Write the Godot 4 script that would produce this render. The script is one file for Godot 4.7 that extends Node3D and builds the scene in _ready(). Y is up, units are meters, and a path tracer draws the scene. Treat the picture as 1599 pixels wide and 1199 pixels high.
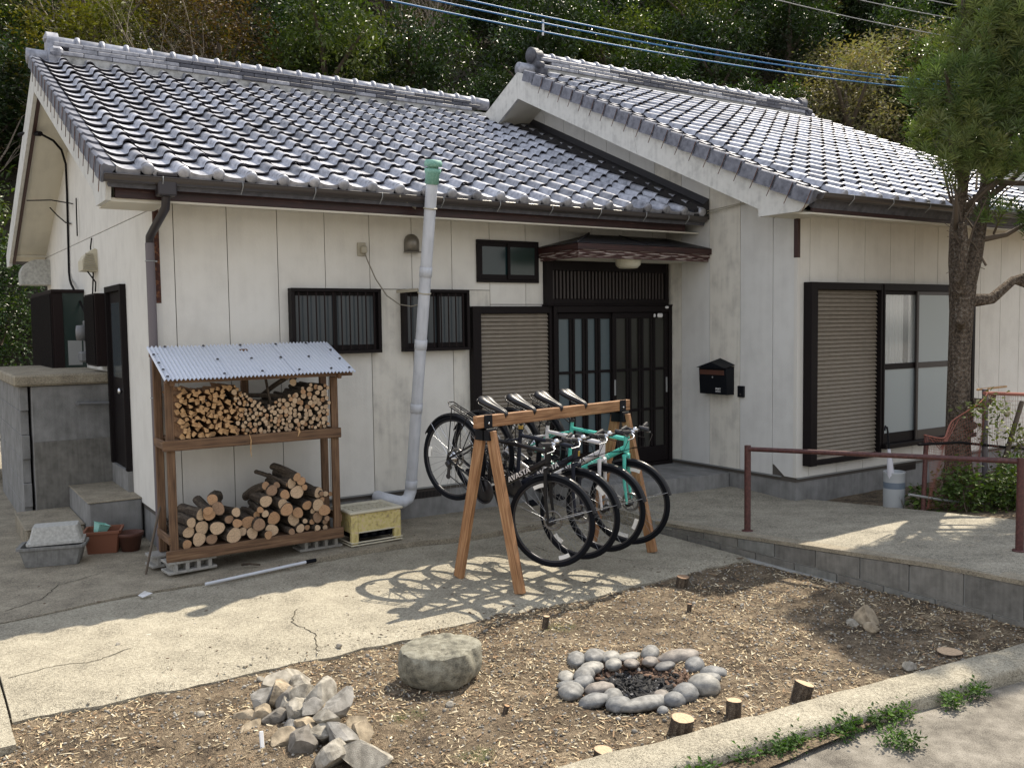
extends Node3D
# A Japanese house with a woodshed, a hanging bicycle rack and a fire pit, in front of a wooded hill.
# World: x to the right along the house front, y up, z towards the viewer; metres. y = 0 is the concrete slab.

var rng := RandomNumberGenerator.new()
var used := {}
var mats := {}
var texs := {}
const XB := 5.835      # side wall of the projecting wing
const ZB := 1.93       # front wall of the projecting wing
const PANEL := 0.455

class MB:
	# mesh builder; faces are given counter-clockwise as seen from outside
	var st := SurfaceTool.new()
	func _init():
		st.begin(Mesh.PRIMITIVE_TRIANGLES)
		st.set_smooth_group(-1)
	func smooth(on: bool) -> void:
		st.set_smooth_group(0 if on else -1)
	func tri(a: Vector3, b: Vector3, c: Vector3) -> void:
		st.add_vertex(a); st.add_vertex(c); st.add_vertex(b)
	func quad(a: Vector3, b: Vector3, c: Vector3, d: Vector3) -> void:
		tri(a, b, c); tri(a, c, d)
	func face(pts: Array, out: Vector3) -> void:
		var n: Vector3 = (pts[1] - pts[0]).cross(pts[2] - pts[0])
		if n.dot(out) < 0.0:
			pts = pts.duplicate(); pts.reverse()
		for i in range(1, pts.size() - 1):
			tri(pts[0], pts[i], pts[i + 1])
	func box(c: Vector3, s: Vector3, b := Basis.IDENTITY, bev := 0.0) -> void:
		var h := s * 0.5
		bev = minf(bev, minf(h.x, minf(h.y, h.z)) * 0.8)
		var v := {}
		for sx in [-1, 1]:
			for sy in [-1, 1]:
				for sz in [-1, 1]:
					for a in 3:
						var q := Vector3(sx * (h.x - (bev if a != 0 else 0.0)), sy * (h.y - (bev if a != 1 else 0.0)), sz * (h.z - (bev if a != 2 else 0.0)))
						v[[sx, sy, sz, a]] = c + b * q
		for s1 in [-1, 1]:
			face([v[[s1, -1, -1, 0]], v[[s1, 1, -1, 0]], v[[s1, 1, 1, 0]], v[[s1, -1, 1, 0]]], b.x * s1)
			face([v[[-1, s1, -1, 1]], v[[1, s1, -1, 1]], v[[1, s1, 1, 1]], v[[-1, s1, 1, 1]]], b.y * s1)
			face([v[[-1, -1, s1, 2]], v[[1, -1, s1, 2]], v[[1, 1, s1, 2]], v[[-1, 1, s1, 2]]], b.z * s1)
		if bev <= 0.0:
			return
		for s1 in [-1, 1]:
			for s2 in [-1, 1]:
				face([v[[s1, s2, -1, 0]], v[[s1, s2, 1, 0]], v[[s1, s2, 1, 1]], v[[s1, s2, -1, 1]]], b.x * s1 + b.y * s2)
				face([v[[s1, -1, s2, 0]], v[[s1, 1, s2, 0]], v[[s1, 1, s2, 2]], v[[s1, -1, s2, 2]]], b.x * s1 + b.z * s2)
				face([v[[-1, s1, s2, 1]], v[[1, s1, s2, 1]], v[[1, s1, s2, 2]], v[[-1, s1, s2, 2]]], b.y * s1 + b.z * s2)
				for s3 in [-1, 1]:
					face([v[[s1, s2, s3, 0]], v[[s1, s2, s3, 1]], v[[s1, s2, s3, 2]]], b.x * s1 + b.y * s2 + b.z * s3)
	func span(a: Vector3, b: Vector3, bev := 0.0) -> void:
		box((a + b) * 0.5, (b - a).abs(), Basis.IDENTITY, bev)
	func tube(pts: Array, r: Variant, n := 8, cap := true) -> void:
		smooth(true)
		var rings := []
		var up := Vector3.UP
		var m := pts.size()
		for i in m:
			var d: Vector3 = (pts[mini(i + 1, m - 1)] - pts[maxi(i - 1, 0)]).normalized()
			if i == 0:
				up = Vector3.UP if absf(d.y) < 0.9 else Vector3.RIGHT
			var sx := up.cross(d).normalized()
			up = d.cross(sx).normalized()
			var ring := []
			var rad: float = r[i] if r is Array else r
			for k in n:
				var t := TAU * k / n
				ring.append(pts[i] + (sx * cos(t) + up * sin(t)) * rad)
			rings.append(ring)
		for i in m - 1:
			for k in n:
				var k2 := (k + 1) % n
				quad(rings[i][k], rings[i][k2], rings[i + 1][k2], rings[i + 1][k])
		smooth(false)
		if cap:
			var d0: Vector3 = pts[0] - pts[1]
			var d1: Vector3 = pts[m - 1] - pts[m - 2]
			face(rings[0], d0)
			face(rings[m - 1], d1)
	func lathe(prof: Array, n: int, xf := Transform3D.IDENTITY) -> void:
		# prof: Vector2(radius, height), listed upwards for an outer surface
		smooth(true)
		for i in prof.size() - 1:
			var a: Vector2 = prof[i]
			var b: Vector2 = prof[i + 1]
			for k in n:
				var t0 := TAU * k / n
				var t1 := TAU * (k + 1) / n
				var p00 := xf * Vector3(a.x * cos(t0), a.y, a.x * sin(t0))
				var p01 := xf * Vector3(a.x * cos(t1), a.y, a.x * sin(t1))
				var p10 := xf * Vector3(b.x * cos(t0), b.y, b.x * sin(t0))
				var p11 := xf * Vector3(b.x * cos(t1), b.y, b.x * sin(t1))
				if a.x > 1e-5: tri(p00, p11, p01)
				if b.x > 1e-5: tri(p00, p10, p11)
		smooth(false)
	func prism(poly: Array, d0: float, d1: float, xf := Transform3D.IDENTITY) -> void:
		# outline in the local x-y plane, drawn out along local z
		var p := PackedVector2Array(poly)
		if Geometry2D.is_polygon_clockwise(p) != (xf.basis.determinant() < 0.0):
			p.reverse()
		var n := p.size()
		var idx := Geometry2D.triangulate_polygon(p)
		for i in range(0, idx.size(), 3):
			var a := p[idx[i]]
			var b := p[idx[i + 1]]
			var c := p[idx[i + 2]]
			if ((b - a).cross(c - a) < 0.0) != (xf.basis.determinant() < 0.0):
				var sw := b; b = c; c = sw
			tri(xf * Vector3(a.x, a.y, d1), xf * Vector3(b.x, b.y, d1), xf * Vector3(c.x, c.y, d1))
			tri(xf * Vector3(a.x, a.y, d0), xf * Vector3(c.x, c.y, d0), xf * Vector3(b.x, b.y, d0))
		for i in n:
			var a := p[i]
			var b := p[(i + 1) % n]
			quad(xf * Vector3(a.x, a.y, d0), xf * Vector3(b.x, b.y, d0), xf * Vector3(b.x, b.y, d1), xf * Vector3(a.x, a.y, d1))
	func ring(c: Vector3, ax: Vector3, R: float, r: float, n := 40, m := 8, from := 0.0, to := TAU, sq := 1.0) -> void:
		# torus about ax; sq flattens it along the radius
		smooth(true)
		var u := ax.cross(Vector3.UP if absf(ax.y) < 0.9 else Vector3.RIGHT).normalized()
		var w := ax.cross(u).normalized()
		var full := to - from > TAU - 0.001
		for i in n:
			var t0 := from + (to - from) * i / n
			var t1 := from + (to - from) * (i + 1) / n
			for k in m:
				var f0 := TAU * k / m
				var f1 := TAU * (k + 1) / m
				var q := []
				for e in [[t0, f0], [t1, f0], [t1, f1], [t0, f1]]:
					var rd: Vector3 = u * cos(e[0]) + w * sin(e[0])
					q.append(c + rd * (R + r * sq * cos(e[1])) + ax * (r * sin(e[1])))
				quad(q[0], q[1], q[2], q[3])
		smooth(false)
	func done() -> ArrayMesh:
		st.generate_normals()
		return st.commit()

func lin(r: float, g: float, b: float) -> Color:
	return Color(r, g, b).linear_to_srgb()

func numbered(n: String) -> String:
	var k: int = used.get(n, 0)
	used[n] = k + 1
	return n if k == 0 else "%s_%03d" % [n, k]

func tag(o: Node, label: String, category: String, group := "", kind := "") -> Node:
	if label: o.set_meta("label", label)
	if category: o.set_meta("category", category)
	if group: o.set_meta("group", group)
	if kind: o.set_meta("kind", kind)
	return o

func thing(called: String, label: String, category: String, at := Vector3.ZERO, basis := Basis.IDENTITY, group := "") -> Node3D:
	var o := Node3D.new()
	o.name = numbered(called)
	add_child(o)
	o.transform = Transform3D(basis, at)
	tag(o, label, category, group)
	return o

func obj(called: String, mesh: Mesh, m: Material, parent: Node = null, xf := Transform3D.IDENTITY) -> MeshInstance3D:
	var o := MeshInstance3D.new()
	o.mesh = mesh
	if m: o.material_override = m
	o.transform = xf
	if parent:
		o.name = called
		parent.add_child(o, true)
	else:
		o.name = numbered(called)
		add_child(o)
	return o

func struct(called: String, mesh: Mesh, m: Material, xf := Transform3D.IDENTITY) -> MeshInstance3D:
	var o := obj(called, mesh, m, null, xf)
	o.set_meta("kind", "structure")
	return o

func multi(called: String, mesh: Mesh, m: Material, xfs: Array, cols: Array, parent: Node = null, stuff := true) -> MultiMeshInstance3D:
	var mm := MultiMesh.new()
	mm.transform_format = MultiMesh.TRANSFORM_3D
	mm.use_colors = true
	mm.mesh = mesh
	mm.instance_count = xfs.size()
	for i in xfs.size():
		mm.set_instance_transform(i, xfs[i])
		mm.set_instance_color(i, cols[i])
	var o := MultiMeshInstance3D.new()
	o.multimesh = mm
	o.material_override = m
	if parent:
		o.name = called
		parent.add_child(o, true)
	else:
		o.name = numbered(called)
		add_child(o)
	if stuff: o.set_meta("kind", "stuff")
	return o

# ---------------------------------------------------------------- textures and materials
func nz(s: int, freq: float, oct := 4, size := 512, kind := FastNoiseLite.TYPE_SIMPLEX_SMOOTH) -> PackedByteArray:
	var key := "n%d_%f_%d_%d_%d" % [s, freq, oct, size, kind]
	if texs.has(key): return texs[key]
	var n := FastNoiseLite.new()
	n.noise_type = kind
	n.seed = s
	n.frequency = freq
	n.fractal_octaves = oct
	if kind == FastNoiseLite.TYPE_CELLULAR:
		n.fractal_type = FastNoiseLite.FRACTAL_NONE
		n.cellular_return_type = FastNoiseLite.RETURN_CELL_VALUE
	var im := n.get_seamless_image(size, size)
	im.convert(Image.FORMAT_L8)
	texs[key] = im.get_data()
	return texs[key]

func squash(a: PackedByteArray, size: int, along: int) -> PackedByteArray:
	# stretches a pattern along u (still seamless): u is read 1/along as fast, mirrored
	var o := PackedByteArray()
	o.resize(a.size())
	for y in size:
		for x in size:
			var t := x / float(along)
			var x0 := int(t) % size
			o[y * size + x] = a[y * size + x0]
	# blend the ends so that it repeats
	var bl := size / 8
	for y in size:
		for x in bl:
			var w := x / float(bl)
			var e := o[y * size + size - bl + x]
			o[y * size + size - bl + x] = int(lerpf(e, o[y * size + (bl - 1 - x)], w))
	return o

func ctex(size: int, layers: Array, ramp: Array, specks := []) -> ImageTexture:
	# layers: [bytes, weight]; ramp: [[t, linear Color]...]; specks: [bytes, threshold, softness, linear Color]
	var lut := []
	for i in 256:
		var t := i / 255.0
		var c: Color = ramp[0][1]
		for k in ramp.size() - 1:
			if t >= ramp[k][0]:
				c = ramp[k][1].lerp(ramp[k + 1][1], clampf((t - ramp[k][0]) / maxf(ramp[k + 1][0] - ramp[k][0], 1e-5), 0, 1))
		lut.append(c)
	var out := PackedByteArray()
	var n := size * size
	out.resize(n * 3)
	var srgb := PackedByteArray()
	srgb.resize(1025)
	for i in 1025:
		var v := i / 1024.0
		srgb[i] = int(round(255.0 * (12.92 * v if v < 0.0031308 else 1.055 * pow(v, 1.0 / 2.4) - 0.055)))
	for i in n:
		var v := 127.5
		for l in layers:
			v += (l[0][i] - 127.5) * l[1]
		var c: Color = lut[clampi(int(v), 0, 255)]
		for s in specks:
			var k: float = (s[0][i] - s[1]) / s[2]
			if k > 0.0:
				c = c.lerp(s[3], minf(k, 1.0))
		out[i * 3] = srgb[clampi(int(c.r * 1024.0), 0, 1024)]
		out[i * 3 + 1] = srgb[clampi(int(c.g * 1024.0), 0, 1024)]
		out[i * 3 + 2] = srgb[clampi(int(c.b * 1024.0), 0, 1024)]
	return ImageTexture.create_from_image(Image.create_from_data(size, size, false, Image.FORMAT_RGB8, out))

func gtex(size: int, layers: Array) -> ImageTexture:
	var out := PackedByteArray()
	out.resize(size * size)
	for i in size * size:
		var v := 127.5
		for l in layers:
			v += (l[0][i] - 127.5) * l[1]
		out[i] = clampi(int(v), 0, 255)
	return ImageTexture.create_from_image(Image.create_from_data(size, size, false, Image.FORMAT_L8, out))

func mat(called: String, c := Color.WHITE, rough := 0.7, metal := 0.0) -> StandardMaterial3D:
	var m := StandardMaterial3D.new()
	m.resource_name = called
	m.albedo_color = c.linear_to_srgb()
	m.roughness = rough
	m.metallic = metal
	mats[called] = m
	return m

func tri_mat(called: String, t: Texture2D, scale: Variant, rough := 0.85, bump: Texture2D = null, cm := 0.0, world := true, tint := Color.WHITE) -> StandardMaterial3D:
	var m := mat(called, tint, rough)
	m.albedo_texture = t
	m.uv1_triplanar = true
	m.uv1_world_triplanar = world
	m.uv1_scale = scale if scale is Vector3 else Vector3.ONE * scale
	m.uv1_triplanar_sharpness = 4.0
	if bump:
		m.heightmap_enabled = true
		m.heightmap_texture = bump
		m.heightmap_scale = cm
	return m

func variant(m: StandardMaterial3D, called: String, tint: Color, offset := Vector3.ZERO) -> StandardMaterial3D:
	var v: StandardMaterial3D = m.duplicate()
	v.resource_name = called
	v.albedo_color = tint.linear_to_srgb()
	v.uv1_offset = offset
	mats[called] = v
	return v

func make_materials() -> void:
	var n_low := nz(11, 0.006, 4)
	var n_mid := nz(12, 0.02, 4)
	var n_fine := nz(13, 0.09, 3)
	var n_grit := nz(14, 0.28, 2)
	var n_mid2 := nz(15, 0.03, 5)
	var streak := squash(nz(16, 0.03, 4), 512, 12)        # long along u
	var streak2 := squash(nz(17, 0.05, 4), 512, 8)
	# vertical streaks for walls: turn u into v
	var vst := PackedByteArray()
	vst.resize(512 * 512)
	for y in 512:
		for x in 512:
			vst[y * 512 + x] = streak[x * 512 + y]
	var bump_fine := gtex(512, [[n_fine, 0.5], [n_grit, 0.6]])
	var bump_grit := gtex(512, [[n_grit, 0.8], [n_mid, 0.4]])
	# house walls: warm white paint with a little grey weathering
	var wall_t := ctex(512, [[n_low, 0.35], [n_mid, 0.18], [vst, 0.22], [n_grit, 0.12]], [[0.0, Color(0.48, 0.47, 0.44)], [0.3, Color(0.645, 0.63, 0.585)], [0.55, Color(0.715, 0.7, 0.65)], [1.0, Color(0.755, 0.745, 0.7)]])
	tri_mat("wall_paint", wall_t, 0.55, 0.75, bump_fine, 0.15)
	var stain_t := ctex(512, [[n_low, 0.5], [n_mid, 0.2], [vst, 0.36], [n_grit, 0.12]], [[0.0, Color(0.36, 0.345, 0.31)], [0.3, Color(0.585, 0.565, 0.51)], [0.55, Color(0.7, 0.675, 0.605)], [1.0, Color(0.75, 0.73, 0.665)]])
	tri_mat("wall_stained", stain_t, 0.8, 0.75, bump_fine, 0.15)
	variant(mats.wall_paint, "wall_paint_grey", Color(0.94, 0.96, 1.0), Vector3(0.4, 0.2, 0.1))
	variant(mats.wall_paint, "soffit_paint", Color(0.95, 0.93, 0.86), Vector3(0.7, 0.1, 0.3))
	var barge_t := ctex(512, [[n_mid, 0.3], [n_low, 0.4], [vst, 0.3]], [[0.0, Color(0.2, 0.2, 0.19)], [0.25, Color(0.47, 0.47, 0.45)], [0.5, Color(0.6, 0.6, 0.57)], [1.0, Color(0.68, 0.68, 0.65)]])
	tri_mat("barge_paint", barge_t, 1.1, 0.8, bump_fine, 0.2)
	mat("joint_dark", Color(0.09, 0.08, 0.07), 0.9)
	# concrete
	var conc_t := ctex(512, [[n_grit, 0.85], [n_fine, 0.55], [n_low, 0.3], [n_mid2, 0.2]], [[0.0, Color(0.1, 0.088, 0.066)], [0.3, Color(0.235, 0.212, 0.162)], [0.55, Color(0.36, 0.328, 0.255)], [0.8, Color(0.45, 0.415, 0.325)], [1.0, Color(0.56, 0.52, 0.42)]])
	tri_mat("slab_concrete", conc_t, 0.8, 0.93, bump_grit, 0.9)
	var apron_t := ctex(512, [[n_grit, 0.8], [n_fine, 0.5], [n_low, 0.35], [n_mid2, 0.22]], [[0.0, Color(0.075, 0.065, 0.05)], [0.3, Color(0.2, 0.174, 0.13)], [0.55, Color(0.31, 0.272, 0.203)], [1.0, Color(0.47, 0.42, 0.32)]])
	tri_mat("apron_concrete", apron_t, 0.9, 0.93, bump_grit, 0.8)
	tri_mat("path_concrete", apron_t, 0.7, 0.93, bump_grit, 0.8, true, Color(1.35, 1.33, 1.28))
	mats.path_concrete.albedo_color = Color(1, 1, 1)
	var path_t := ctex(512, [[n_grit, 0.95], [n_fine, 0.55], [n_low, 0.3], [n_mid2, 0.22]], [[0.0, Color(0.08, 0.072, 0.055)], [0.3, Color(0.2, 0.185, 0.145)], [0.55, Color(0.33, 0.3, 0.235)], [1.0, Color(0.5, 0.46, 0.37)]])
	mats.path_concrete.albedo_texture = path_t
	var found_t := ctex(512, [[n_low, 0.4], [n_mid, 0.2], [vst, 0.3], [n_grit, 0.25]], [[0.0, Color(0.09, 0.09, 0.085)], [0.4, Color(0.19, 0.19, 0.185)], [0.7, Color(0.26, 0.26, 0.255)], [1.0, Color(0.33, 0.33, 0.32)]])
	tri_mat("foundation", found_t, 0.8, 0.9, bump_fine, 0.4)
	tri_mat("grey_block", found_t, 1.6, 0.92, bump_grit, 0.5, true, Color(1.0, 0.96, 0.88))
	variant(mats.grey_block, "grey_block_dark", Color(0.85, 0.82, 0.76), Vector3(0.3, 0.6, 0.2))
	variant(mats.grey_block, "grey_block_light", Color(1.0, 1.0, 0.94), Vector3(0.8, 0.3, 0.5))
	var cinder_t := ctex(512, [[n_grit, 0.9], [n_mid, 0.4]], [[0.0, Color(0.16, 0.155, 0.14)], [0.5, Color(0.36, 0.35, 0.32)], [1.0, Color(0.5, 0.49, 0.46)]])
	tri_mat("cinder", cinder_t, 2.2, 0.95, bump_grit, 0.6)
	var mortar := mat("mortar", Color(0.3, 0.3, 0.285), 0.95)
	# roof tiles: smoked grey clay
	var tile_t := ctex(512, [[n_mid, 0.7], [n_low, 0.6], [n_grit, 0.25]], [[0.0, Color(0.2, 0.207, 0.235)], [0.45, Color(0.4, 0.41, 0.45)], [1.0, Color(0.57, 0.58, 0.62)]])
	for k in 4:
		var f: float = [1.0, 0.86, 0.7, 1.12][k]
		var m := tri_mat("roof_tile_%d" % k, tile_t, 1.3, [0.56, 0.58, 0.6, 0.54][k], bump_fine, 0.1, true, Color(f, f, f * 1.01))
		m.uv1_offset = Vector3(k * 0.23, k * 0.37, k * 0.11)
		m.metallic_specular = 0.6
		m.metallic = 0.65
	mat("tile_lip_shade", Color(0.04, 0.038, 0.045), 0.8).metallic_specular = 0.2  # shade under the tile lips, painted as a near-black face colour
	tri_mat("ridge_dark", tile_t, 1.3, 0.6, bump_fine, 0.2, true, Color(0.2, 0.2, 0.22))
	tri_mat("verge_dark", tile_t, 1.3, 0.55, bump_fine, 0.2, true, Color(0.4, 0.41, 0.45)).metallic = 0.3
	tri_mat("ridge_pale", tile_t, 1.3, 0.55, bump_fine, 0.2, true, Color(0.75, 0.75, 0.76))
	tri_mat("plaster", found_t, 1.0, 0.9, bump_fine, 0.2, true, Color(1.6, 1.6, 1.58))
	mats.plaster.albedo_color = Color(1, 1, 1)
	mats.plaster.albedo_texture = ctex(512, [[n_mid, 0.8], [n_low, 0.6]], [[0.0, Color(0.22, 0.22, 0.21)], [0.5, Color(0.42, 0.42, 0.4)], [1.0, Color(0.52, 0.52, 0.5)]])
	# metals and paints
	mat("sash", Color(0.011, 0.0085, 0.009), 0.5).metallic_specular = 0.25
	mat("sash_light", Color(0.034, 0.026, 0.024), 0.45)
	mat("grille_brown", Color(0.014, 0.008, 0.008), 0.55).metallic_specular = 0.3
	var fascia_t := ctex(512, [[streak, 0.9], [n_mid, 0.4]], [[0.0, Color(0.014, 0.005, 0.005)], [0.6, Color(0.034, 0.01, 0.009)], [0.9, Color(0.055, 0.02, 0.017)], [1.0, Color(0.14, 0.09, 0.08)]])
	tri_mat("fascia", fascia_t, Vector3(0.8, 2.5, 0.8), 0.5)
	var worn_t := ctex(512, [[squash(nz(18, 0.025, 5), 512, 5), 1.5]], [[0.0, Color(0.045, 0.018, 0.017)], [0.6, Color(0.075, 0.03, 0.028)], [0.66, Color(0.33, 0.28, 0.26)], [1.0, Color(0.42, 0.38, 0.36)]])
	tri_mat("fascia_worn", worn_t, Vector3(1.3, 4.0, 1.3), 0.6)
	mat("gutter", Color(0.05, 0.042, 0.04), 0.32).metallic_specular = 0.6
	mat("downspout_dark", Color(0.03, 0.026, 0.03), 0.45)
	mat("downspout_grey", Color(0.135, 0.118, 0.13), 0.5)
	mat("flashing", Color(0.02, 0.019, 0.023), 0.5)
	var rust_t := ctex(512, [[n_mid, 0.9], [n_fine, 0.4]], [[0.0, Color(0.03, 0.012, 0.008)], [0.5, Color(0.075, 0.026, 0.016)], [0.75, Color(0.19, 0.075, 0.03)], [1.0, Color(0.3, 0.2, 0.13)]])
	tri_mat("rusty_trim", rust_t, 2.0, 0.8)
	mat("brown_trim", Color(0.05, 0.022, 0.02), 0.55)
	mat("corner_white", Color(0.66, 0.645, 0.6), 0.6)
	var slat_t := ctex(512, [[streak, 0.6], [n_mid, 0.5]], [[0.0, Color(0.17, 0.148, 0.115)], [0.5, Color(0.25, 0.215, 0.17)], [1.0, Color(0.31, 0.27, 0.215)]])
	tri_mat("shutter_slat", slat_t, Vector3(1.0, 3.0, 1.0), 0.5)
	var pvc_t := ctex(512, [[n_low, 0.6], [vst, 0.5], [n_grit, 0.15]], [[0.0, Color(0.42, 0.44, 0.47)], [0.4, Color(0.53, 0.555, 0.6)], [1.0, Color(0.62, 0.645, 0.69)]])
	tri_mat("pvc", pvc_t, 1.6, 0.5)
	tri_mat("pipe_cap", ctex(512, [[n_mid, 0.8], [n_fine, 0.5]], [[0.0, Color(0.12, 0.27, 0.22)], [0.6, Color(0.2, 0.42, 0.34)], [1.0, Color(0.4, 0.55, 0.47)]]), 4.0, 0.6)
	mat("bronze_hood", Color(0.2, 0.185, 0.16), 0.38, 0.6)
	mat("plastic_beige", Color(0.4, 0.37, 0.29), 0.5)
	mat("lamp_cover", Color(0.55, 0.53, 0.42), 0.35)
	mat("steel_grey", Color(0.3, 0.31, 0.31), 0.4, 0.3)
	tri_mat("galvanised", ctex(512, [[n_mid, 0.9], [n_low, 0.5]], [[0.0, Color(0.28, 0.28, 0.26)], [1.0, Color(0.52, 0.52, 0.48)]]), 2.0, 0.5)
	mat("black_paint", Color(0.007, 0.008, 0.011), 0.5).metallic_specular = 0.3
	mat("cable_black", Color(0.009, 0.008, 0.009), 0.7).metallic_specular = 0.2
	mat("cable_grey", Color(0.22, 0.2, 0.16), 0.6)
	mat("white_plastic", Color(0.7, 0.7, 0.7), 0.4)
	mat("meter_grey", Color(0.16, 0.165, 0.17), 0.45)
	mat("pane_dark", Color(0.05, 0.062, 0.07), 0.18).metallic_specular = 0.45
	mat("pane_teal", Color(0.012, 0.03, 0.034), 0.16)
	mat("pane_green", Color(0.02, 0.036, 0.032), 0.2)
	mat("pane_door_reflection", Color(0.085, 0.115, 0.125), 0.3)  # bluish reflection on the left leaf, put into the pane's base colour
	mat("pane_door_dim", Color(0.034, 0.034, 0.028), 0.3)
	var glass := mat("clear_glass", Color(0.8, 0.86, 0.86), 0.04)
	glass.albedo_color.a = 0.14
	glass.transparency = BaseMaterial3D.TRANSPARENCY_ALPHA
	mat("curtain", Color(0.55, 0.57, 0.57), 0.9)
	mat("frosted", Color(0.36, 0.41, 0.42), 0.3)
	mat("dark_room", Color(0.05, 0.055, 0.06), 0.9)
	var red_t := ctex(512, [[n_mid, 0.8], [n_fine, 0.5]], [[0.0, Color(0.035, 0.014, 0.012)], [0.6, Color(0.085, 0.027, 0.024)], [1.0, Color(0.14, 0.06, 0.05)]])
	tri_mat("red_rail", red_t, 3.0, 0.5)
	# wood: grain runs along local x
	var w1 := ctex(512, [[streak, 0.9], [streak2, 0.5], [n_low, 0.35]], [[0.0, Color(0.05, 0.026, 0.013)], [0.4, Color(0.125, 0.068, 0.035)], [0.7, Color(0.175, 0.1, 0.053)], [1.0, Color(0.24, 0.15, 0.085)]])
	var w2 := ctex(512, [[streak2, 0.9], [streak, 0.6], [n_low, 0.35]], [[0.0, Color(0.14, 0.06, 0.024)], [0.4, Color(0.3, 0.15, 0.065)], [0.7, Color(0.39, 0.21, 0.1)], [1.0, Color(0.5, 0.31, 0.17)]])
	for k in 3:
		tri_mat("shed_wood_%d" % k, w1, Vector3(1.2, 3.0, 3.0), 0.75, bump_fine, 0.1, false, Color.WHITE).uv1_offset = Vector3(k * 0.31, k * 0.17, k * 0.43)
		tri_mat("rack_wood_%d" % k, w2, Vector3(0.9, 2.6, 2.6), 0.65, bump_fine, 0.1, false, Color.WHITE).uv1_offset = Vector3(k * 0.37, k * 0.23, k * 0.41)
	var bark_t := ctex(512, [[streak, 0.9], [n_fine, 0.7], [n_mid, 0.4]], [[0.0, Color(0.018, 0.013, 0.009)], [0.5, Color(0.075, 0.055, 0.038)], [1.0, Color(0.19, 0.155, 0.115)]])
	var bark_b := gtex(512, [[streak, 0.9], [n_fine, 0.7]])
	tri_mat("bark", bark_t, 2.4, 0.95, bark_b, 1.0, false)
	tri_mat("bark_trunk", ctex(512, [[vst, 0.4], [n_fine, 0.7], [n_mid2, 0.9]], [[0.0, Color(0.035, 0.027, 0.021)], [0.4, Color(0.12, 0.093, 0.07)], [0.6, Color(0.2, 0.145, 0.1)], [0.75, Color(0.23, 0.205, 0.17)], [1.0, Color(0.36, 0.33, 0.28)]]), 1.7, 0.95, gtex(512, [[vst, 0.5], [n_fine, 0.7], [n_mid2, 0.7]]), 4.0)
	mat("twig", Color(0.115, 0.09, 0.068), 0.9)
	mat("twig_grey", Color(0.3, 0.25, 0.2), 0.9)
	# sawn log ends with rings (its own texture, mapped on the cut)
	for k in 3:
		var im := PackedByteArray()
		im.resize(128 * 128 * 3)
		var base: Color = [Color(0.58, 0.42, 0.25), Color(0.47, 0.28, 0.14), Color(0.33, 0.21, 0.12)][k]
		for y in 128:
			for x in 128:
				var dx := (x - 61 - k * 4) / 64.0
				var dy := (y - 66 + k * 3) / 64.0
				var r := sqrt(dx * dx + dy * dy)
				var wob: float = n_mid[(y * 3 % 512) * 512 + (x * 3 % 512)] / 255.0 - 0.5
				var ring := 0.5 + 0.5 * sin((r + wob * 0.12) * (46.0 + k * 8.0))
				var ang := atan2(dy, dx)
				var f := 0.86 + 0.2 * ring + wob * 0.45 - 0.22 * smoothstep(0.15, 0.0, r)
				if absf(fposmod(ang * 1.3 + k, TAU) - 2.0) < 0.03 + 0.04 * (1.0 - r) and r > 0.1: f *= 0.55
				f -= 0.4 * smoothstep(0.86, 0.97, r)
				var c := Color(base.r * f * 0.92, base.g * f * 0.92, base.b * f).linear_to_srgb()
				for ch in 3: im[(y * 128 + x) * 3 + ch] = clampi(int(c[ch] * 255.0), 0, 255)
		var e := mat("log_end_%d" % k, Color.WHITE, 0.85)
		e.albedo_texture = ImageTexture.create_from_image(Image.create_from_data(128, 128, false, Image.FORMAT_RGB8, im))
		e.texture_repeat = false
	var split_t := ctex(512, [[streak2, 0.6], [n_fine, 0.4], [n_mid, 0.5]], [[0.0, Color(0.2, 0.1, 0.045)], [0.5, Color(0.5, 0.31, 0.15)], [1.0, Color(0.7, 0.49, 0.28)]])
	tri_mat("split_side", split_t, 3.0, 0.9, null, 0.0, false, Color(0.42, 0.34, 0.28))
	tri_mat("split_face", split_t, 3.0, 0.85, null, 0.0, false)
	# soil and loose stuff
	var soil_t := ctex(512, [[n_grit, 0.7], [n_fine, 0.6], [n_low, 0.6], [n_mid2, 0.4]], [[0.0, Color(0.03, 0.021, 0.013)], [0.35, Color(0.1, 0.073, 0.045)], [0.6, Color(0.185, 0.14, 0.09)], [1.0, Color(0.33, 0.26, 0.175)]])
	tri_mat("soil", soil_t, 0.9, 0.97, bump_grit, 2.0)
	tri_mat("leaf_litter", ctex(512, [[n_fine, 0.8], [n_mid, 0.6]], [[0.0, Color(0.015, 0.013, 0.008)], [0.6, Color(0.05, 0.042, 0.026)], [1.0, Color(0.1, 0.085, 0.05)]]), 0.4, 0.97)
	tri_mat("road_asphalt", ctex(512, [[n_grit, 0.8], [n_low, 0.8], [n_mid2, 0.5]], [[0.0, Color(0.075, 0.066, 0.055)], [0.5, Color(0.185, 0.168, 0.14)], [1.0, Color(0.3, 0.275, 0.235)]]), 0.8, 0.95, bump_grit, 0.8)
	var chip := mat("loose_bits", Color.WHITE, 0.9)
	chip.vertex_color_use_as_albedo = true
	var stone_t := ctex(512, [[n_mid, 0.6], [n_grit, 0.7], [n_low, 0.6]], [[0.0, Color(0.1, 0.1, 0.1)], [0.5, Color(0.24, 0.24, 0.235)], [1.0, Color(0.4, 0.39, 0.37)]])
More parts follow.
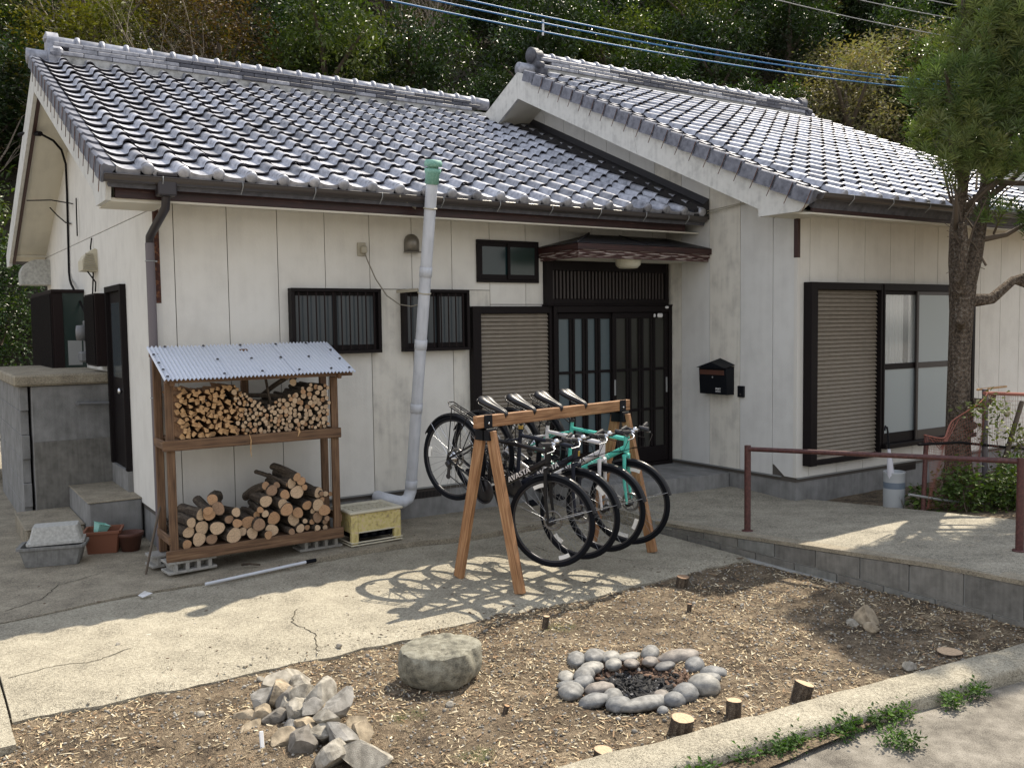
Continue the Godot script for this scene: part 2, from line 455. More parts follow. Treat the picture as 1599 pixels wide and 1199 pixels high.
	for k in 5:
		var f: Color = [Color(0.85, 0.85, 0.84), Color(0.66, 0.68, 0.71), Color(0.86, 0.77, 0.7), Color(0.42, 0.42, 0.44), Color(1.0, 0.98, 0.93)][k]
		var m := tri_mat("cobble_%d" % k, stone_t, 2.6, 0.6, bump_fine, 0.15, false)
		m.albedo_color = Color(minf(f.r, 1.0), minf(f.g, 1.0), minf(f.b, 1.0)).linear_to_srgb()
		m.uv1_offset = Vector3(k * 0.2, k * 0.3, k * 0.15)
	var rock_t := ctex(512, [[n_mid, 0.8], [n_grit, 0.5], [n_low, 0.7]], [[0.0, Color(0.14, 0.128, 0.108)], [0.5, Color(0.34, 0.32, 0.28)], [1.0, Color(0.55, 0.52, 0.46)]])
	for k in 4:
		var f: Color = [Color(1, 0.98, 0.94), Color(0.72, 0.73, 0.76), Color(0.9, 0.78, 0.62), Color(0.55, 0.53, 0.52)][k]
		tri_mat("rock_%d" % k, rock_t, 2.0, 0.9, bump_grit, 0.5, false, f).uv1_offset = Vector3(k * 0.26, k * 0.34, k * 0.12)
	tri_mat("seat_rock", ctex(512, [[n_mid, 0.8], [n_fine, 0.6], [n_low, 0.7]], [[0.0, Color(0.12, 0.115, 0.09)], [0.5, Color(0.29, 0.275, 0.215)], [1.0, Color(0.44, 0.425, 0.345)]]), 1.8, 0.92, bump_grit, 1.2)
	# bicycles
	mat("rubber", Color(0.008, 0.009, 0.012), 0.75).metallic_specular = 0.2
	mat("bike_black", Color(0.005, 0.0055, 0.008), 0.25).clearcoat_enabled = true
	mat("bike_navy", Color(0.012, 0.016, 0.03), 0.25).clearcoat_enabled = true
	mat("bike_white", Color(0.72, 0.72, 0.74), 0.25).clearcoat_enabled = true
	mat("bike_turquoise", Color(0.07, 0.56, 0.46), 0.28).clearcoat_enabled = true
	for k in ["bike_black", "bike_navy"]:
		mats[k].clearcoat = 0.35
		mats[k].metallic_specular = 0.3
	mat("saddle_black", Color(0.014, 0.014, 0.018), 0.4)
	mat("chrome", Color(0.62, 0.63, 0.65), 0.2, 1.0)
	mat("alu_dark", Color(0.04, 0.04, 0.045), 0.4, 0.5)
	mat("disc_steel", Color(0.22, 0.21, 0.2), 0.35, 0.9)
	mat("spoke", Color(0.32, 0.33, 0.35), 0.3, 0.9)
	mat("reflector", Color(0.78, 0.78, 0.76), 0.3)
	mat("letter_white", Color(0.72, 0.72, 0.72), 0.4)
	mat("letter_black", Color(0.03, 0.03, 0.03), 0.4)
	mat("letter_teal", Color(0.3, 0.68, 0.6), 0.4)
	mat("badge_gold", Color(0.5, 0.34, 0.08), 0.35, 0.5)
	# corrugated roof sheet
	var sheet := mat("corrugated_sheet", Color(0.66, 0.7, 0.78), 0.3)
	sheet.backlight_enabled = true
	sheet.backlight = Color(0.35, 0.36, 0.38)
	# crate, pots
	tri_mat("crate_yellow", ctex(512, [[n_mid, 0.9], [n_low, 0.6], [n_fine, 0.3]], [[0.0, Color(0.3, 0.22, 0.14)], [0.35, Color(0.55, 0.46, 0.17)], [0.7, Color(0.62, 0.53, 0.25)], [1.0, Color(0.6, 0.43, 0.32)]]), 2.4, 0.55)
	mat("crate_rim", Color(0.56, 0.52, 0.4), 0.6)
	mat("terracotta", Color(0.2, 0.075, 0.04), 0.7)
	mat("terracotta_dark", Color(0.09, 0.035, 0.022), 0.7)
	tri_mat("grey_tub", found_t, 3.0, 0.85, bump_fine, 0.2, true, Color(0.9, 0.9, 0.88))
	tri_mat("white_tub", ctex(512, [[n_mid, 0.8], [n_fine, 0.4]], [[0.0, Color(0.3, 0.3, 0.28)], [1.0, Color(0.56, 0.56, 0.53)]]), 3.0, 0.6)
	mat("mint_plastic", Color(0.28, 0.58, 0.5), 0.45)
	# leaves (tint comes with each cluster)
	for kind in ["leaf_gloss", "leaf_soft", "leaf_needle"]:
		var m := mat(kind, Color.WHITE, {"leaf_gloss": 0.42, "leaf_soft": 0.6, "leaf_needle": 0.45}[kind])
		m.vertex_color_use_as_albedo = true
		m.backlight_enabled = true
		m.backlight = Color(0.7, 0.75, 0.35)
	mat("net_salmon", Color(0.3, 0.115, 0.085), 0.9)
	mat("blue_cable", Color(0.05, 0.19, 0.42), 0.5)
	mat("pale_cable", Color(0.3, 0.31, 0.32), 0.5)
	mat("ceramic", Color(0.36, 0.38, 0.39), 0.3)
	mat("ceramic_blue", Color(0.13, 0.165, 0.21), 0.3)
	mat("umbrella_white", Color(0.6, 0.6, 0.66), 0.6)
	mat("bamboo", Color(0.24, 0.24, 0.22), 0.6)
	mat("charcoal", Color(0.008, 0.008, 0.009), 0.75)

# ---------------------------------------------------------------- the house
const SLOPE := 0.447
func main_y(z: float) -> float:      # tile bed of the main roof, front slope
	return 3.165 + SLOPE * (0.68 - z)
const SLOPE2 := 0.468
func wing_y(z: float) -> float:      # tile bed of the wing's roof, front slope
	return 5.43 - SLOPE2 * (z + 2.37)

const TX := [0.0, 0.018, 0.045, 0.085, 0.125, 0.155, 0.176, 0.183, 0.193, 0.208, 0.226, 0.244, 0.26, 0.274]
const TY := [0.032, 0.02, 0.009, 0.002, 0.002, 0.006, 0.014, 0.042, 0.058, 0.066, 0.068, 0.063, 0.05, 0.03]
func tile_profile(x: float) -> float:
	for i in TX.size() - 1:
		if x <= TX[i + 1]: return lerpf(TY[i], TY[i + 1], (x - TX[i]) / (TX[i + 1] - TX[i]))
	return TY[TX.size() - 1]

func tile_mesh(kind: String) -> ArrayMesh:
	# x across, y off the roof, z down the slope; 0.235 of it shows
	var b := MB.new()
	var xs: Array = TX
	var L := 0.266
	var up := 0.03
	b.smooth(true)
	for i in xs.size() - 1:
		var x0: float = xs[i]
		var x1: float = xs[i + 1]
		b.quad(Vector3(x0, tile_profile(x0), 0), Vector3(x0, tile_profile(x0) + up, L), Vector3(x1, tile_profile(x1) + up, L), Vector3(x1, tile_profile(x1), 0))
	b.smooth(false)
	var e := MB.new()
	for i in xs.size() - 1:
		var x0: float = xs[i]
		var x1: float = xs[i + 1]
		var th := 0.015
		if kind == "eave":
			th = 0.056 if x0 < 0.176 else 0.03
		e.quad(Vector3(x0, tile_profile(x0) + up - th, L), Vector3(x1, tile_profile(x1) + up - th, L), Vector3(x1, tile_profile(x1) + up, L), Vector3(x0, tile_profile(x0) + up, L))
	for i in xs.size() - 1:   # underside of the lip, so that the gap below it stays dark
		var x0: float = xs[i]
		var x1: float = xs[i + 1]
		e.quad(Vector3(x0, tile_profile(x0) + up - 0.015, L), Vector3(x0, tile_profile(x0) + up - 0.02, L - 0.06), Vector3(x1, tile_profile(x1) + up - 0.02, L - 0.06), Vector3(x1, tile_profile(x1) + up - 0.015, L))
	if kind == "eave":
		for i in 6:
			var x0: float = xs[i]
			var x1: float = xs[i + 1]
			b.quad(Vector3(x0, tile_profile(x0) - 0.03, L - 0.02), Vector3(x1, tile_profile(x1) - 0.03, L - 0.02), Vector3(x1, tile_profile(x1) + up - 0.056, L), Vector3(x0, tile_profile(x0) + up - 0.056, L))
		b.lathe([Vector2(0.05, -0.03), Vector2(0.05, 0.012), Vector2(0.042, 0.022), Vector2(0.02, 0.026), Vector2(0.0, 0.027)], 14, Transform3D(Basis(Vector3.RIGHT, PI / 2), Vector3(0.228, 0.044, L)))
	var out := b.done()
	e.st.generate_normals()
	e.st.commit(out)
	if kind != "eave": out.surface_set_material(1, mats.tile_lip_shade)
	return out

func verge_mesh(side: float, wd: float) -> ArrayMesh:
	# closes the roof edge: a rim that turns down over the barge board
	var b := MB.new()
	var L := 0.262
	var up := 0.021
	var p := [Vector2(0.0, 0.03), Vector2(-wd * 0.5, 0.022 if wd > 0.15 else 0.034), Vector2(-wd + 0.015, 0.045), Vector2(-wd, 0.03), Vector2(-wd, -0.1), Vector2(-wd + 0.015, -0.1)]
	for i in p.size() - 1:
		b.smooth(i < 3)
		var a: Vector2 = p[i]
		var c: Vector2 = p[i + 1]
		var q := [Vector3(a.x * side, a.y, 0), Vector3(a.x * side, a.y + up, L), Vector3(c.x * side, c.y + up, L), Vector3(c.x * side, c.y, 0)]
		b.face(q, Vector3(-side * 0.3, 1, 0) if i < 2 else (Vector3(-side, 0.2, 0) if i < 4 else Vector3(0, -1, 0)))
	b.smooth(false)
	b.face([Vector3(p[0].x * side, p[0].y + up, L), Vector3(p[1].x * side, p[1].y + up, L), Vector3(p[2].x * side, p[2].y + up, L), Vector3(p[3].x * side, p[3].y + up, L), Vector3(p[4].x * side, p[4].y + up, L), Vector3(p[5].x * side, p[5].y + up, L), Vector3(p[0].x * side, p[0].y + up - 0.02, L)], Vector3(0, 0, 1))
	return b.done()

func build_roofs(house: Node3D, eye: Vector3) -> void:
	var tm := {"tile": tile_mesh("tile"), "eave": tile_mesh("eave"), "vl": verge_mesh(1.0, 0.1), "vw": verge_mesh(1.0, 0.205), "vr": verge_mesh(-1.0, 0.1)}
	var jobs := []
	var roofs := []
	var tones := {}
	for k in ["tile", "eave"]:
		tones[tm[k]] = []
		for q in 4:
			var dm: ArrayMesh = tm[k].duplicate()
			dm.surface_set_material(0, mats["roof_tile_%d" % q])
			dm.surface_set_material(1, mats["tile_lip_shade"] if k == "tile" else mats["roof_tile_%d" % q])
			tones[tm[k]].append(dm)
	for w in 2:
		var s: float = [SLOPE, SLOPE2][w]
		var a := atan(s)
		var down := Vector3(0, -sin(a), cos(a))
		var bas := Basis(Vector3.RIGHT, Vector3(0, cos(a), sin(a)), down)
		var rows: int = [19, 22][w]
		var cols: int = [23, 22][w]
		var x0: float = [-0.4175, 5.474][w]
		var zb: float = [0.69, 2.555][w]
		var yb: float = main_y(zb) if w == 0 else wing_y(zb)
		# deck under the tiles: closed box from eave to ridge, and the rear slope
		var deck := MB.new()
		if w == 0:
			deck.prism([Vector2(-0.66, main_y(0.66) - 0.005), Vector2(3.45, main_y(-3.45) - 0.005), Vector2(7.75, main_y(-3.45) - SLOPE * 4.3), Vector2(7.7, main_y(-3.45) - SLOPE * 4.3 - 0.1), Vector2(3.45, main_y(-3.45) - 0.12), Vector2(-0.62, main_y(0.66) - 0.11)], -0.46, 5.83, Transform3D(Basis(Vector3(0, 0, -1), Vector3.UP, Vector3(1, 0, 0)), Vector3.ZERO))
		else:
			deck.prism([Vector2(-2.52, wing_y(2.52) - 0.005), Vector2(2.37, wing_y(-2.37) - 0.005), Vector2(7.3, wing_y(-2.37) - SLOPE2 * 4.93), Vector2(7.25, wing_y(-2.37) - SLOPE2 * 4.93 - 0.1), Vector2(2.37, wing_y(-2.37) - 0.12), Vector2(-2.48, wing_y(2.52) - 0.11)], 5.38, 11.32, Transform3D(Basis(Vector3(0, 0, -1), Vector3.UP, Vector3(1, 0, 0)), Vector3.ZERO))
		var roof := obj("roof", deck.done(), mats.ridge_dark, house)
		roofs.append(roof)
		for r in rows:
			for c in cols:
				var o := Vector3(x0 + c * 0.268, yb, zb) - down * (0.266 + r * 0.235) + Vector3(rng.randf_range(-0.002, 0.002), rng.randf_range(-0.002, 0.002), 0)
				var bb := bas.rotated(Vector3.UP, rng.randf_range(-0.012, 0.012)).rotated(down, rng.randf_range(-0.022, 0.022))
				var k := rng.randf()
				var tone := 0 if k < 0.42 else (1 if k < 0.72 else (3 if k < 0.86 else 2))
				var to := eye - (o + bas.z * 0.13)
				var score := maxf(0.0, to.normalized().dot(bas.y)) / to.length_squared() * (1.5 if r == 0 else 1.0)
				jobs.append([score, w, tm.eave if r == 0 else tm.tile, Transform3D(bb, o), tone])
			var ov := Vector3(x0, yb, zb) - down * (0.266 + r * 0.235)
			obj("verge_tile", tm.vl if w == 0 else tm.vw, mats.verge_dark, roof, Transform3D(bas, ov))
			if w == 1:
				obj("verge_tile", tm.vr, mats["roof_tile_%d" % [0, 1, 2][r % 3]], roof, Transform3D(bas, ov + Vector3(cols * 0.268 + 0.006, 0, 0)))
			if r < rows - 1:   # copper wire that ties each verge tile
				var wr := MB.new()
				var wx: float = x0 - (0.103 if w == 0 else 0.208)
				wr.tube([Vector3(wx + 0.05, 0.05, 0.235), Vector3(wx - 0.004, 0.045, 0.24), Vector3(wx - 0.006, -0.05, 0.238), Vector3(wx - 0.006, -0.165, 0.225)].map(func(q): return Transform3D(bas, Vector3(0, ov.y, ov.z)) * q), 0.0035, 4)
				obj("tie_wire", wr.done(), mats.rusty_trim, roof)
	jobs.sort_custom(func(p, q): return p[0] > q[0])
	var rest := [{}, {}]
	for i in jobs.size():
		var j: Array = jobs[i]
		if i < 300:
			obj("tile", tones[j[2]][j[4]], null, roofs[j[1]], j[3])
		else:
			var key := "%d_%d" % [j[4], 1 if j[2] == tm.eave else 0]
			if not rest[j[1]].has(key): rest[j[1]][key] = [tones[j[2]][j[4]], j[4], []]
			rest[j[1]][key][2].append(j[3])
	for w in 2:
		for key in rest[w]:
			var e: Array = rest[w][key]
			var cl := []
			for t in e[2]: cl.append(Color.WHITE)
			multi("tiles", e[0], null, e[2], cl, roofs[w])
	# ridges: plaster bed, stacked flat tiles, round caps with collars
	for w in 2:
		var zc: float = [-3.45, -2.37][w]
		var xa: float = [-0.27, 5.62][w]
		var xe: float = [5.42, 11.1][w]
		var yb: float = [main_y(-3.27), wing_y(-2.2)][w]
		var bed: float = [0.13, 0.075][w]
		var ch: float = [0.05, 0.052][w]
		var capy: float = [5.2, 5.62][w]
		var roof: Node3D = roofs[w]
		var pl := MB.new()
		pl.span(Vector3(xa, yb - 0.15, zc - 0.17), Vector3(xe, capy - 3.0 * ch - 0.012, zc + 0.175))
		obj("plaster_bed", pl.done(), mats.plaster, roof)
		for course in 3:
			var n := int((xe - xa) / 0.3)
			for k in n:
				var off := 0.15 if course % 2 == 1 else 0.0
				var b := MB.new()
				var hw := 0.195 - course * 0.016 + rng.randf_range(-0.004, 0.004)
				var u0 := xa + k * 0.3 + off
				b.span(Vector3(u0 + 0.003, capy - (3 - course) * ch - 0.01, zc - hw), Vector3(minf(u0 + 0.297, xe + 0.05), capy - (2 - course) * ch - 0.016, zc + hw), 0.006)
				obj("ridge_tile", b.done(), mats.ridge_pale if rng.randf() < (0.95 if k < 4 else (0.6 if course == 0 else 0.08)) else mats.ridge_dark, roof)
		var yc := capy - 0.01
		yb = capy - 0.23
		var nn := int((xe - xa) / 0.262) + 1
		var capm := MB.new()
		var T := Transform3D(Basis(Vector3(0, 1, 0), Vector3(1, 0, 0), Vector3(0, 0, -1)), Vector3.ZERO)
		capm.lathe([Vector2(0.0, 0.0), Vector2(0.086, 0.0), Vector2(0.08, 0.23), Vector2(0.08, 0.262)], 16, T)
		var cm := capm.done()
		var colm := MB.new()
		colm.lathe([Vector2(0.08, -0.022), Vector2(0.1, -0.02), Vector2(0.106, 0.0), Vector2(0.1, 0.02), Vector2(0.08, 0.022)], 16, T)
		var cl := colm.done()
		for k in nn:
			obj("ridge_cap", cm, mats["roof_tile_%d" % [1, 2, 0][k % 3]], roof, Transform3D(Basis.IDENTITY, Vector3(xa + k * 0.262, yc + 0.008, zc)))
			if k > 0: obj("ridge_collar", cl, mats["roof_tile_1"], roof, Transform3D(Basis.IDENTITY, Vector3(xa + k * 0.262, yc + 0.008, zc)))
		# ridge-end ornaments
		for e in [0, 1]:
			if w == 0 and e == 1: continue
			var sx := -1.0 if e == 0 else 1.0
			var x := xa if e == 0 else xe
			var b := MB.new()
			var o := []
			for k in 17:
				var t := PI * k / 16.0
				o.append(Vector2(cos(t) * 0.12, 0.2 + sin(t) * 0.12))
			o.append_array([Vector2(-0.13, 0.12), Vector2(-0.21, 0.02), Vector2(-0.19, -0.08), Vector2(0.19, -0.08), Vector2(0.21, 0.02), Vector2(0.13, 0.12)])
			b.prism(o, -0.06, 0.06, Transform3D(Basis(Vector3(0, 0, -1), Vector3.UP, Vector3(1, 0, 0)), Vector3(x, yb + 0.03, zc)))
			if w == 0:
				b.box(Vector3(x - 0.005, yb + 0.28, zc), Vector3(0.15, 0.11, 0.18), Basis.IDENTITY, 0.035)
				b.box(Vector3(x + 0.02, yb + 0.1, zc + 0.17), Vector3(0.13, 0.1, 0.16), Basis.IDENTITY, 0.03)
			else:
				b.lathe([Vector2(0.0, -0.05), Vector2(0.1, -0.05), Vector2(0.1, 0.06), Vector2(0.08, 0.072), Vector2(0.065, 0.06), Vector2(0.0, 0.06)], 18, Transform3D(Basis(Vector3.FORWARD, PI / 2 * -sx), Vector3(x + sx * 0.05, yb + 0.27, zc)))
				b.lathe([Vector2(0.0, -0.03), Vector2(0.05, -0.03), Vector2(0.05, 0.05), Vector2(0.0, 0.06)], 12, Transform3D(Basis(Vector3.FORWARD, PI / 2 * -sx), Vector3(x + sx * 0.05, yb + 0.1, zc + 0.17)))
			obj("ridge_ornament", b.done(), mats.ridge_dark if w == 1 else mats.roof_tile_1, roof)
			var rr := MB.new()
			var xo: float = ([-0.53, 5.33][w] if e == 0 else 11.42)
			rr.lathe([Vector2(0.0, 0.0), Vector2(0.085, 0.0), Vector2(0.08, absf(x - xo))], 14, Transform3D(Basis(Vector3(0, 1, 0), Vector3(-sx, 0, 0), Vector3(0, 0, sx)), Vector3(xo, yb + 0.06, zc)))
			obj("ridge_end_roll", rr.done(), mats.roof_tile_1, roof)
	# flashing where the main roof meets the wing's wall
	var f := MB.new()
	var zs := [0.70, -0.5, -1.7, -3.0]
	for i in 3:
		var za: float = zs[i]
		var zb2: float = zs[i + 1]
		for q in [[[5.60, 0.055], [5.70, 0.1]], [[5.70, 0.1], [5.826, 0.115]], [[5.826, 0.115], [5.83, 0.2]]]:
			f.face([Vector3(q[0][0], main_y(za) + q[0][1], za), Vector3(q[1][0], main_y(za) + q[1][1], za), Vector3(q[1][0], main_y(zb2) + q[1][1], zb2), Vector3(q[0][0], main_y(zb2) + q[0][1], zb2)], Vector3(-0.5, 1, 0.3))
	f.face([Vector3(5.60, main_y(0.7) - 0.03, 0.7), Vector3(5.83, main_y(0.7) - 0.03, 0.7), Vector3(5.83, main_y(0.7) + 0.2, 0.7), Vector3(5.70, main_y(0.7) + 0.1, 0.7), Vector3(5.60, main_y(0.7) + 0.055, 0.7)], Vector3(0, 0, 1))
	f.face([Vector3(5.60, main_y(0.7) - 0.03, 0.7), Vector3(5.60, main_y(0.7) + 0.055, 0.7), Vector3(5.60, main_y(-3.0) + 0.055, -3.0), Vector3(5.60, main_y(-3.0) - 0.03, -3.0)], Vector3(-1, 0, 0))
	obj("flashing", f.done(), mats.flashing, roofs[0])

func build_eaves(house: Node3D) -> void:
	var zy := Transform3D(Basis(Vector3(0, 0, -1), Vector3.UP, Vector3(1, 0, 0)), Vector3.ZERO)   # outline (-z, y), drawn along x
	# fascias, soffits, gutters
	for w in 2:
		var z0: float = [0.0, ZB][w]
		var xa: float = [-0.4, 5.39][w]
		var xe: float = [5.8, 11.3][w]
		var fz: float = z0 + 0.54
		var fy: float = 2.985
		var b := MB.new()
		b.span(Vector3(xa, fy + 0.012, fz - 0.03), Vector3(xe if w == 1 else 5.62, fy + 0.185, fz), 0.003)
		obj("fascia", b.done(), mats.fascia, house)
		var s := MB.new()
		s.prism([Vector2(-z0 - 0.0125, 3.045), Vector2(-fz + 0.035, fy - 0.006), Vector2(-fz + 0.005, fy - 0.006), Vector2(-fz + 0.005, fy + 0.01), Vector2(-z0 - 0.0125, 3.06)], 0.0 if w == 0 else 5.365, xe if w == 1 else XB - 0.003, zy)
		obj("soffit", s.done(), mats.soffit_paint, house)
		var g := MB.new()
		var gx0: float = [-0.5, 5.345][w]
		var gx1: float = [5.80, 11.35][w]
		var pr := []
		for k in 13:
			var t := PI * k / 12.0
			pr.append(Vector2(cos(t) * 0.055, -sin(t) * 0.055))
		var gp := Vector3(0, 3.15, fz + 0.118)
		g.smooth(true)
		for k in 12:
			for e in [0.0, 0.0045]:
				var p0: Vector2 = pr[k] * (1.0 - e / 0.055)
				var p1: Vector2 = pr[k + 1] * (1.0 - e / 0.055)
				var q := [Vector3(gx0, p0.y, p0.x) + gp, Vector3(gx1, p0.y, p0.x) + gp, Vector3(gx1, p1.y, p1.x) + gp, Vector3(gx0, p1.y, p1.x) + gp]
				g.face(q, Vector3(0, p0.y + p1.y, p0.x + p1.x) * (1.0 if e == 0.0 else -1.0))
		g.smooth(false)
		g.tube([Vector3(gx0, 0, 0.055) + gp, Vector3(gx1, 0, 0.055) + gp], 0.0065, 6)
		for gx in [gx0, gx1]:
			g.prism(pr, -0.002, 0.002, Transform3D(Basis(Vector3(0, 0, 1), Vector3.UP, Vector3(-1, 0, 0)), Vector3(gx, gp.y, gp.z)))
		obj("gutter", g.done(), mats.gutter, house)
		var n := int((gx1 - gx0) / 0.62)
		for k in n:
			var hk := MB.new()
			var hx := gx0 + 0.42 + k * 0.62
			hk.tube([Vector3(hx, 0.02, -0.115) + gp, Vector3(hx, 0.01, 0.02) + gp, Vector3(hx, 0.005, 0.06) + gp, Vector3(hx, -0.03, 0.062) + gp, Vector3(hx, -0.062, 0.03) + gp, Vector3(hx, -0.085, 0.0) + gp], 0.0045, 5)
			obj("gutter_bracket", hk.done(), mats.steel_grey, house)
	# barge boards and gable soffits
	var bm := MB.new()
	var t0 := main_y(0.0) - 0.03
	bm.prism([Vector2(-0.60, main_y(0.60) - 0.04), Vector2(3.45, main_y(-3.45) - 0.04), Vector2(7.6, main_y(-3.45) - 0.04 - SLOPE * 4.15), Vector2(7.6, main_y(-3.45) - SLOPE * 4.15 - 0.22), Vector2(7.2, main_y(-3.45) - SLOPE * 4.15 - 0.22), Vector2(7.2, main_y(-3.45) - SLOPE * 3.75 - 0.36), Vector2(3.45, main_y(-3.45) - 0.37), Vector2(0.0, t0 - 0.325), Vector2(-0.12, 2.975), Vector2(-0.53, 2.975)], -0.47, -0.43, zy)
	obj("barge_board", bm.done(), mats.barge_paint, house)
	var gs := MB.new()
	gs.prism([Vector2(0.0, t0 - 0.30), Vector2(3.45, main_y(-3.45) - 0.34), Vector2(7.2, main_y(-3.45) - SLOPE * 3.75 - 0.33), Vector2(7.2, main_y(-3.45) - SLOPE * 3.75 - 0.29), Vector2(3.45, main_y(-3.45) - 0.30), Vector2(0.0, t0 - 0.26)], -0.43, 0.0, zy)
	obj("gable_soffit", gs.done(), mats.soffit_paint, house)
	var gt := MB.new()
	gt.prism([Vector2(0.0, t0 - 0.335), Vector2(3.45, main_y(-3.45) - 0.38), Vector2(7.2, main_y(-3.45) - SLOPE * 3.75 - 0.37), Vector2(7.2, main_y(-3.45) - SLOPE * 3.75 - 0.34), Vector2(3.45, main_y(-3.45) - 0.35), Vector2(0.0, t0 - 0.305)], -0.425, -0.39, zy)
	obj("gable_trim", gt.done(), mats.brown_trim, house)
	for e in [[Vector3(-0.43, 2.97, 0.0), Vector3(-0.003, 3.0, 0.51)], [Vector3(-0.43, 3.001, -0.02), Vector3(-0.003, 3.2, -0.001)], [Vector3(-0.43, 3.06, -7.55), Vector3(-0.003, 3.09, -7.0)], [Vector3(-0.43, 3.091, -7.05), Vector3(-0.003, 3.3, -7.02)]]:
		var end := MB.new()
		end.span(e[0], e[1])
		obj("soffit", end.done(), mats.soffit_paint, house)
	# the wing's barge board in three lengths with thin joints
	var top := func(z): return wing_y(z) - 0.03
	for seg in [[-6.9, -2.372], [-2.368, 0.0], [0.004, 2.5]]:
		var bw := MB.new()
		var o := []
		if seg[0] < -3:
			o = [Vector2(2.372, top.call(-2.37)), Vector2(6.9, top.call(-2.37) - SLOPE2 * 4.53), Vector2(6.9, top.call(-2.37) - SLOPE2 * 4.53 - 0.34), Vector2(2.372, top.call(-2.37) - 0.355)]
		elif seg[1] < 1:
			o = [Vector2(2.368, top.call(-2.37)), Vector2(0.02, top.call(-0.02)), Vector2(-0.06, top.call(0.06) - 0.355), Vector2(2.368, top.call(-2.37) - 0.355)]
		else:
			o = [Vector2(0.016, top.call(-0.016)), Vector2(-2.525, top.call(2.525)), Vector2(-2.36, 3.01), Vector2(-1.87, 3.01), Vector2(-1.87, top.call(1.87) - 0.33), Vector2(-0.064, top.call(0.06) - 0.355)]
		bw.prism(o, 5.32, 5.36, zy)
		obj("barge_board", bw.done(), mats.barge_paint, house)
	var ws := MB.new()
	ws.prism([Vector2(-1.87, top.call(1.87) - 0.31), Vector2(2.37, top.call(-2.37) - 0.335), Vector2(6.8, top.call(-2.37) - SLOPE2 * 4.43 - 0.31), Vector2(6.8, top.call(-2.37) - SLOPE2 * 4.43 - 0.27), Vector2(2.37, top.call(-2.37) - 0.295), Vector2(-1.87, top.call(1.87) - 0.27)], 5.36, XB + 0.05, zy)
	ws.span(Vector3(5.36, 3.012, 1.88), Vector3(XB + 0.05, 3.03, 2.36))
	ws.span(Vector3(5.36, 3.03, 1.875), Vector3(XB + 0.05, 3.25, 1.89))
	obj("gable_soffit", ws.done(), mats.soffit_paint, house)

func panel_mesh(o: Array, d0: float, d1: float, xf: Transform3D) -> ArrayMesh:
	var b := MB.new()
	b.prism(o, d0, d1, xf)
	return b.done()

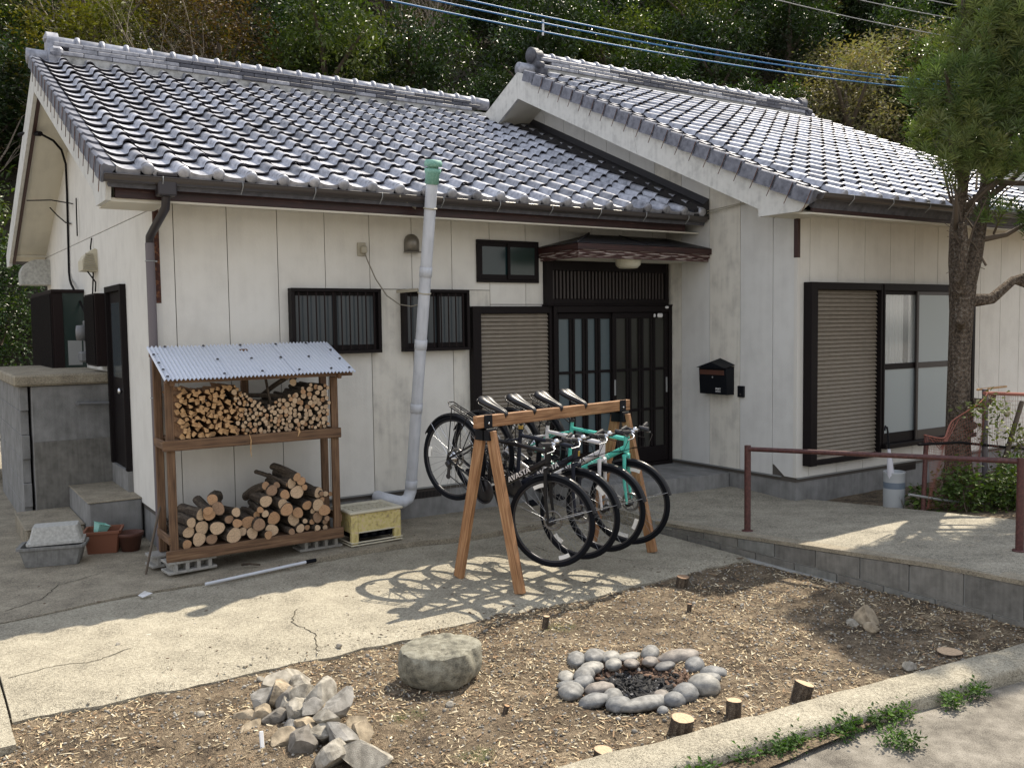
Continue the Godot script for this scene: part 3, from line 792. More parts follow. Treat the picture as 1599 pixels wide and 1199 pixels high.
func build_walls(house: Node3D) -> void:
	var zy := Transform3D(Basis(Vector3(0, 0, -1), Vector3.UP, Vector3(1, 0, 0)), Vector3.ZERO)
	# closed bodies behind the cladding
	var core := MB.new()
	core.prism([Vector2(0.0135, 0.3), Vector2(0.0135, 3.06), Vector2(3.45, main_y(-3.45) - 0.13), Vector2(7.0, 3.2), Vector2(7.0, 0.3)], 0.014, XB + 0.2, zy)
	var wall := obj("wall", core.done(), mats.joint_dark, house)
	var core2 := MB.new()
	core2.prism([Vector2(-ZB + 0.0135, 0.3), Vector2(-ZB + 0.0135, 3.06), Vector2(2.37, wing_y(-2.37) - 0.13), Vector2(6.59, 3.2), Vector2(6.59, 0.3)], XB + 0.0135, 10.985, zy)
	var wall2 := obj("wall", core2.done(), mats.joint_dark, house)
	var g := 0.0035
	# front of the main part
	var xs := [0.0]
	for k in range(1, 14): xs.append(-0.303 + PANEL * k)
	xs.append(XB - 0.002)
	for k in xs.size() - 1:
		var a: float = xs[k] + (g if k > 0 else 0.0)
		var b: float = xs[k + 1] - g
		var split: float = 2.338 if (k >= 4 and k <= 7) else (2.19 if k >= 8 and k <= 9 else 0.0)
		if split > 0.0:
			obj("panel", panel_mesh([Vector2(a, 0.35), Vector2(b, 0.35), Vector2(b, split - g), Vector2(a, split - g)], -0.012, 0.0, Transform3D.IDENTITY), mats.wall_stained if k in [5, 7] else mats.wall_paint, wall)
			obj("panel", panel_mesh([Vector2(a, split + g), Vector2(b, split + g), Vector2(b, 3.06), Vector2(a, 3.06)], -0.012, 0.0, Transform3D.IDENTITY), mats.wall_paint, wall)
		else:
			obj("panel", panel_mesh([Vector2(a, 0.35), Vector2(b, 0.35), Vector2(b, 3.06), Vector2(a, 3.06)], -0.012, 0.0, Transform3D.IDENTITY), mats.wall_paint, wall)
	# left end wall: smooth render, in two lifts with a seam under the gable
	obj("panel", panel_mesh([Vector2(0.0, 0.35), Vector2(0.0, 2.995), Vector2(7.0, 3.05), Vector2(7.0, 0.35)], -0.002, 0.012, zy), mats.wall_paint, wall)
	obj("panel", panel_mesh([Vector2(0.0, 3.003), Vector2(0.0, 3.2), Vector2(3.45, main_y(-3.45) - 0.32), Vector2(7.0, 3.3), Vector2(7.0, 3.058)], -0.002, 0.012, zy), mats.wall_paint, wall)
	# side of the wing, panel by panel up to the gable soffit
	var zs := [-6.6]
	for k in range(-9, 10): zs.append(-2.48 + PANEL * k)
	zs.append(ZB)
	for k in zs.size() - 1:
		var a: float = zs[k] + g
		var b: float = zs[k + 1] - (g if k < zs.size() - 2 else 0.0)
		var bot := 0.35 if a > -0.3 else 2.6
		var o := [Vector2(-b, bot), Vector2(-a, bot)]
		for z in ([a, b] if (a > -2.37 or b < -2.37) else [a, -2.37, b]):
			var y: float = minf(wing_y(z), wing_y(-2.37) - SLOPE2 * absf(z + 2.37)) - 0.32
			if z > 1.8: y = 3.05
			o.append(Vector2(-z, y))
		if k == zs.size() - 2:   # corner of the lowest panel is broken off
			o = [Vector2(-b, 0.35), Vector2(-(a + 0.16), 0.35), Vector2(-(a + 0.03), 0.45), Vector2(-a, 0.35), Vector2(-a, 3.05), Vector2(-b, 3.05)]
			o = [Vector2(-b, 0.35), Vector2(-(a + 0.16), 0.352), Vector2(-(a + 0.02), 0.46), Vector2(-a, 0.46), Vector2(-a, 3.05), Vector2(-b, 3.05)]
		obj("panel", panel_mesh(o, XB, XB + 0.012, zy), mats.wall_stained if k in [15, 17] else mats.wall_paint_grey, wall2)
	# front of the wing
	var fx := [XB]
	for k in range(0, 12): fx.append(XB + 0.195 + PANEL * k)
	fx.append(11.0)
	for k in fx.size() - 1:
		var a: float = fx[k] + (g if k > 0 else 0.012)
		var b: float = fx[k + 1] - g
		if b - a < 0.03: continue
		obj("panel", panel_mesh([Vector2(a, 0.35), Vector2(b, 0.35), Vector2(b, 3.06), Vector2(a, 3.06)], ZB - 0.012, ZB, Transform3D.IDENTITY), mats.wall_paint, wall2)
	var br := MB.new()
	br.span(Vector3(10.988, 0.35, -6.6), Vector3(11.003, 4.0, ZB - 0.012))
	obj("panel", br.done(), mats.wall_paint, wall2)
	# corner trims: brown metal above, white below
	for w in 2:
		var x: float = [0.0, XB][w]
		var z: float = [0.0, ZB][w]
		var yb: float = [2.2, 2.62][w]
		var t := MB.new()
		t.span(Vector3(x - 0.008, yb, z - 0.04), Vector3(x - 0.003, 3.02, z + 0.003))
		t.span(Vector3(x - 0.008, yb, z + 0.003), Vector3(x + 0.032, 3.02, z + 0.009))
		obj("corner_trim", t.done(), mats.rusty_trim if w == 0 else mats.brown_trim, house)
		var t2 := MB.new()
		t2.span(Vector3(x - 0.007, 0.355, z - 0.035), Vector3(x - 0.003, yb - 0.002, z + 0.003))
		t2.span(Vector3(x - 0.007, 0.355, z + 0.003), Vector3(x + 0.038, yb - 0.002, z + 0.008))
		obj("corner_trim", t2.done(), mats.corner_white, house)
	# foundation
	var f := MB.new()
	f.span(Vector3(0.02, -0.3, -7.0), Vector3(XB + 0.1, 0.345, -0.02))
	f.span(Vector3(XB + 0.02, -0.3, -6.6), Vector3(10.98, 0.345, ZB - 0.02))
	obj("foundation", f.done(), mats.foundation, house)
	var sill := MB.new()
	sill.span(Vector3(0.0, 0.335, -0.02), Vector3(XB, 0.348, 0.006))
	sill.span(Vector3(XB - 0.006, 0.335, 0.01), Vector3(XB + 0.02, 0.348, ZB - 0.2))
	sill.span(Vector3(XB + 0.02, 0.335, ZB - 0.02), Vector3(11.0, 0.348, ZB + 0.006))
	obj("drip_edge", sill.done(), mats.steel_grey, house)
	for v in [[2.37, 2.72, -0.02], [7.55, 7.95, ZB - 0.02]]:
		var vn := obj("foundation_vent", panel_mesh([Vector2(v[0], 0.235), Vector2(v[1], 0.235), Vector2(v[1], 0.335), Vector2(v[0], 0.335)], v[2] - 0.01, v[2] + 0.006, Transform3D.IDENTITY), mats.black_paint, house)
		for k in 22:
			var b := MB.new()
			var x: float = v[0] + 0.008 + k * (v[1] - v[0] - 0.016) / 21.0
			b.span(Vector3(x - 0.003, 0.237, v[2] + 0.006), Vector3(x + 0.003, 0.333, v[2] + 0.011))
			obj("bar", b.done(), mats.sash_light, vn)

func sash_window(house: Node3D, x0: float, x1: float, y0: float, y1: float, z: float, proud: float, bars: int, panes: Array, split := 0.5) -> Node3D:
	# an aluminium window set proud of the wall, with a grille of upright bars where bars > 0
	var f := MB.new()
	var t := 0.032
	f.span(Vector3(x0, y0, z + 0.002), Vector3(x1, y0 + t, z + proud), 0.003)
	f.span(Vector3(x0, y1 - t, z + 0.002), Vector3(x1, y1, z + proud), 0.003)
	f.span(Vector3(x0, y0 + t, z + 0.002), Vector3(x0 + t, y1 - t, z + proud), 0.003)
	f.span(Vector3(x1 - t, y0 + t, z + 0.002), Vector3(x1, y1 - t, z + proud), 0.003)
	var w := obj("window", f.done(), mats.sash, house)
	var xm := lerpf(x0, x1, split)
	var zi := z + 0.012
	for k in 2:
		var a := x0 + t if k == 0 else xm - 0.02
		var b := xm + 0.02 if k == 0 else x1 - t
		var zz := zi + (0.0 if k == 0 else 0.02)
		var s := MB.new()
		for q in [[a, y0 + t, a + 0.03, y1 - t], [b - 0.03, y0 + t, b, y1 - t], [a + 0.03, y0 + t, b - 0.03, y0 + t + 0.05], [a + 0.03, y1 - t - 0.035, b - 0.03, y1 - t]]:
			s.span(Vector3(q[0], q[1], zz), Vector3(q[2], q[3], zz + 0.018), 0.002)
		obj("sash_frame", s.done(), mats.sash, w)
		var p := MB.new()
		p.span(Vector3(a + 0.03, y0 + t + 0.05, zz + 0.004), Vector3(b - 0.03, y1 - t - 0.035, zz + 0.009))
		obj("pane", p.done(), panes[k], w)
	for k in bars:
		var b := MB.new()
		var x := x0 + t + (x1 - x0 - 2 * t) * (k + 0.5) / bars
		b.span(Vector3(x - 0.0055, y0 + t, z + proud - 0.02), Vector3(x + 0.0055, y1 - t, z + proud - 0.008), 0.002)
		obj("bar", b.done(), mats.grille_brown, w)
	return w

func shutter(house: Node3D, x0: float, x1: float, y0: float, y1: float, z: float, proud: float, n: int) -> void:
	var f := MB.new()
	f.span(Vector3(x0, y0, z + 0.002), Vector3(x0 + 0.1, y1, z + proud + 0.02), 0.004)
	f.span(Vector3(x1 - 0.035, y0, z + 0.002), Vector3(x1, y1, z + proud), 0.004)
	f.span(Vector3(x0 + 0.1, y1 - 0.075, z + 0.002), Vector3(x1 - 0.035, y1, z + proud), 0.004)
	f.span(Vector3(x0 + 0.1, y0, z + 0.002), Vector3(x1 - 0.035, y0 + 0.05, z + proud), 0.004)
	f.span(Vector3(x0 + 0.1, y0 + 0.05, z + 0.002), Vector3(x1 - 0.035, y1 - 0.075, z + 0.01))
	var s := obj("shutter", f.done(), mats.sash, house)
	var h := (y1 - y0 - 0.125) / n
	var sm := MB.new()
	var L := x1 - x0 - 0.141
	sm.prism([Vector2(0.0, 0.0), Vector2(0.0, h * 0.94), Vector2(0.008, h * 0.92), Vector2(0.03, h * 0.2), Vector2(0.032, h * 0.06), Vector2(0.025, 0.0)], 0.0, L, Transform3D(Basis(Vector3(0, 0, 1), Vector3.UP, Vector3(1, 0, 0)).orthonormalized(), Vector3.ZERO))
	var mesh := sm.done()
	for k in n:
		obj("slat", mesh, mats.shutter_slat, s, Transform3D(Basis.IDENTITY, Vector3(x0 + 0.103, y0 + 0.05 + k * h, z + 0.012)))

func build_openings(house: Node3D) -> void:
	var pd: Material = mats.pane_dark
	sash_window(house, 1.145, 2.04, 1.725, 2.338, 0.0, 0.1, 10, [pd, pd])
	sash_window(house, 2.288, 3.03, 1.725, 2.338, 0.0, 0.1, 8, [pd, pd], 0.55)
	sash_window(house, 3.17, 3.945, 2.42, 2.86, 0.0, 0.035, 0, [mats.pane_teal, mats.pane_green])
	shutter(house, 3.07, 4.09, 0.36, 2.17, 0.0, 0.07, 40)
	# entrance: lattice over a pair of sliding doors
	var tf := MB.new()
	tf.span(Vector3(4.015, 2.19, 0.002), Vector3(4.10, 2.8, 0.075), 0.003)
	tf.span(Vector3(5.75, 2.19, 0.002), Vector3(5.80, 2.8, 0.075), 0.003)
	tf.span(Vector3(4.10, 2.56, 0.002), Vector3(5.75, 2.8, 0.07), 0.003)
	tf.span(Vector3(4.10, 2.19, 0.002), Vector3(5.75, 2.25, 0.075), 0.003)
	tf.span(Vector3(4.10, 2.25, 0.002), Vector3(5.75, 2.56, 0.012))
	var tr := obj("transom", tf.done(), mats.sash, house)
	for k in 33:
		var b := MB.new()
		var x := 4.125 + k * 0.05
		b.span(Vector3(x - 0.012, 2.25, 0.02), Vector3(x + 0.012, 2.56, 0.05), 0.003)
		obj("slat", b.done(), mats.sash_light, tr)
	var df := MB.new()
	df.span(Vector3(4.093, 0.29, 0.002), Vector3(4.135, 2.17, 0.1), 0.004)
	df.span(Vector3(5.785, 0.29, 0.002), Vector3(5.83, 2.18, 0.1), 0.004)
	df.span(Vector3(4.135, 2.1, 0.002), Vector3(5.785, 2.17, 0.1), 0.004)
	df.span(Vector3(4.0, 2.172, 0.002), Vector3(5.83, 2.188, 0.11), 0.003)
	df.span(Vector3(4.135, 0.29, 0.002), Vector3(5.785, 0.33, 0.1), 0.004)
	df.span(Vector3(4.135, 0.33, 0.002), Vector3(5.785, 2.1, 0.008))
	var door := obj("entrance_door", df.done(), mats.sash, house)
	for k in 2:
		var a: float = [4.14, 4.93][k]
		var b: float = [4.98, 5.78][k]
		var z: float = [0.014, 0.05][k]
		var l := MB.new()
		for q in [[a, 0.335, a + 0.055, 2.095], [b - 0.055, 0.335, b, 2.095], [a + 0.055, 0.335, b - 0.055, 0.52], [a + 0.055, 2.03, b - 0.055, 2.095], [a + 0.055, 1.42, b - 0.055, 1.45], [a + 0.055, 0.95, b - 0.055, 0.98]]:
			l.span(Vector3(q[0], q[1], z), Vector3(q[2], q[3], z + 0.03), 0.003)
		var leaf := obj("door_leaf", l.done(), mats.sash, door)
		var p := MB.new()
		p.span(Vector3(a + 0.055, 0.52, z + 0.008), Vector3(b - 0.055, 2.03, z + 0.012))
		obj("pane", p.done(), mats.pane_door_reflection if k == 0 else mats.pane_door_dim, leaf)
		for j in 3:
			for e in [-1, 1]:
				var st := MB.new()
				var x: float = lerpf(a + 0.055, b - 0.055, (j + 1) / 4.0) + e * 0.022
				st.span(Vector3(x - 0.016, 0.522, z + 0.0125), Vector3(x + 0.016, 2.028, z + 0.034), 0.003)
				obj("mullion", st.done(), mats.sash, leaf)
		var hd := MB.new()
		var hx := a + 0.028 if k == 1 else b - 0.03
		hd.span(Vector3(hx - 0.012, 1.15, z + 0.03), Vector3(hx + 0.012, 1.33, z + 0.036), 0.002)
		if k == 1: hd.span(Vector3(b - 0.04, 1.15, z + 0.03), Vector3(b - 0.016, 1.33, z + 0.036), 0.002)
		obj("handle", hd.done(), mats.steel_grey, leaf)
	var lock := MB.new()
	lock.box(Vector3(5.62, 2.06, 0.115), Vector3(0.08, 0.05, 0.03), Basis.IDENTITY, 0.012)
	lock.box(Vector3(5.54, 2.06, 0.11), Vector3(0.03, 0.04, 0.02), Basis.IDENTITY, 0.008)
	lock.box(Vector3(5.73, 2.155, 0.115), Vector3(0.05, 0.03, 0.03), Basis.IDENTITY, 0.01)
	obj("door_sensor", lock.done(), mats.white_plastic, door)
	# canopy over the entrance: hipped sheet roof, stepped fascia, pale soffit
	var cz := 0.74
	var cr := MB.new()
	var A := Vector3(3.93, 2.80, 0.0); var B := Vector3(3.93, 2.80, cz); var C := Vector3(XB - 0.005, 2.80, cz); var D := Vector3(XB - 0.005, 2.975, 0.0); var E := Vector3(4.66, 2.975, 0.0)
	cr.face([A, B, E], Vector3(-0.3, 1, 0))
	cr.face([B, C, D, E], Vector3(0, 1, 0.3))
	var can := obj("canopy", cr.done(), mats.flashing, house)
	var hip := MB.new()
	hip.tube([B + Vector3(0.02, 0.01, -0.02), E + Vector3(0, 0.012, 0)], 0.012, 6)
	hip.tube([Vector3(4.95, 2.808, cz - 0.02), Vector3(5.1, 2.98, 0.0)], 0.006, 6)
	obj("hip_roll", hip.done(), mats.flashing, can)
	for st in [[0.0, 2.735, 2.795], [0.03, 2.69, 2.735], [0.05, 2.655, 2.69]]:
		var b := MB.new()
		var i: float = st[0]
		b.span(Vector3(3.935 + i, st[1], 0.002), Vector3(3.975 + i, st[2], cz - i - 0.0))
		b.span(Vector3(3.975 + i, st[1], cz - 0.04 - i), Vector3(XB - 0.006, st[2], cz - i))
		obj("fascia", b.done(), mats.fascia if i == 0.0 else mats.fascia_worn, can)
	var so := MB.new()
	so.span(Vector3(4.03, 2.668, 0.004), Vector3(XB - 0.006, 2.68, cz - 0.095))
	obj("soffit", so.done(), mats.soffit_paint, can)
	var lm := MB.new()
	lm.lathe([Vector2(0.0, -0.1), Vector2(0.1, -0.095), Vector2(0.135, -0.06), Vector2(0.14, -0.02), Vector2(0.14, 0.0)], 24, Transform3D(Basis.IDENTITY, Vector3(4.82, 2.667, 0.48)))
	obj("ceiling_lamp", lm.done(), mats.lamp_cover, can)
	# large window of the wing: shutter on the left, two sliding panes with curtains
	shutter(house, 5.93, 7.15, 0.47, 2.37, ZB, 0.09, 41)
	var y0 := 0.55
	var f := MB.new()
	f.span(Vector3(7.153, 2.29, ZB + 0.002), Vector3(8.95, 2.37, ZB + 0.1), 0.004)
	f.span(Vector3(7.153, y0, ZB + 0.002), Vector3(8.95, y0 + 0.05, ZB + 0.14), 0.004)
	f.span(Vector3(8.89, y0 + 0.05, ZB + 0.002), Vector3(8.95, 2.29, ZB + 0.1), 0.004)
	f.span(Vector3(7.153, y0 + 0.05, ZB + 0.002), Vector3(7.18, 2.29, ZB + 0.1), 0.004)
	var w := obj("window", f.done(), mats.sash, house)
	for k in 2:
		var a: float = [7.18, 7.79][k]
		var b: float = [7.87, 8.89][k]
		var z: float = ZB + [0.03, 0.058][k]
		var s := MB.new()
		var mid := 1.455
		for q in [[a, y0 + 0.05, a + 0.04, 2.29], [b - 0.045, y0 + 0.05, b, 2.29], [a + 0.04, y0 + 0.05, b - 0.045, y0 + 0.16], [a + 0.04, 2.25, b - 0.045, 2.29], [a + 0.04, mid - 0.035, b - 0.045, mid + 0.03]]:
			s.span(Vector3(q[0], q[1], z), Vector3(q[2], q[3], z + 0.024), 0.003)
		obj("sash_frame", s.done(), mats.sash if k == 0 else mats.sash_light, w)
		for h in 2:
			var p := MB.new()
			p.span(Vector3(a + 0.04, [y0 + 0.16, mid + 0.03][h], z + 0.008), Vector3(b - 0.045, [mid - 0.035, 2.25][h], z + 0.012))
			obj("pane", p.done(), mats.clear_glass if h == 1 and k == 0 else mats.frosted, w)
	var cu := MB.new()
	cu.smooth(true)
	for e in [[7.19, 7.63, 0], [7.72, 7.86, 1]]:
		var n := 60
		for k in n:
			var xa: float = lerpf(e[0], e[1], k / float(n))
			var xb: float = lerpf(e[0], e[1], (k + 1) / float(n))
			var za := ZB + 0.014 + 0.0075 * sin(xa * 105.0) + 0.003 * sin(xa * 41.0)
			var zb := ZB + 0.014 + 0.0075 * sin(xb * 105.0) + 0.003 * sin(xb * 41.0)
			cu.quad(Vector3(xa, 1.4, za), Vector3(xb, 1.4, zb), Vector3(xb, 2.29, zb), Vector3(xa, 2.29, za))
	obj("curtain", cu.done(), mats.curtain, w)
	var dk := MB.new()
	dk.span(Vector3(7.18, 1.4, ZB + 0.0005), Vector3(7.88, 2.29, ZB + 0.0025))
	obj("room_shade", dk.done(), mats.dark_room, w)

func build_fittings(house: Node3D) -> void:
	# downspout at the left corner, with its hopper
	var hp := MB.new()
	hp.box(Vector3(-0.045, 3.09, 0.64), Vector3(0.14, 0.15, 0.13), Basis.IDENTITY, 0.01)
	hp.box(Vector3(-0.045, 3.175, 0.64), Vector3(0.155, 0.03, 0.145), Basis.IDENTITY, 0.006)
	obj("downspout_hopper", hp.done(), mats.downspout_dark, house)
	var d1 := MB.new()
	d1.tube([Vector3(-0.045, 3.02, 0.64), Vector3(-0.045, 2.93, 0.61), Vector3(-0.05, 2.80, 0.2), Vector3(-0.055, 2.75, 0.065), Vector3(-0.055, 2.68, 0.05)], 0.034, 12)
	obj("downspout", d1.done(), mats.downspout_dark, house)
	var d2 := MB.new()
	d2.tube([Vector3(-0.055, 2.7, 0.05), Vector3(-0.055, 0.06, 0.05)], 0.037, 12)
	obj("downspout", d2.done(), mats.downspout_grey, house)
	for y in [2.55, 1.4]:
		var c := MB.new()
		c.ring(Vector3(-0.055, y, 0.05), Vector3.UP, 0.038, 0.006, 16, 6)
		c.box(Vector3(-0.02, y, 0.03), Vector3(0.05, 0.012, 0.012))
		obj("pipe_clip", c.done(), mats.steel_grey, house)
	# tall plastic vent pipe from the foundation up past the eaves
	var base := Vector3(2.275, 0.3, 0.16)
	var top := Vector3(2.238, 3.28, 0.795)
	var pp := MB.new()
	pp.tube([Vector3(1.985, 0.315, 0.03), Vector3(1.985, 0.315, 0.12), Vector3(2.03, 0.30, 0.165), Vector3(2.14, 0.265, 0.17)], 0.062, 18)
	pp.tube([Vector3(2.1, 0.275, 0.17), Vector3(2.19, 0.262, 0.168), Vector3(2.25, 0.29, 0.165), Vector3(2.275, 0.36, 0.17), base.lerp(top, 0.04), top], [0.06, 0.06, 0.06, 0.058, 0.056, 0.054], 18)
	var pipe := obj("vent_pipe", pp.done(), mats.pvc, house)
	var ax := (top - base).normalized()
	var pb := Basis(ax.cross(Vector3.BACK).normalized(), ax, ax.cross(Vector3.BACK).normalized().cross(ax)).orthonormalized()
	for t in [0.045, 0.3, 0.505, 0.73]:
		var j := MB.new()
		j.lathe([Vector2(0.0585, -0.046), Vector2(0.0602, -0.045), Vector2(0.0602, 0.045), Vector2(0.0585, 0.046)], 18, Transform3D(pb, base.lerp(top, t)))
		obj("pipe_joint", j.done(), mats.pvc, pipe)
	var cp := MB.new()
	cp.lathe([Vector2(0.054, -0.03), Vector2(0.063, -0.025), Vector2(0.064, 0.06), Vector2(0.074, 0.075), Vector2(0.076, 0.11), Vector2(0.06, 0.112)], 20, Transform3D(pb, top))
	cp.lathe([Vector2(0.05, 0.112), Vector2(0.05, 0.128)], 20, Transform3D(pb, top))
	cp.lathe([Vector2(0.0, 0.126), Vector2(0.08, 0.128), Vector2(0.082, 0.16), Vector2(0.07, 0.185), Vector2(0.0, 0.19)], 20, Transform3D(pb, top))
	obj("pipe_cap", cp.done(), mats.pipe_cap, pipe)
	for t in [0.92, 0.665]:
		var c := MB.new()
		var q := base.lerp(top, t)
		c.ring(q, ax, 0.058, 0.007, 20, 6)
		if t > 0.8:
			c.box(q + Vector3(-0.16, 0.06, -0.12), Vector3(0.33, 0.022, 0.006), Basis(Vector3(0, 0, 1), -0.3) * Basis(Vector3.UP, 0.6))
		else:
			c.box(q + Vector3(-0.05, 0.03, -0.25), Vector3(0.02, 0.03, 0.42))
		obj("pipe_strap", c.done(), mats.plastic_beige, pipe)
	# outlet box with a cable looping to the pipe
	var ob := MB.new()
	ob.box(Vector3(1.885, 2.715, 0.012), Vector3(0.085, 0.125, 0.024), Basis.IDENTITY, 0.004)
	ob.box(Vector3(1.895, 2.71, 0.045), Vector3(0.06, 0.07, 0.05), Basis.IDENTITY, 0.012)
	var outlet := obj("outlet_box", ob.done(), mats.plastic_beige, house)
	var cb := MB.new()
	cb.tube([Vector3(1.90, 2.68, 0.05), Vector3(1.925, 2.6, 0.06), Vector3(1.99, 2.43, 0.09), Vector3(2.08, 2.27, 0.14), Vector3(2.18, 2.185, 0.2), Vector3(2.28, 2.165, 0.26), Vector3(2.36, 2.19, 0.32), Vector3(2.42, 2.26, 0.37)], 0.006, 6)
	obj("cable", cb.done(), mats.cable_grey, outlet)
	var pl := MB.new()
	pl.tube([Vector3(2.36, 2.2, 0.33), Vector3(2.40, 2.28, 0.37)], 0.014, 8)
	obj("plug", pl.done(), mats.white_plastic, outlet)
	# round hood vent on the front wall
	var hv := MB.new()
	hv.lathe([Vector2(0.072, 0.0), Vector2(0.078, 0.002), Vector2(0.078, 0.1), Vector2(0.073, 0.13), Vector2(0.058, 0.157), Vector2(0.035, 0.176), Vector2(0.0, 0.184)], 24, Transform3D(Basis.IDENTITY, Vector3(2.42, 2.70, 0.012)))
	hv.box(Vector3(2.42, 2.703, 0.05), Vector3(0.17, 0.01, 0.1), Basis.IDENTITY, 0.004)
	obj("hood_vent", hv.done(), mats.bronze_hood, house)
	# left end wall: duct hood, square hood vent, barred window, door, meter
	var dh := MB.new()
	var o := [Vector2(0.002, 2.64), Vector2(0.002, 3.0)]
	for k in 8:
		var t := PI / 2 * k / 7.0
		o.append(Vector2(0.15 + 0.23 * sin(t), 2.78 + 0.22 * cos(t)))
	o.append(Vector2(0.38, 2.64))
	dh.prism(o, 6.6, 6.98, Transform3D(Basis(Vector3(-1, 0, 0), Vector3.UP, Vector3(0, 0, -1)), Vector3.ZERO))
	obj("duct_hood", dh.done(), mats.galvanised, house)
	var sv := MB.new()
	sv.prism([Vector2(0.002, 2.62), Vector2(0.002, 2.86), Vector2(0.03, 2.87), Vector2(0.12, 2.8), Vector2(0.155, 2.74), Vector2(0.155, 2.63)], 2.75, 3.05, Transform3D(Basis(Vector3(-1, 0, 0), Vector3.UP, Vector3(0, 0, -1)), Vector3.ZERO))
	var svo := obj("hood_vent", sv.done(), mats.crate_rim, house)
	for k in 7:
		var b := MB.new()
		b.box(Vector3(-0.085, 2.645 + k * 0.027, -2.742), Vector3(0.14 - k * 0.01, 0.012, 0.016), Basis(Vector3.RIGHT, 0.5))
		obj("slat", b.done(), mats.plastic_beige, svo)
	var bw := MB.new()
	bw.span(Vector3(-0.36, 2.42, -5.72), Vector3(-0.003, 2.46, -3.72), 0.004)
	bw.span(Vector3(-0.36, 1.52, -5.7), Vector3(-0.34, 2.42, -3.76))
	bw.span(Vector3(-0.36, 1.5, -5.72), Vector3(-0.003, 1.53, -3.72), 0.004)
	bw.span(Vector3(-0.34, 1.53, -5.7), Vector3(-0.003, 2.42, -5.67))
	bw.span(Vector3(-0.34, 1.53, -3.78), Vector3(-0.24, 2.42, -3.74), 0.002)
	var bay := obj("bay_window", bw.done(), mats.grille_brown, house)
	for k in 30:
		var b := MB.new()
		b.span(Vector3(-0.375, 1.53, -5.68 + k * 0.065), Vector3(-0.3605, 2.41, -5.65 + k * 0.065))
		obj("slat", b.done(), mats.sash, bay)
	var bp2 := MB.new()
	bp2.span(Vector3(-0.24, 1.53, -3.77), Vector3(-0.003, 2.42, -3.755))
	obj("pane", bp2.done(), mats.pane_green, bay)
	var bn := MB.new()
	bn.span(Vector3(-0.2, 1.57, -3.753), Vector3(-0.05, 1.86, -3.747))
	obj("notice", bn.done(), mats.steel_grey, bay)
	var rw := MB.new()
	rw.span(Vector3(-0.15, 1.6, -2.75), Vector3(-0.12, 2.36, -2.13), 0.002)
	rw.span(Vector3(-0.12, 2.33, -2.75), Vector3(-0.003, 2.36, -2.13), 0.002)
	rw.span(Vector3(-0.12, 1.6, -2.75), Vector3(-0.003, 1.63, -2.13), 0.002)
	rw.span(Vector3(-0.12, 1.63, -2.16), Vector3(-0.003, 2.33, -2.13), 0.002)
	var lw := obj("lattice_window", rw.done(), mats.grille_brown, house)
	for k in 12:
		var b := MB.new()
		b.span(Vector3(-0.165, 1.62, -2.73 + k * 0.05), Vector3(-0.151, 2.34, -2.71 + k * 0.05))
		obj("slat", b.done(), mats.sash, lw)
	var dr := MB.new()
	dr.span(Vector3(-0.06, 0.6, -1.34), Vector3(-0.003, 2.42, -1.29), 0.003)
	dr.span(Vector3(-0.06, 0.6, -2.11), Vector3(-0.003, 2.42, -2.05), 0.003)
	dr.span(Vector3(-0.06, 2.36, -2.05), Vector3(-0.003, 2.42, -1.34), 0.003)
	dr.span(Vector3(-0.02, 0.6, -2.05), Vector3(-0.003, 2.36, -1.34))
	var sd := obj("side_door", dr.done(), mats.sash, house)
	var sp := MB.new()
	sp.span(Vector3(-0.026, 1.5, -1.95), Vector3(-0.021, 2.25, -1.44))
	obj("pane", sp.done(), mats.pane_dark, sd)
	var sk := MB.new()
	sk.lathe([Vector2(0.0, 0.0), Vector2(0.012, 0.0), Vector2(0.012, 0.03), Vector2(0.028, 0.04), Vector2(0.03, 0.06), Vector2(0.018, 0.07), Vector2(0.0, 0.07)], 12, Transform3D(Basis(Vector3(0, 0, 1), PI / 2), Vector3(-0.02, 1.38, -1.42)))
	obj("knob", sk.done(), mats.chrome, sd)
	var th := MB.new()
	th.span(Vector3(-0.05, 0.3, -2.11), Vector3(-0.003, 0.598, -1.29))
	obj("threshold", th.done(), mats.foundation, house)
	var me := MB.new()
	me.box(Vector3(-0.05, 1.88, -3.2), Vector3(0.09, 0.42, 0.26), Basis.IDENTITY, 0.01)
	me.lathe([Vector2(0.0, 0.0), Vector2(0.09, 0.0), Vector2(0.085, 0.09), Vector2(0.0, 0.1)], 16, Transform3D(Basis(Vector3.FORWARD, -PI / 2) , Vector3(-0.09, 1.95, -3.2)))
	me.box(Vector3(-0.1, 1.68, -3.16), Vector3(0.14, 0.12, 0.16), Basis.IDENTITY, 0.02)
	obj("electricity_meter", me.done(), mats.meter_grey, house)
	# cables on the end wall
	var ca := MB.new()
	ca.tube([Vector3(-0.47, 4.45, -5.05), Vector3(-0.44, 4.38, -4.5), Vector3(-0.36, 4.29, -4.0)], 0.03, 8)
	ca.tube([Vector3(-0.36, 4.29, -4.0), Vector3(-0.2, 4.26, -4.2), Vector3(-0.08, 4.2, -4.45), Vector3(-0.025, 4.05, -4.55), Vector3(-0.02, 3.7, -4.59), Vector3(-0.02, 2.72, -4.72), Vector3(-0.03, 2.62, -4.6), Vector3(-0.06, 2.55, -4.3), Vector3(-0.05, 2.45, -4.1), Vector3(-0.05, 2.2, -3.45), Vector3(-0.05, 2.1, -3.2)], 0.014, 8)
	obj("service_cable", ca.done(), mats.cable_black, house)
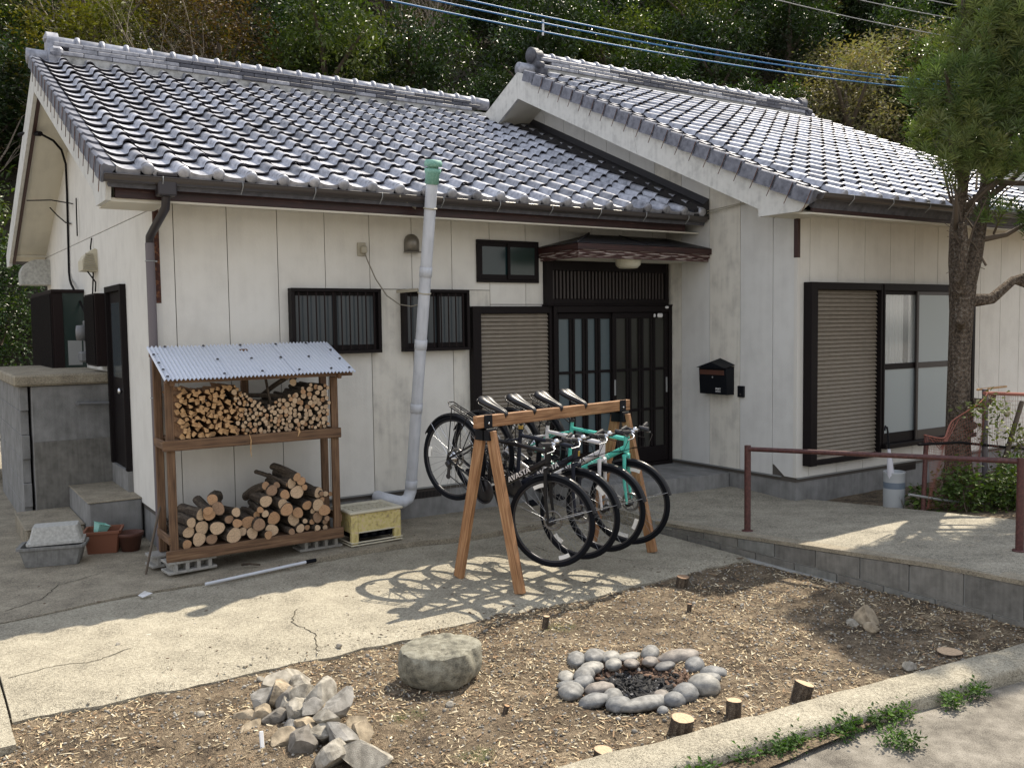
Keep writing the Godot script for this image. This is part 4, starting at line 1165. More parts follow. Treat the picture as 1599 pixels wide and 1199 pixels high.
	for w in [[[-0.02, 3.0, -2.95], [-0.03, 2.9, -2.99], [-0.02, 2.6, -2.95], [-0.03, 2.35, -3.0]], [[-0.1, 2.62, -2.8], [-0.03, 2.5, -2.75], [-0.03, 2.4, -2.8]], [[-0.02, 3.55, -3.9], [-0.03, 3.4, -3.85], [-0.03, 3.1, -3.87]], [[-0.12, 3.6, -5.4], [-0.08, 3.45, -5.0], [-0.02, 3.35, -4.8], [-0.02, 3.3, -4.4]], [[-0.42, 3.64, -5.1], [-0.2, 3.6, -4.6], [-0.02, 3.52, -4.2]]]:
		var b := MB.new()
		b.tube(w.map(func(q): return Vector3(q[0], q[1], q[2])), 0.008, 6)
		obj("cable", b.done(), mats.cable_black, house)
	# wires strung from the flashing to the wing's eave
	for k in 2:
		var b := MB.new()
		b.tube([Vector3(5.80, 3.22 - k * 0.03, 0.66), Vector3(5.80, 3.25 - k * 0.012, 1.2), Vector3(5.8, 3.26 + k * 0.012, 1.9)], 0.005, 5)
		obj("wire", b.done(), mats.plastic_beige, house)

# ---------------------------------------------------------------- ground
var hn := FastNoiseLite.new()
func hills(x: float, z: float) -> float:
	return hn.get_noise_2d(x, z)

func slab_edge(x: float) -> float:     # front edge of the concrete
	return 2.99 + 0.035 * hills(x * 9.0, 40.0) + 0.05 * hills(x * 2.2, 80.0) - (0.05 if x > 0.9 and x < 1.6 else 0.0) - 0.03 * maxf(0.0, x - 2.0)

func apron_edge(x: float) -> float:    # front edge of the strip along the wall
	return (1.18 - 0.17 * smoothstep(-1.4, -0.4, x) - 0.12 * smoothstep(0.2, 1.3, x) + 0.1 * smoothstep(1.9, 2.4, x)) + 0.012 * hills(x * 12.0, 7.0)

func apron_y(x: float) -> float:
	return 0.012 + 0.03 * smoothstep(-0.3, 1.6, x)

func sheet(called: String, m: Material, us: Array, vs: Array, f: Callable, skirt := 0.0) -> MeshInstance3D:
	# a surface over a grid; f(u, v) gives the point; skirt is the depth of its rim
	var b := MB.new()
	b.smooth(true)
	var g := []
	for u in us:
		var row := []
		for v in vs: row.append(f.call(u, v))
		g.append(row)
	for i in us.size() - 1:
		for j in vs.size() - 1:
			b.face([g[i][j], g[i + 1][j], g[i + 1][j + 1], g[i][j + 1]], Vector3.UP)
	b.smooth(false)
	if skirt > 0.0:
		var d := Vector3(0, -skirt, 0)
		for i in us.size() - 1:
			var n := vs.size() - 1
			b.face([g[i][n], g[i + 1][n], g[i + 1][n] + d, g[i][n] + d], Vector3(0, 0, 1))
			b.face([g[i][0], g[i + 1][0], g[i + 1][0] + d, g[i][0] + d], Vector3(0, 0, -1))
		for j in vs.size() - 1:
			var n := us.size() - 1
			b.face([g[n][j], g[n][j + 1], g[n][j + 1] + d, g[n][j] + d], Vector3(1, 0, 0))
			b.face([g[0][j], g[0][j + 1], g[0][j + 1] + d, g[0][j] + d], Vector3(-1, 0, 0))
	return struct(called, b.done(), m)

func steps(a: float, b: float, n: int) -> Array:
	var o := []
	for i in n + 1: o.append(lerpf(a, b, i / float(n)))
	return o

func soil_y(x: float, z: float) -> float:
	var y := -0.03 + 0.018 * hills(x * 3.0, z * 3.0) + 0.01 * hills(x * 11.0, z * 11.0)
	y += 0.02 * exp(-pow(Vector2(x - 1.45, z - 4.38).length() - 0.5, 2.0) * 60.0)
	y -= 0.05 * smoothstep(0.42, 0.1, Vector2(x - 1.47, z - 4.38).length())
	y += 0.07 * smoothstep(0.0, 0.35, x - 3.6) * smoothstep(3.4, 4.6, z) * 0.6
	y += 0.045 * exp(-Vector2(x + 0.28, z - 3.95).length_squared() * 5.0)
	return y

func path_y(x: float, z: float) -> float:
	var t := clampf((z - 1.9) / 2.4, 0.0, 1.2)
	return 0.1 + 0.17 * t + 0.012 * hills(x * 1.5, z * 1.5) + (0.03 * smoothstep(1.9, 1.2, z) if z < 1.9 else 0.0)

func build_ground() -> void:
	hn.seed = 5
	hn.frequency = 0.35
	hn.fractal_octaves = 3
	sheet("ground", mats.road_asphalt, [-70.0, -1.2, 70.0], [-60.0, 5.2, 60.0], func(u, v): return Vector3(u, -0.09, v))
	# concrete slab in front of the house, its front edge ragged
	sheet("slab", mats.slab_concrete, steps(-1.44, 4.02, 130), steps(0.0, 1.0, 24), func(u, v):
		var a: float = apron_edge(u) + 0.026 + (0.006 * hills(u * 15.0, 3.0))
		var z: float = lerpf(a, slab_edge(u), v)
		var lip: float = 0.02 * smoothstep(0.97, 1.0, v)
		return Vector3(u, 0.004 * hills(u * 2.0, z * 2.0) + 0.012 * smoothstep(-0.2, -1.4, u) - lip, z), 0.1)
	sheet("slab", mats.slab_concrete, steps(-6.0, -1.452, 30), steps(1.2, 3.3, 12), func(u, v): return Vector3(u + 0.004 * hills(v * 9.0, 1.0), 0.006 + 0.006 * hills(u, v), v), 0.1)
	sheet("apron", mats.apron_concrete, steps(-1.44, 5.86, 140), steps(0.0, 1.0, 14), func(u, v):
		var z: float = lerpf(-0.1, apron_edge(u), v)
		return Vector3(u, apron_y(u) + 0.004 * hills(u * 3.0, z * 3.0), z), 0.1)
	sheet("apron", mats.apron_concrete, steps(-6.0, -1.46, 20), steps(-6.0, 1.19, 20), func(u, v): return Vector3(u, 0.004 + 0.012 * hills(u, v), v), 0.1)
	sheet("apron", mats.apron_concrete, steps(-1.46, 0.03, 12), steps(-9.0, -0.1, 30), func(u, v): return Vector3(u, 0.0 + 0.012 * hills(u, v), v), 0.1)
	# bed of soil and wood chips
	sheet("soil", mats.soil, steps(-3.6, 4.12, 190), steps(2.75, 5.45, 80), func(u, v): return Vector3(u, soil_y(u, v), v))
	# path of concrete up to the house, the earth of the planted bed beyond it
	sheet("path", mats.path_concrete, steps(4.07, 6.05, 24), steps(0.5, 12.0, 70), func(u, v): return Vector3(u + (0.02 * hills(v * 5.0, 9.0) if u > 6.0 else 0.0), path_y(u, v), v), 0.2)
	sheet("planting_soil", mats.soil, steps(6.0, 14.0, 40), steps(1.8, 9.0, 40), func(u, v): return Vector3(u, path_y(u, v) - 0.05 + 0.03 * hills(u * 3.0, v * 3.0), v))
	# entrance step
	var st := MB.new()
	st.prism([Vector2(3.95, 0.002), Vector2(5.834, 0.002), Vector2(5.834, -1.0), Vector2(5.62, -1.0), Vector2(3.95, -0.75)].map(func(q): return Vector2(q.x, -q.y)), 0.0, 0.29, Transform3D(Basis(Vector3(1, 0, 0), Vector3(0, 0, 1), Vector3(0, -1, 0)), Vector3(0, 0.29, 0)))
	struct("entrance_step", st.done(), mats.foundation)
	# road beyond the kerb
	sheet("road", mats.road_asphalt, steps(-8.0, 16.0, 60), steps(0.0, 1.0, 16), func(u, v): return Vector3(u, -0.06 + 0.01 * hills(u, v * 9.0), lerpf(5.3 + (u - 1.1) * 0.11, 16.0, v)))
	# the hill behind
	var ax := Vector2(0.89, 0.45)
	var nn := Vector2(0.45, -0.89)
	sheet("hill", mats.leaf_litter, steps(-40.0, 75.0, 60), steps(-3.0, 60.0, 40), func(u, v):
		var q: Vector2 = Vector2(4.0, -11.8) + ax * u + nn * v
		return Vector3(q.x, hill_h(u, v), q.y))

func hill_h(u: float, s: float) -> float:
	return -0.25 + 0.92 * maxf(0.0, s - 0.5) * smoothstep(0.0, 3.0, s) * (1.0 - 0.004 * s) + 0.8 * hills(u * 0.3, s * 0.3) * smoothstep(0.0, 4.0, s)

func build_kerbs() -> void:
	# retaining wall of grey blocks beside the path
	var t := thing("retaining_wall", "low retaining wall of grey concrete blocks between soil bed and path", "wall", Vector3(4.05, 0, 3.6))
	var cap := MB.new()
	var zs := [1.75, 2.3, 2.86, 3.27, 3.9, 4.6, 5.16, 6.2]
	for i in zs.size() - 1:
		var za: float = zs[i]
		var zb: float = zs[i + 1]
		var ya := path_y(4.1, za) + 0.006
		var yb := path_y(4.1, zb) + 0.006
		cap.face([Vector3(0, ya, za), Vector3(0, yb, zb), Vector3(0.14, yb, zb), Vector3(0.14, ya, za)], Vector3.UP)
		cap.face([Vector3(0, ya, za), Vector3(0, yb, zb), Vector3(0, yb - 0.03, zb), Vector3(0, ya - 0.03, za)], Vector3.LEFT)
	obj("coping", cap.done(), mats.apron_concrete, t, Transform3D(Basis.IDENTITY, Vector3(-0.004, 0, -3.6)))
	var core := MB.new()
	core.span(Vector3(0.012, -0.15, -1.9), Vector3(0.12, 0.1, 2.6))
	for i in zs.size() - 1:
		core.span(Vector3(0.012, 0.1, zs[i] - 3.6), Vector3(0.12, path_y(4.1, zs[i]) - 0.005, zs[i + 1] - 3.6))
	obj("mortar", core.done(), mats.mortar, t)
	var rows := [[-0.14, 0.045, 0.0], [0.05, 0.24, 0.2]]
	for r in 2:
		var z := 1.78 - (0.2 if r == 1 else 0.0)
		while z < 6.0:
			var za := maxf(z, 1.76)
			var zb := minf(z + 0.395, 6.1)
			var ta := path_y(4.1, za) - 0.026
			var tb := path_y(4.1, zb) - 0.026
			var y0: float = rows[r][0]
			var y1: float = rows[r][1]
			if r == 0:
				ta = minf(ta, y1); tb = minf(tb, y1)
			if ta > y0 + 0.02 and zb - za > 0.05:
				var b := MB.new()
				var o := [Vector2(-za - 0.004, y0 + 0.003), Vector2(-zb + 0.004, y0 + 0.003), Vector2(-zb + 0.004, tb - 0.003), Vector2(-za - 0.004, ta - 0.003)]
				b.prism(o, rng.randf_range(-0.003, 0.003), 0.05, Transform3D(Basis(Vector3(0, 0, -1), Vector3.UP, Vector3(1, 0, 0)), Vector3(0, 0, -3.6)))
				obj("block", b.done(), [mats.grey_block, mats.grey_block_dark, mats.grey_block_light][[0, 1, 0, 1, 0, 2][rng.randi() % 6]], t)
			z += 0.402
	var ft := MB.new()
	ft.box(Vector3(-0.01, -0.045, 0.05), Vector3(0.05, 0.06, 3.7), Basis(Vector3.RIGHT, 0.002), 0.015)
	obj("mortar_fillet", ft.done(), mats.mortar, t)
	# kerb between soil bed and road
	var k := thing("kerb", "rough pale concrete kerb with weeds along the road side", "kerb", Vector3(2.2, 0, 5.3), Basis(Vector3.UP, -atan(0.11)))
	var kb := MB.new()
	var kn := 90
	kb.smooth(true)
	var pr := []
	for i in kn + 1:
		var x := lerpf(-4.6, 2.0, i / float(kn))
		var row := []
		for q in [[-0.125, -0.09], [-0.12, 0.012], [-0.1, 0.03], [-0.03, 0.034], [0.05, 0.03], [0.105, 0.02], [0.12, 0.0], [0.125, -0.09]]:
			row.append(Vector3(x, q[1] + 0.012 * hills(x * 7.0, q[0] * 30.0), q[0] + 0.016 * hills(x * 5.0, q[1] * 20.0 + 50.0)))
		pr.append(row)
	for i in kn:
		for j in 7:
			kb.face([pr[i][j], pr[i + 1][j], pr[i + 1][j + 1], pr[i][j + 1]], Vector3(0, 1, (j - 3.0) * 0.5))
	kb.smooth(false)
	obj("kerb_top", kb.done(), mats.slab_concrete, k)
	# red pipe handrail on the path
	var rl := thing("handrail", "rust red pipe handrail standing on the edge of the concrete path", "railing", Vector3(4.25, path_y(4.25, 2.7), 2.7))
	var p1 := Vector3(4.25, 0.14, 2.71)
	var p2 := Vector3(4.79, 0.22, 4.77)
	var org := rl.position
	for p in [p1, p2]:
		var b := MB.new()
		var h: float = 0.885 if p == p1 else 0.96
		b.tube([p - org + Vector3(0, -0.05, 0), Vector3(p.x, h + 0.02, p.z) - org], 0.028, 14)
		b.lathe([Vector2(0.0, 0.0), Vector2(0.05, 0.0), Vector2(0.048, 0.008), Vector2(0.028, 0.012)], 14, Transform3D(Basis.IDENTITY, Vector3(p.x, path_y(p.x, p.z), p.z) - org))
		obj("post", b.done(), mats.red_rail, rl)
	var tb := MB.new()
	tb.tube([Vector3(4.25, 0.875, 2.73) - org, Vector3(4.79, 0.955, 4.75) - org], 0.02, 12)
	obj("rail", tb.done(), mats.red_rail, rl)

func chips(xa: float, xb: float, za: float, zb: float, n: int, keep: Callable) -> void:
	# straw, chips, bark bits and pebbles lying on the soil
	var straw := MB.new()
	straw.tri(Vector3(-0.5, 0, -0.5), Vector3(-0.3, 0.3, 0.5), Vector3(0.5, 0.1, 0.35))
	straw.tri(Vector3(-0.5, 0, -0.5), Vector3(0.5, 0.1, 0.35), Vector3(0.45, 0.15, -0.4))
	straw.tri(Vector3(-0.3, 0.3, 0.5), Vector3(-0.5, 0, -0.5), Vector3(0.1, -0.4, 0.0))
	var sm := straw.done()
	var pm := rock_mesh(3, Vector3(0.5, 0.34, 0.42), 1, 0, 0.25)
	var xs := []
	var cs := []
	var px := []
	var pc := []
	for i in n:
		var x := rng.randf_range(xa, xb)
		var z := rng.randf_range(za, zb)
		if not keep.call(x, z): continue
		var y := soil_y(x, z)
		var t := rng.randf()
		var dens := hills(x * 2.0 + 30.0, z * 2.0) + 0.6 * hills(x * 7.0, z * 7.0 + 9.0)
		if t < 0.72 and dens < -0.16 and rng.randf() < 0.7: continue
		if t < 0.84:
			var l := rng.randf_range(0.009, 0.042) * (2.0 if rng.randf() < 0.03 else 1.0)
			var w := rng.randf_range(0.0025, 0.009)
			var bs := Basis(Vector3.UP, rng.randf() * TAU) * Basis(Vector3.FORWARD, rng.randf_range(-0.35, 0.35)) * Basis(Vector3.RIGHT, rng.randf_range(-0.6, 0.6))
			bs = bs.scaled_local(Vector3(l, w * 0.8, w))
			xs.append(Transform3D(bs, Vector3(x, y + rng.randf_range(0.001, 0.008), z)))
			var q := rng.randf()
			var c := Color(0.5, 0.4, 0.25) if q < 0.35 else (Color(0.3, 0.2, 0.115) if q < 0.62 else (Color(0.11, 0.075, 0.045) if q < 0.84 else Color(0.64, 0.56, 0.4)))
			if dens < -0.1 and q < 0.5: c = c * 0.6
			cs.append(c * rng.randf_range(0.7, 1.2))
		else:
			var s := rng.randf_range(0.006, 0.02) * (1.8 if rng.randf() < 0.04 else 1.0)
			px.append(Transform3D(Basis(Vector3(rng.randf() - 0.5, 1, rng.randf() - 0.5).normalized(), rng.randf() * TAU).scaled_local(Vector3(s, s, s)), Vector3(x, y + s * 0.15, z)))
			var g := rng.randf_range(0.11, 0.34)
			pc.append(Color(g * 1.05, g * 0.98, g * 0.86))
	multi("wood_chips", sm, mats.loose_bits, xs, cs)
	multi("pebbles", pm, mats.loose_bits, px, pc)

func build_grit() -> void:
	# bits of stone, bark and leaf strewn on the concrete
	var pm := rock_mesh(5, Vector3(0.5, 0.3, 0.42), 1, 2, 0.25)
	var xs := []
	var cs := []
	for i in 900:
		var x := rng.randf_range(-2.4, 4.0)
		var near := rng.randf() < 0.55
		var z := rng.randf_range(0.3, 2.95)
		if near: z = slab_edge(x) - 0.02 - absf(rng.randfn()) * 0.14 if rng.randf() < 0.6 else apron_edge(x) + rng.randfn() * 0.05
		if z > slab_edge(x): continue
		var s := rng.randf_range(0.004, 0.014) * (1.8 if rng.randf() < 0.05 else 1.0)
		var y := 0.003 if z > apron_edge(x) + 0.03 else apron_y(x) + 0.002
		xs.append(Transform3D(Basis(Vector3.UP, rng.randf() * TAU).scaled_local(Vector3(s * rng.randf_range(1.0, 2.6), s, s)), Vector3(x, y, z)))
		var q := rng.randf()
		cs.append((Color(0.3, 0.27, 0.21) if q < 0.5 else (Color(0.12, 0.08, 0.05) if q < 0.8 else Color(0.5, 0.46, 0.38))) * rng.randf_range(0.7, 1.2))
	multi("grit", pm, mats.loose_bits, xs, cs)

func build_cracks() -> void:
	# dirt-filled cracks in the concrete
	var c := [[[-1.4, 2.35], [-1.15, 2.28], [-0.95, 2.33], [-0.7, 2.2]], [[-1.3, 0.9], [-1.05, 0.72], [-0.9, 0.4], [-0.55, 0.22]], [[2.55, 1.3], [2.8, 1.55], [2.78, 1.8], [3.05, 2.1], [3.2, 2.5]], [[0.2, 2.98], [0.32, 2.6], [0.28, 2.3], [0.42, 2.02]]]
	for q in c:
		var b := MB.new()
		var last := Vector3.ZERO
		var fine := []
		for i in q.size() - 1:
			for k in 8:
				var t := k / 8.0
				var x: float = lerpf(q[i][0], q[i + 1][0], t) + 0.02 * hills(k * 3.0 + i * 9.0, 5.0)
				var z: float = lerpf(q[i][1], q[i + 1][1], t) + 0.02 * hills(k * 3.0 + i * 9.0, 55.0)
				fine.append(Vector2(x, z))
		for i in fine.size() - 1:
			var a: Vector2 = fine[i]
			var e: Vector2 = fine[i + 1]
			var s := (e - a).orthogonal().normalized() * 0.003
			var y := func(v: Vector2): return (0.004 * hills(v.x * 2.0, v.y * 2.0) + 0.012 * smoothstep(-0.2, -1.4, v.x) if v.y > apron_edge(v.x) else apron_y(v.x) + 0.004 * hills(v.x * 3.0, v.y * 3.0)) + 0.003
			b.face([Vector3(a.x + s.x, y.call(a), a.y + s.y), Vector3(a.x - s.x, y.call(a), a.y - s.y), Vector3(e.x - s.x, y.call(e), e.y - s.y), Vector3(e.x + s.x, y.call(e), e.y + s.y)], Vector3.UP)
		var o := struct("crack", b.done(), mats.leaf_litter)

# ---------------------------------------------------------------- rocks and logs
func rock_mesh(s: int, size: Vector3, sub: int, cuts: int, rough: float, cut_d := 0.72) -> ArrayMesh:
	var r := RandomNumberGenerator.new()
	r.seed = s * 7919 + 13
	var n := FastNoiseLite.new()
	n.seed = s
	n.frequency = 0.9
	var tris := []
	for sx in [-1, 1]:
		for sy in [-1, 1]:
			for sz in [-1, 1]:
				var a := Vector3(sx, 0, 0)
				var b := Vector3(0, sy, 0)
				var c := Vector3(0, 0, sz)
				if sx * sy * sz > 0: tris.append([a, b, c])
				else: tris.append([a, c, b])
	for k in sub:
		var nx := []
		for t in tris:
			var ab: Vector3 = ((t[0] + t[1]) * 0.5).normalized()
			var bc: Vector3 = ((t[1] + t[2]) * 0.5).normalized()
			var ca: Vector3 = ((t[2] + t[0]) * 0.5).normalized()
			nx.append([t[0], ab, ca]); nx.append([ab, t[1], bc]); nx.append([ca, bc, t[2]]); nx.append([ab, bc, ca])
		tris = nx
	var planes := []
	for k in cuts:
		planes.append([Vector3(r.randf_range(-1, 1), r.randf_range(-0.7, 1), r.randf_range(-1, 1)).normalized(), cut_d * r.randf_range(0.75, 1.15)])
	var mb := MB.new()
	mb.smooth(cuts == 0)
	for t in tris:
		var o := []
		for v in t:
			var p: Vector3 = v * (1.0 + rough * n.get_noise_3dv(v * 1.6) + rough * 0.3 * n.get_noise_3dv(v * 5.0))
			for pl in planes:
				var d: float = p.dot(pl[0]) - pl[1]
				if d > 0.0: p -= pl[0] * d
			o.append(p * size)
		mb.tri(o[0], o[1], o[2])
	return mb.done()

func log_mesh(s: int, r: float, L: float, bend: float, knobs: bool, end_mat: Material) -> ArrayMesh:
	# lies along local x; x = L / 2 is the sawn end that shows
	var g := RandomNumberGenerator.new()
	g.seed = s * 131 + 7
	var n := 12
	var rings := []
	var segs := 5
	for i in segs + 1:
		var t := i / float(segs)
		var c := Vector3((t - 0.5) * L, bend * sin(t * PI) * 0.6, bend * sin(t * 2.2))
		var ring := []
		for k in n:
			var a := TAU * k / n
			var rr := r * (1.0 + 0.07 * sin(a * 2.0 + s) + 0.05 * sin(a * 3.0 + s * 2.0 + t * 2.0) + (0.16 * exp(-pow((t - 0.45) * 9.0, 2.0)) if knobs and k % 5 == s % 5 else 0.0))
			ring.append(c + Vector3(0, cos(a) * rr, sin(a) * rr))
		rings.append(ring)
	var b := MB.new()
	b.smooth(true)
	for i in segs:
		for k in n:
			var k2 := (k + 1) % n
			b.quad(rings[i][k], rings[i][k2], rings[i + 1][k2], rings[i + 1][k])
	b.smooth(false)
	b.face(rings[0], Vector3(-1, 0, 0))
	var mesh := b.done()
	# the cut end, with its own picture of rings
	var e := SurfaceTool.new()
	e.begin(Mesh.PRIMITIVE_TRIANGLES)
	var cc := Vector3.ZERO
	for p in rings[segs]: cc += p / n
	for k in n:
		var k2 := (k + 1) % n
		for v in [[cc, Vector2(0.5, 0.5)], [rings[segs][k2], Vector2(0.5 + 0.48 * cos(TAU * k2 / n), 0.5 + 0.48 * sin(TAU * k2 / n))], [rings[segs][k], Vector2(0.5 + 0.48 * cos(TAU * k / n), 0.5 + 0.48 * sin(TAU * k / n))]]:
			e.set_uv(v[1])
			e.set_normal(Vector3.RIGHT)
			e.add_vertex(v[0])
	e.commit(mesh)
	mesh.surface_set_material(0, mats.bark)
	mesh.surface_set_material(1, end_mat)
	return mesh

func split_mesh(s: int, r: float, L: float) -> ArrayMesh:
	var g := RandomNumberGenerator.new()
	g.seed = s * 977 + 3
	var o := []
	var n := 3 + g.randi() % 2
	var a0 := g.randf() * TAU
	for k in n:
		var a := a0 + TAU * (k + g.randf_range(-0.22, 0.22)) / n
		o.append(Vector2(cos(a), sin(a)) * r * g.randf_range(0.95, 1.35))
	# one side keeps its rounded bark
	var p := []
	for k in n:
		p.append(o[k])
		if k == 0:
			var m: Vector2 = (o[0] + o[1]) * 0.5
			p.append(m.normalized() * r * 1.2)
	var T := Transform3D(Basis(Vector3(0, 1, 0), Vector3(0, 0, 1), Vector3(1, 0, 0)), Vector3.ZERO)
	var b := MB.new()
	b.prism(p, -L / 2, L / 2 - 0.004, T)
	var mesh := b.done()
	var e := MB.new()
	e.prism(p, L / 2 - 0.004, L / 2, T)
	e.st.generate_normals()
	e.st.commit(mesh)
	mesh.surface_set_material(0, mats.split_side)
	mesh.surface_set_material(1, mats.split_face)
	return mesh

func drop(placed: Array, x: float, r: float, floor_y: float) -> float:
	var y := floor_y + r
	for q in placed:
		var dx: float = x - q.x
		var rr: float = (r + q.z) * 0.985
		if absf(dx) < rr:
			y = maxf(y, q.y + sqrt(rr * rr - dx * dx))
	return y

func build_firewood() -> void:
	# upper shelf: split wood on the left, branches on the right; lower shelf: two heaps of thick logs
	var face_out := Basis(Vector3.UP, -PI / 2)    # local x points at the viewer
	var g := RandomNumberGenerator.new()
	g.seed = 404
	var top := func(x):
		if x < 0.45: return 1.53 - 0.04 * sin(x * 9.0) * sin(x * 9.0)
		if x < 0.66: return lerpf(1.49, 1.34, (x - 0.45) / 0.21)
		return lerpf(1.33, 1.5, clampf((x - 0.66) / 0.4, 0, 1))
	var placed := []
	var made := 0
	var fails := 0
	while fails < 110 and made < 330:
		var best := Vector3(0, 99, 0)
		var r0 := g.randf()
		for tr in 14:
			var x := g.randf_range(-0.03, 1.22)
			var mid := x > 0.42 and x < 0.78
			var r: float = (0.017 + 0.01 * r0) if x < 0.42 else ((0.009 + 0.009 * r0) if mid and g.randf() < 0.75 else (0.014 + 0.012 * r0 * r0 + (0.01 if r0 > 0.93 else 0.0)))
			if x - r < -0.055 or x + r > 1.245: continue
			var y := drop(placed, x, r, 1.105)
			if y + r > top.call(x): continue
			if y < best.y: best = Vector3(x, y, r)
		if best.y > 90.0:
			fails += 1
			continue
		placed.append(best)
		made += 1
		var split := best.x < 0.40 or (best.x < 0.5 and g.randf() < 0.5)
		var L := g.randf_range(0.33, 0.4)
		var z := 0.72 - L / 2 + g.randf_range(-0.045, 0.02)
		var bs := Basis(Vector3.UP, g.randf_range(-0.06, 0.06)) * Basis(Vector3.RIGHT, g.randf_range(-0.04, 0.04)) * face_out
		if split:
			var o := obj("split_log", split_mesh(made, best.z * 0.98, L), null, null, Transform3D(bs, Vector3(best.x, best.y, z)))
			tag(o, "split firewood piece with pale wedge end in the upper left stack", "firewood", "split firewood on the upper shelf")
		else:
			var o := obj("branch_log", log_mesh(made, best.z, L, g.randf_range(-0.008, 0.008), false, mats["log_end_%d" % ([0, 0, 1][g.randi() % 3])]), null, null, Transform3D(bs, Vector3(best.x, best.y, z)))
			tag(o, "thin round branch with pale sawn end in the upper right stack", "firewood", "round branches on the upper shelf")
	# a few pieces sticking out or lying across on top
	for q in [[0.62, 1.36, 0.5, 0.017, 0.9, 0.12], [0.84, 1.47, 0.45, 0.022, 0.5, -0.5], [1.0, 1.53, 0.5, 0.03, -0.35, 0.1], [0.72, 1.4, 0.5, 0.02, 1.2, 0.05], [0.74, 1.44, 0.6, 0.012, 0.2, 1.2]]:
		var o := obj("branch_log", log_mesh(900 + int(q[0] * 100), q[3], 0.34, 0.01, false, mats.log_end_0), null, null, Transform3D(Basis(Vector3.UP, q[4]) * Basis(Vector3.RIGHT, q[5]) * face_out, Vector3(q[0], q[1], q[2])))
		tag(o, "loose dark branch lying slantwise on top of the upper stack", "firewood", "loose branches on the upper stack")
	var ltop := func(x):
		if x < 0.38: return 0.60 - 0.4 * absf(x - 0.2)
		if x < 0.6: return 0.46
		return 0.75 - 0.6 * absf(x - 0.88) * (0.9 if x < 0.88 else 1.1)
	placed = []
	fails = 0
	made = 0
	while fails < 120 and made < 110:
		var best := Vector3(0, 99, 0)
		var rr := g.randf()
		for tr in 16:
			var x := g.randf_range(-0.03, 1.22)
			var r: float = (0.036 + 0.042 * rr * rr) if x < 0.5 else (0.027 + 0.03 * rr)
			if x > 1.0 and rr < 0.5: r = 0.02 + 0.012 * rr
			if x - r < -0.055 or x + r > 1.245: continue
			var y := drop(placed, x, r, 0.225)
			if y + r > ltop.call(x): continue
			if y < best.y: best = Vector3(x, y, r)
		if best.y > 90.0:
			fails += 1
			continue
		placed.append(best)
		made += 1
		var L := g.randf_range(0.3, 0.42)
		var z := 0.72 - L / 2 + g.randf_range(-0.06, 0.03)
		var high := best.y > 0.42
		var bs := Basis(Vector3.UP, g.randf_range(-0.12, 0.12) * (2.2 if high else 1.0)) * Basis(Vector3.RIGHT, g.randf_range(-0.06, 0.06) * (2.0 if high else 1.0)) * face_out
		var o := obj("log", log_mesh(300 + made, best.z, L, g.randf_range(-0.02, 0.02), g.randf() < 0.35, mats["log_end_%d" % ([1, 1, 0, 0, 2][g.randi() % 5])]), null, null, Transform3D(bs, Vector3(best.x, best.y, z)))
		if best.x < 0.55:
			tag(o, "thick orange-ended log in the left heap of the lower shelf", "firewood", "logs in the left heap of the lower shelf")
		else:
			tag(o, "round barked log in the right heap of the lower shelf", "firewood", "logs in the right heap of the lower shelf")
	for q in [[0.64, 0.59, 0.5, 0.04, 0.4, -0.4, 0.3], [0.9, 0.735, 0.5, 0.034, 0.3, 0.15, 0.36], [0.78, 0.69, 0.5, 0.02, 0.45, 0.2, 0.4], [0.3, 0.57, 0.5, 0.045, -0.35, -0.1, 0.36]]:
		var o := obj("log", log_mesh(700 + int(q[0] * 100), q[3], q[6], 0.02, true, mats.log_end_1), null, null, Transform3D(Basis(Vector3.UP, q[4]) * Basis(Vector3.RIGHT, q[5]) * face_out, Vector3(q[0], q[1], q[2])))
		tag(o, "barked log lying askew on top of a lower heap", "firewood", "logs lying askew on the lower heaps")

# ---------------------------------------------------------------- things in the yard
func plank(parent: Node, called: String, a: Vector3, b: Vector3, w: float, h: float, m: Material, up := Vector3.UP) -> MeshInstance3D:
	# a board from a to b; its mesh lies along local x so that the grain does too
	var d := b - a
	var x := d.normalized()
	var z := x.cross(up if absf(x.dot(up)) < 0.95 else Vector3.BACK).normalized()
	var y := z.cross(x)
	var mb := MB.new()
	mb.box(Vector3.ZERO, Vector3(d.length(), h, w), Basis.IDENTITY, 0.004)
	return obj(called, mb.done(), m, parent, Transform3D(Basis(x, y, z), (a + b) * 0.5))

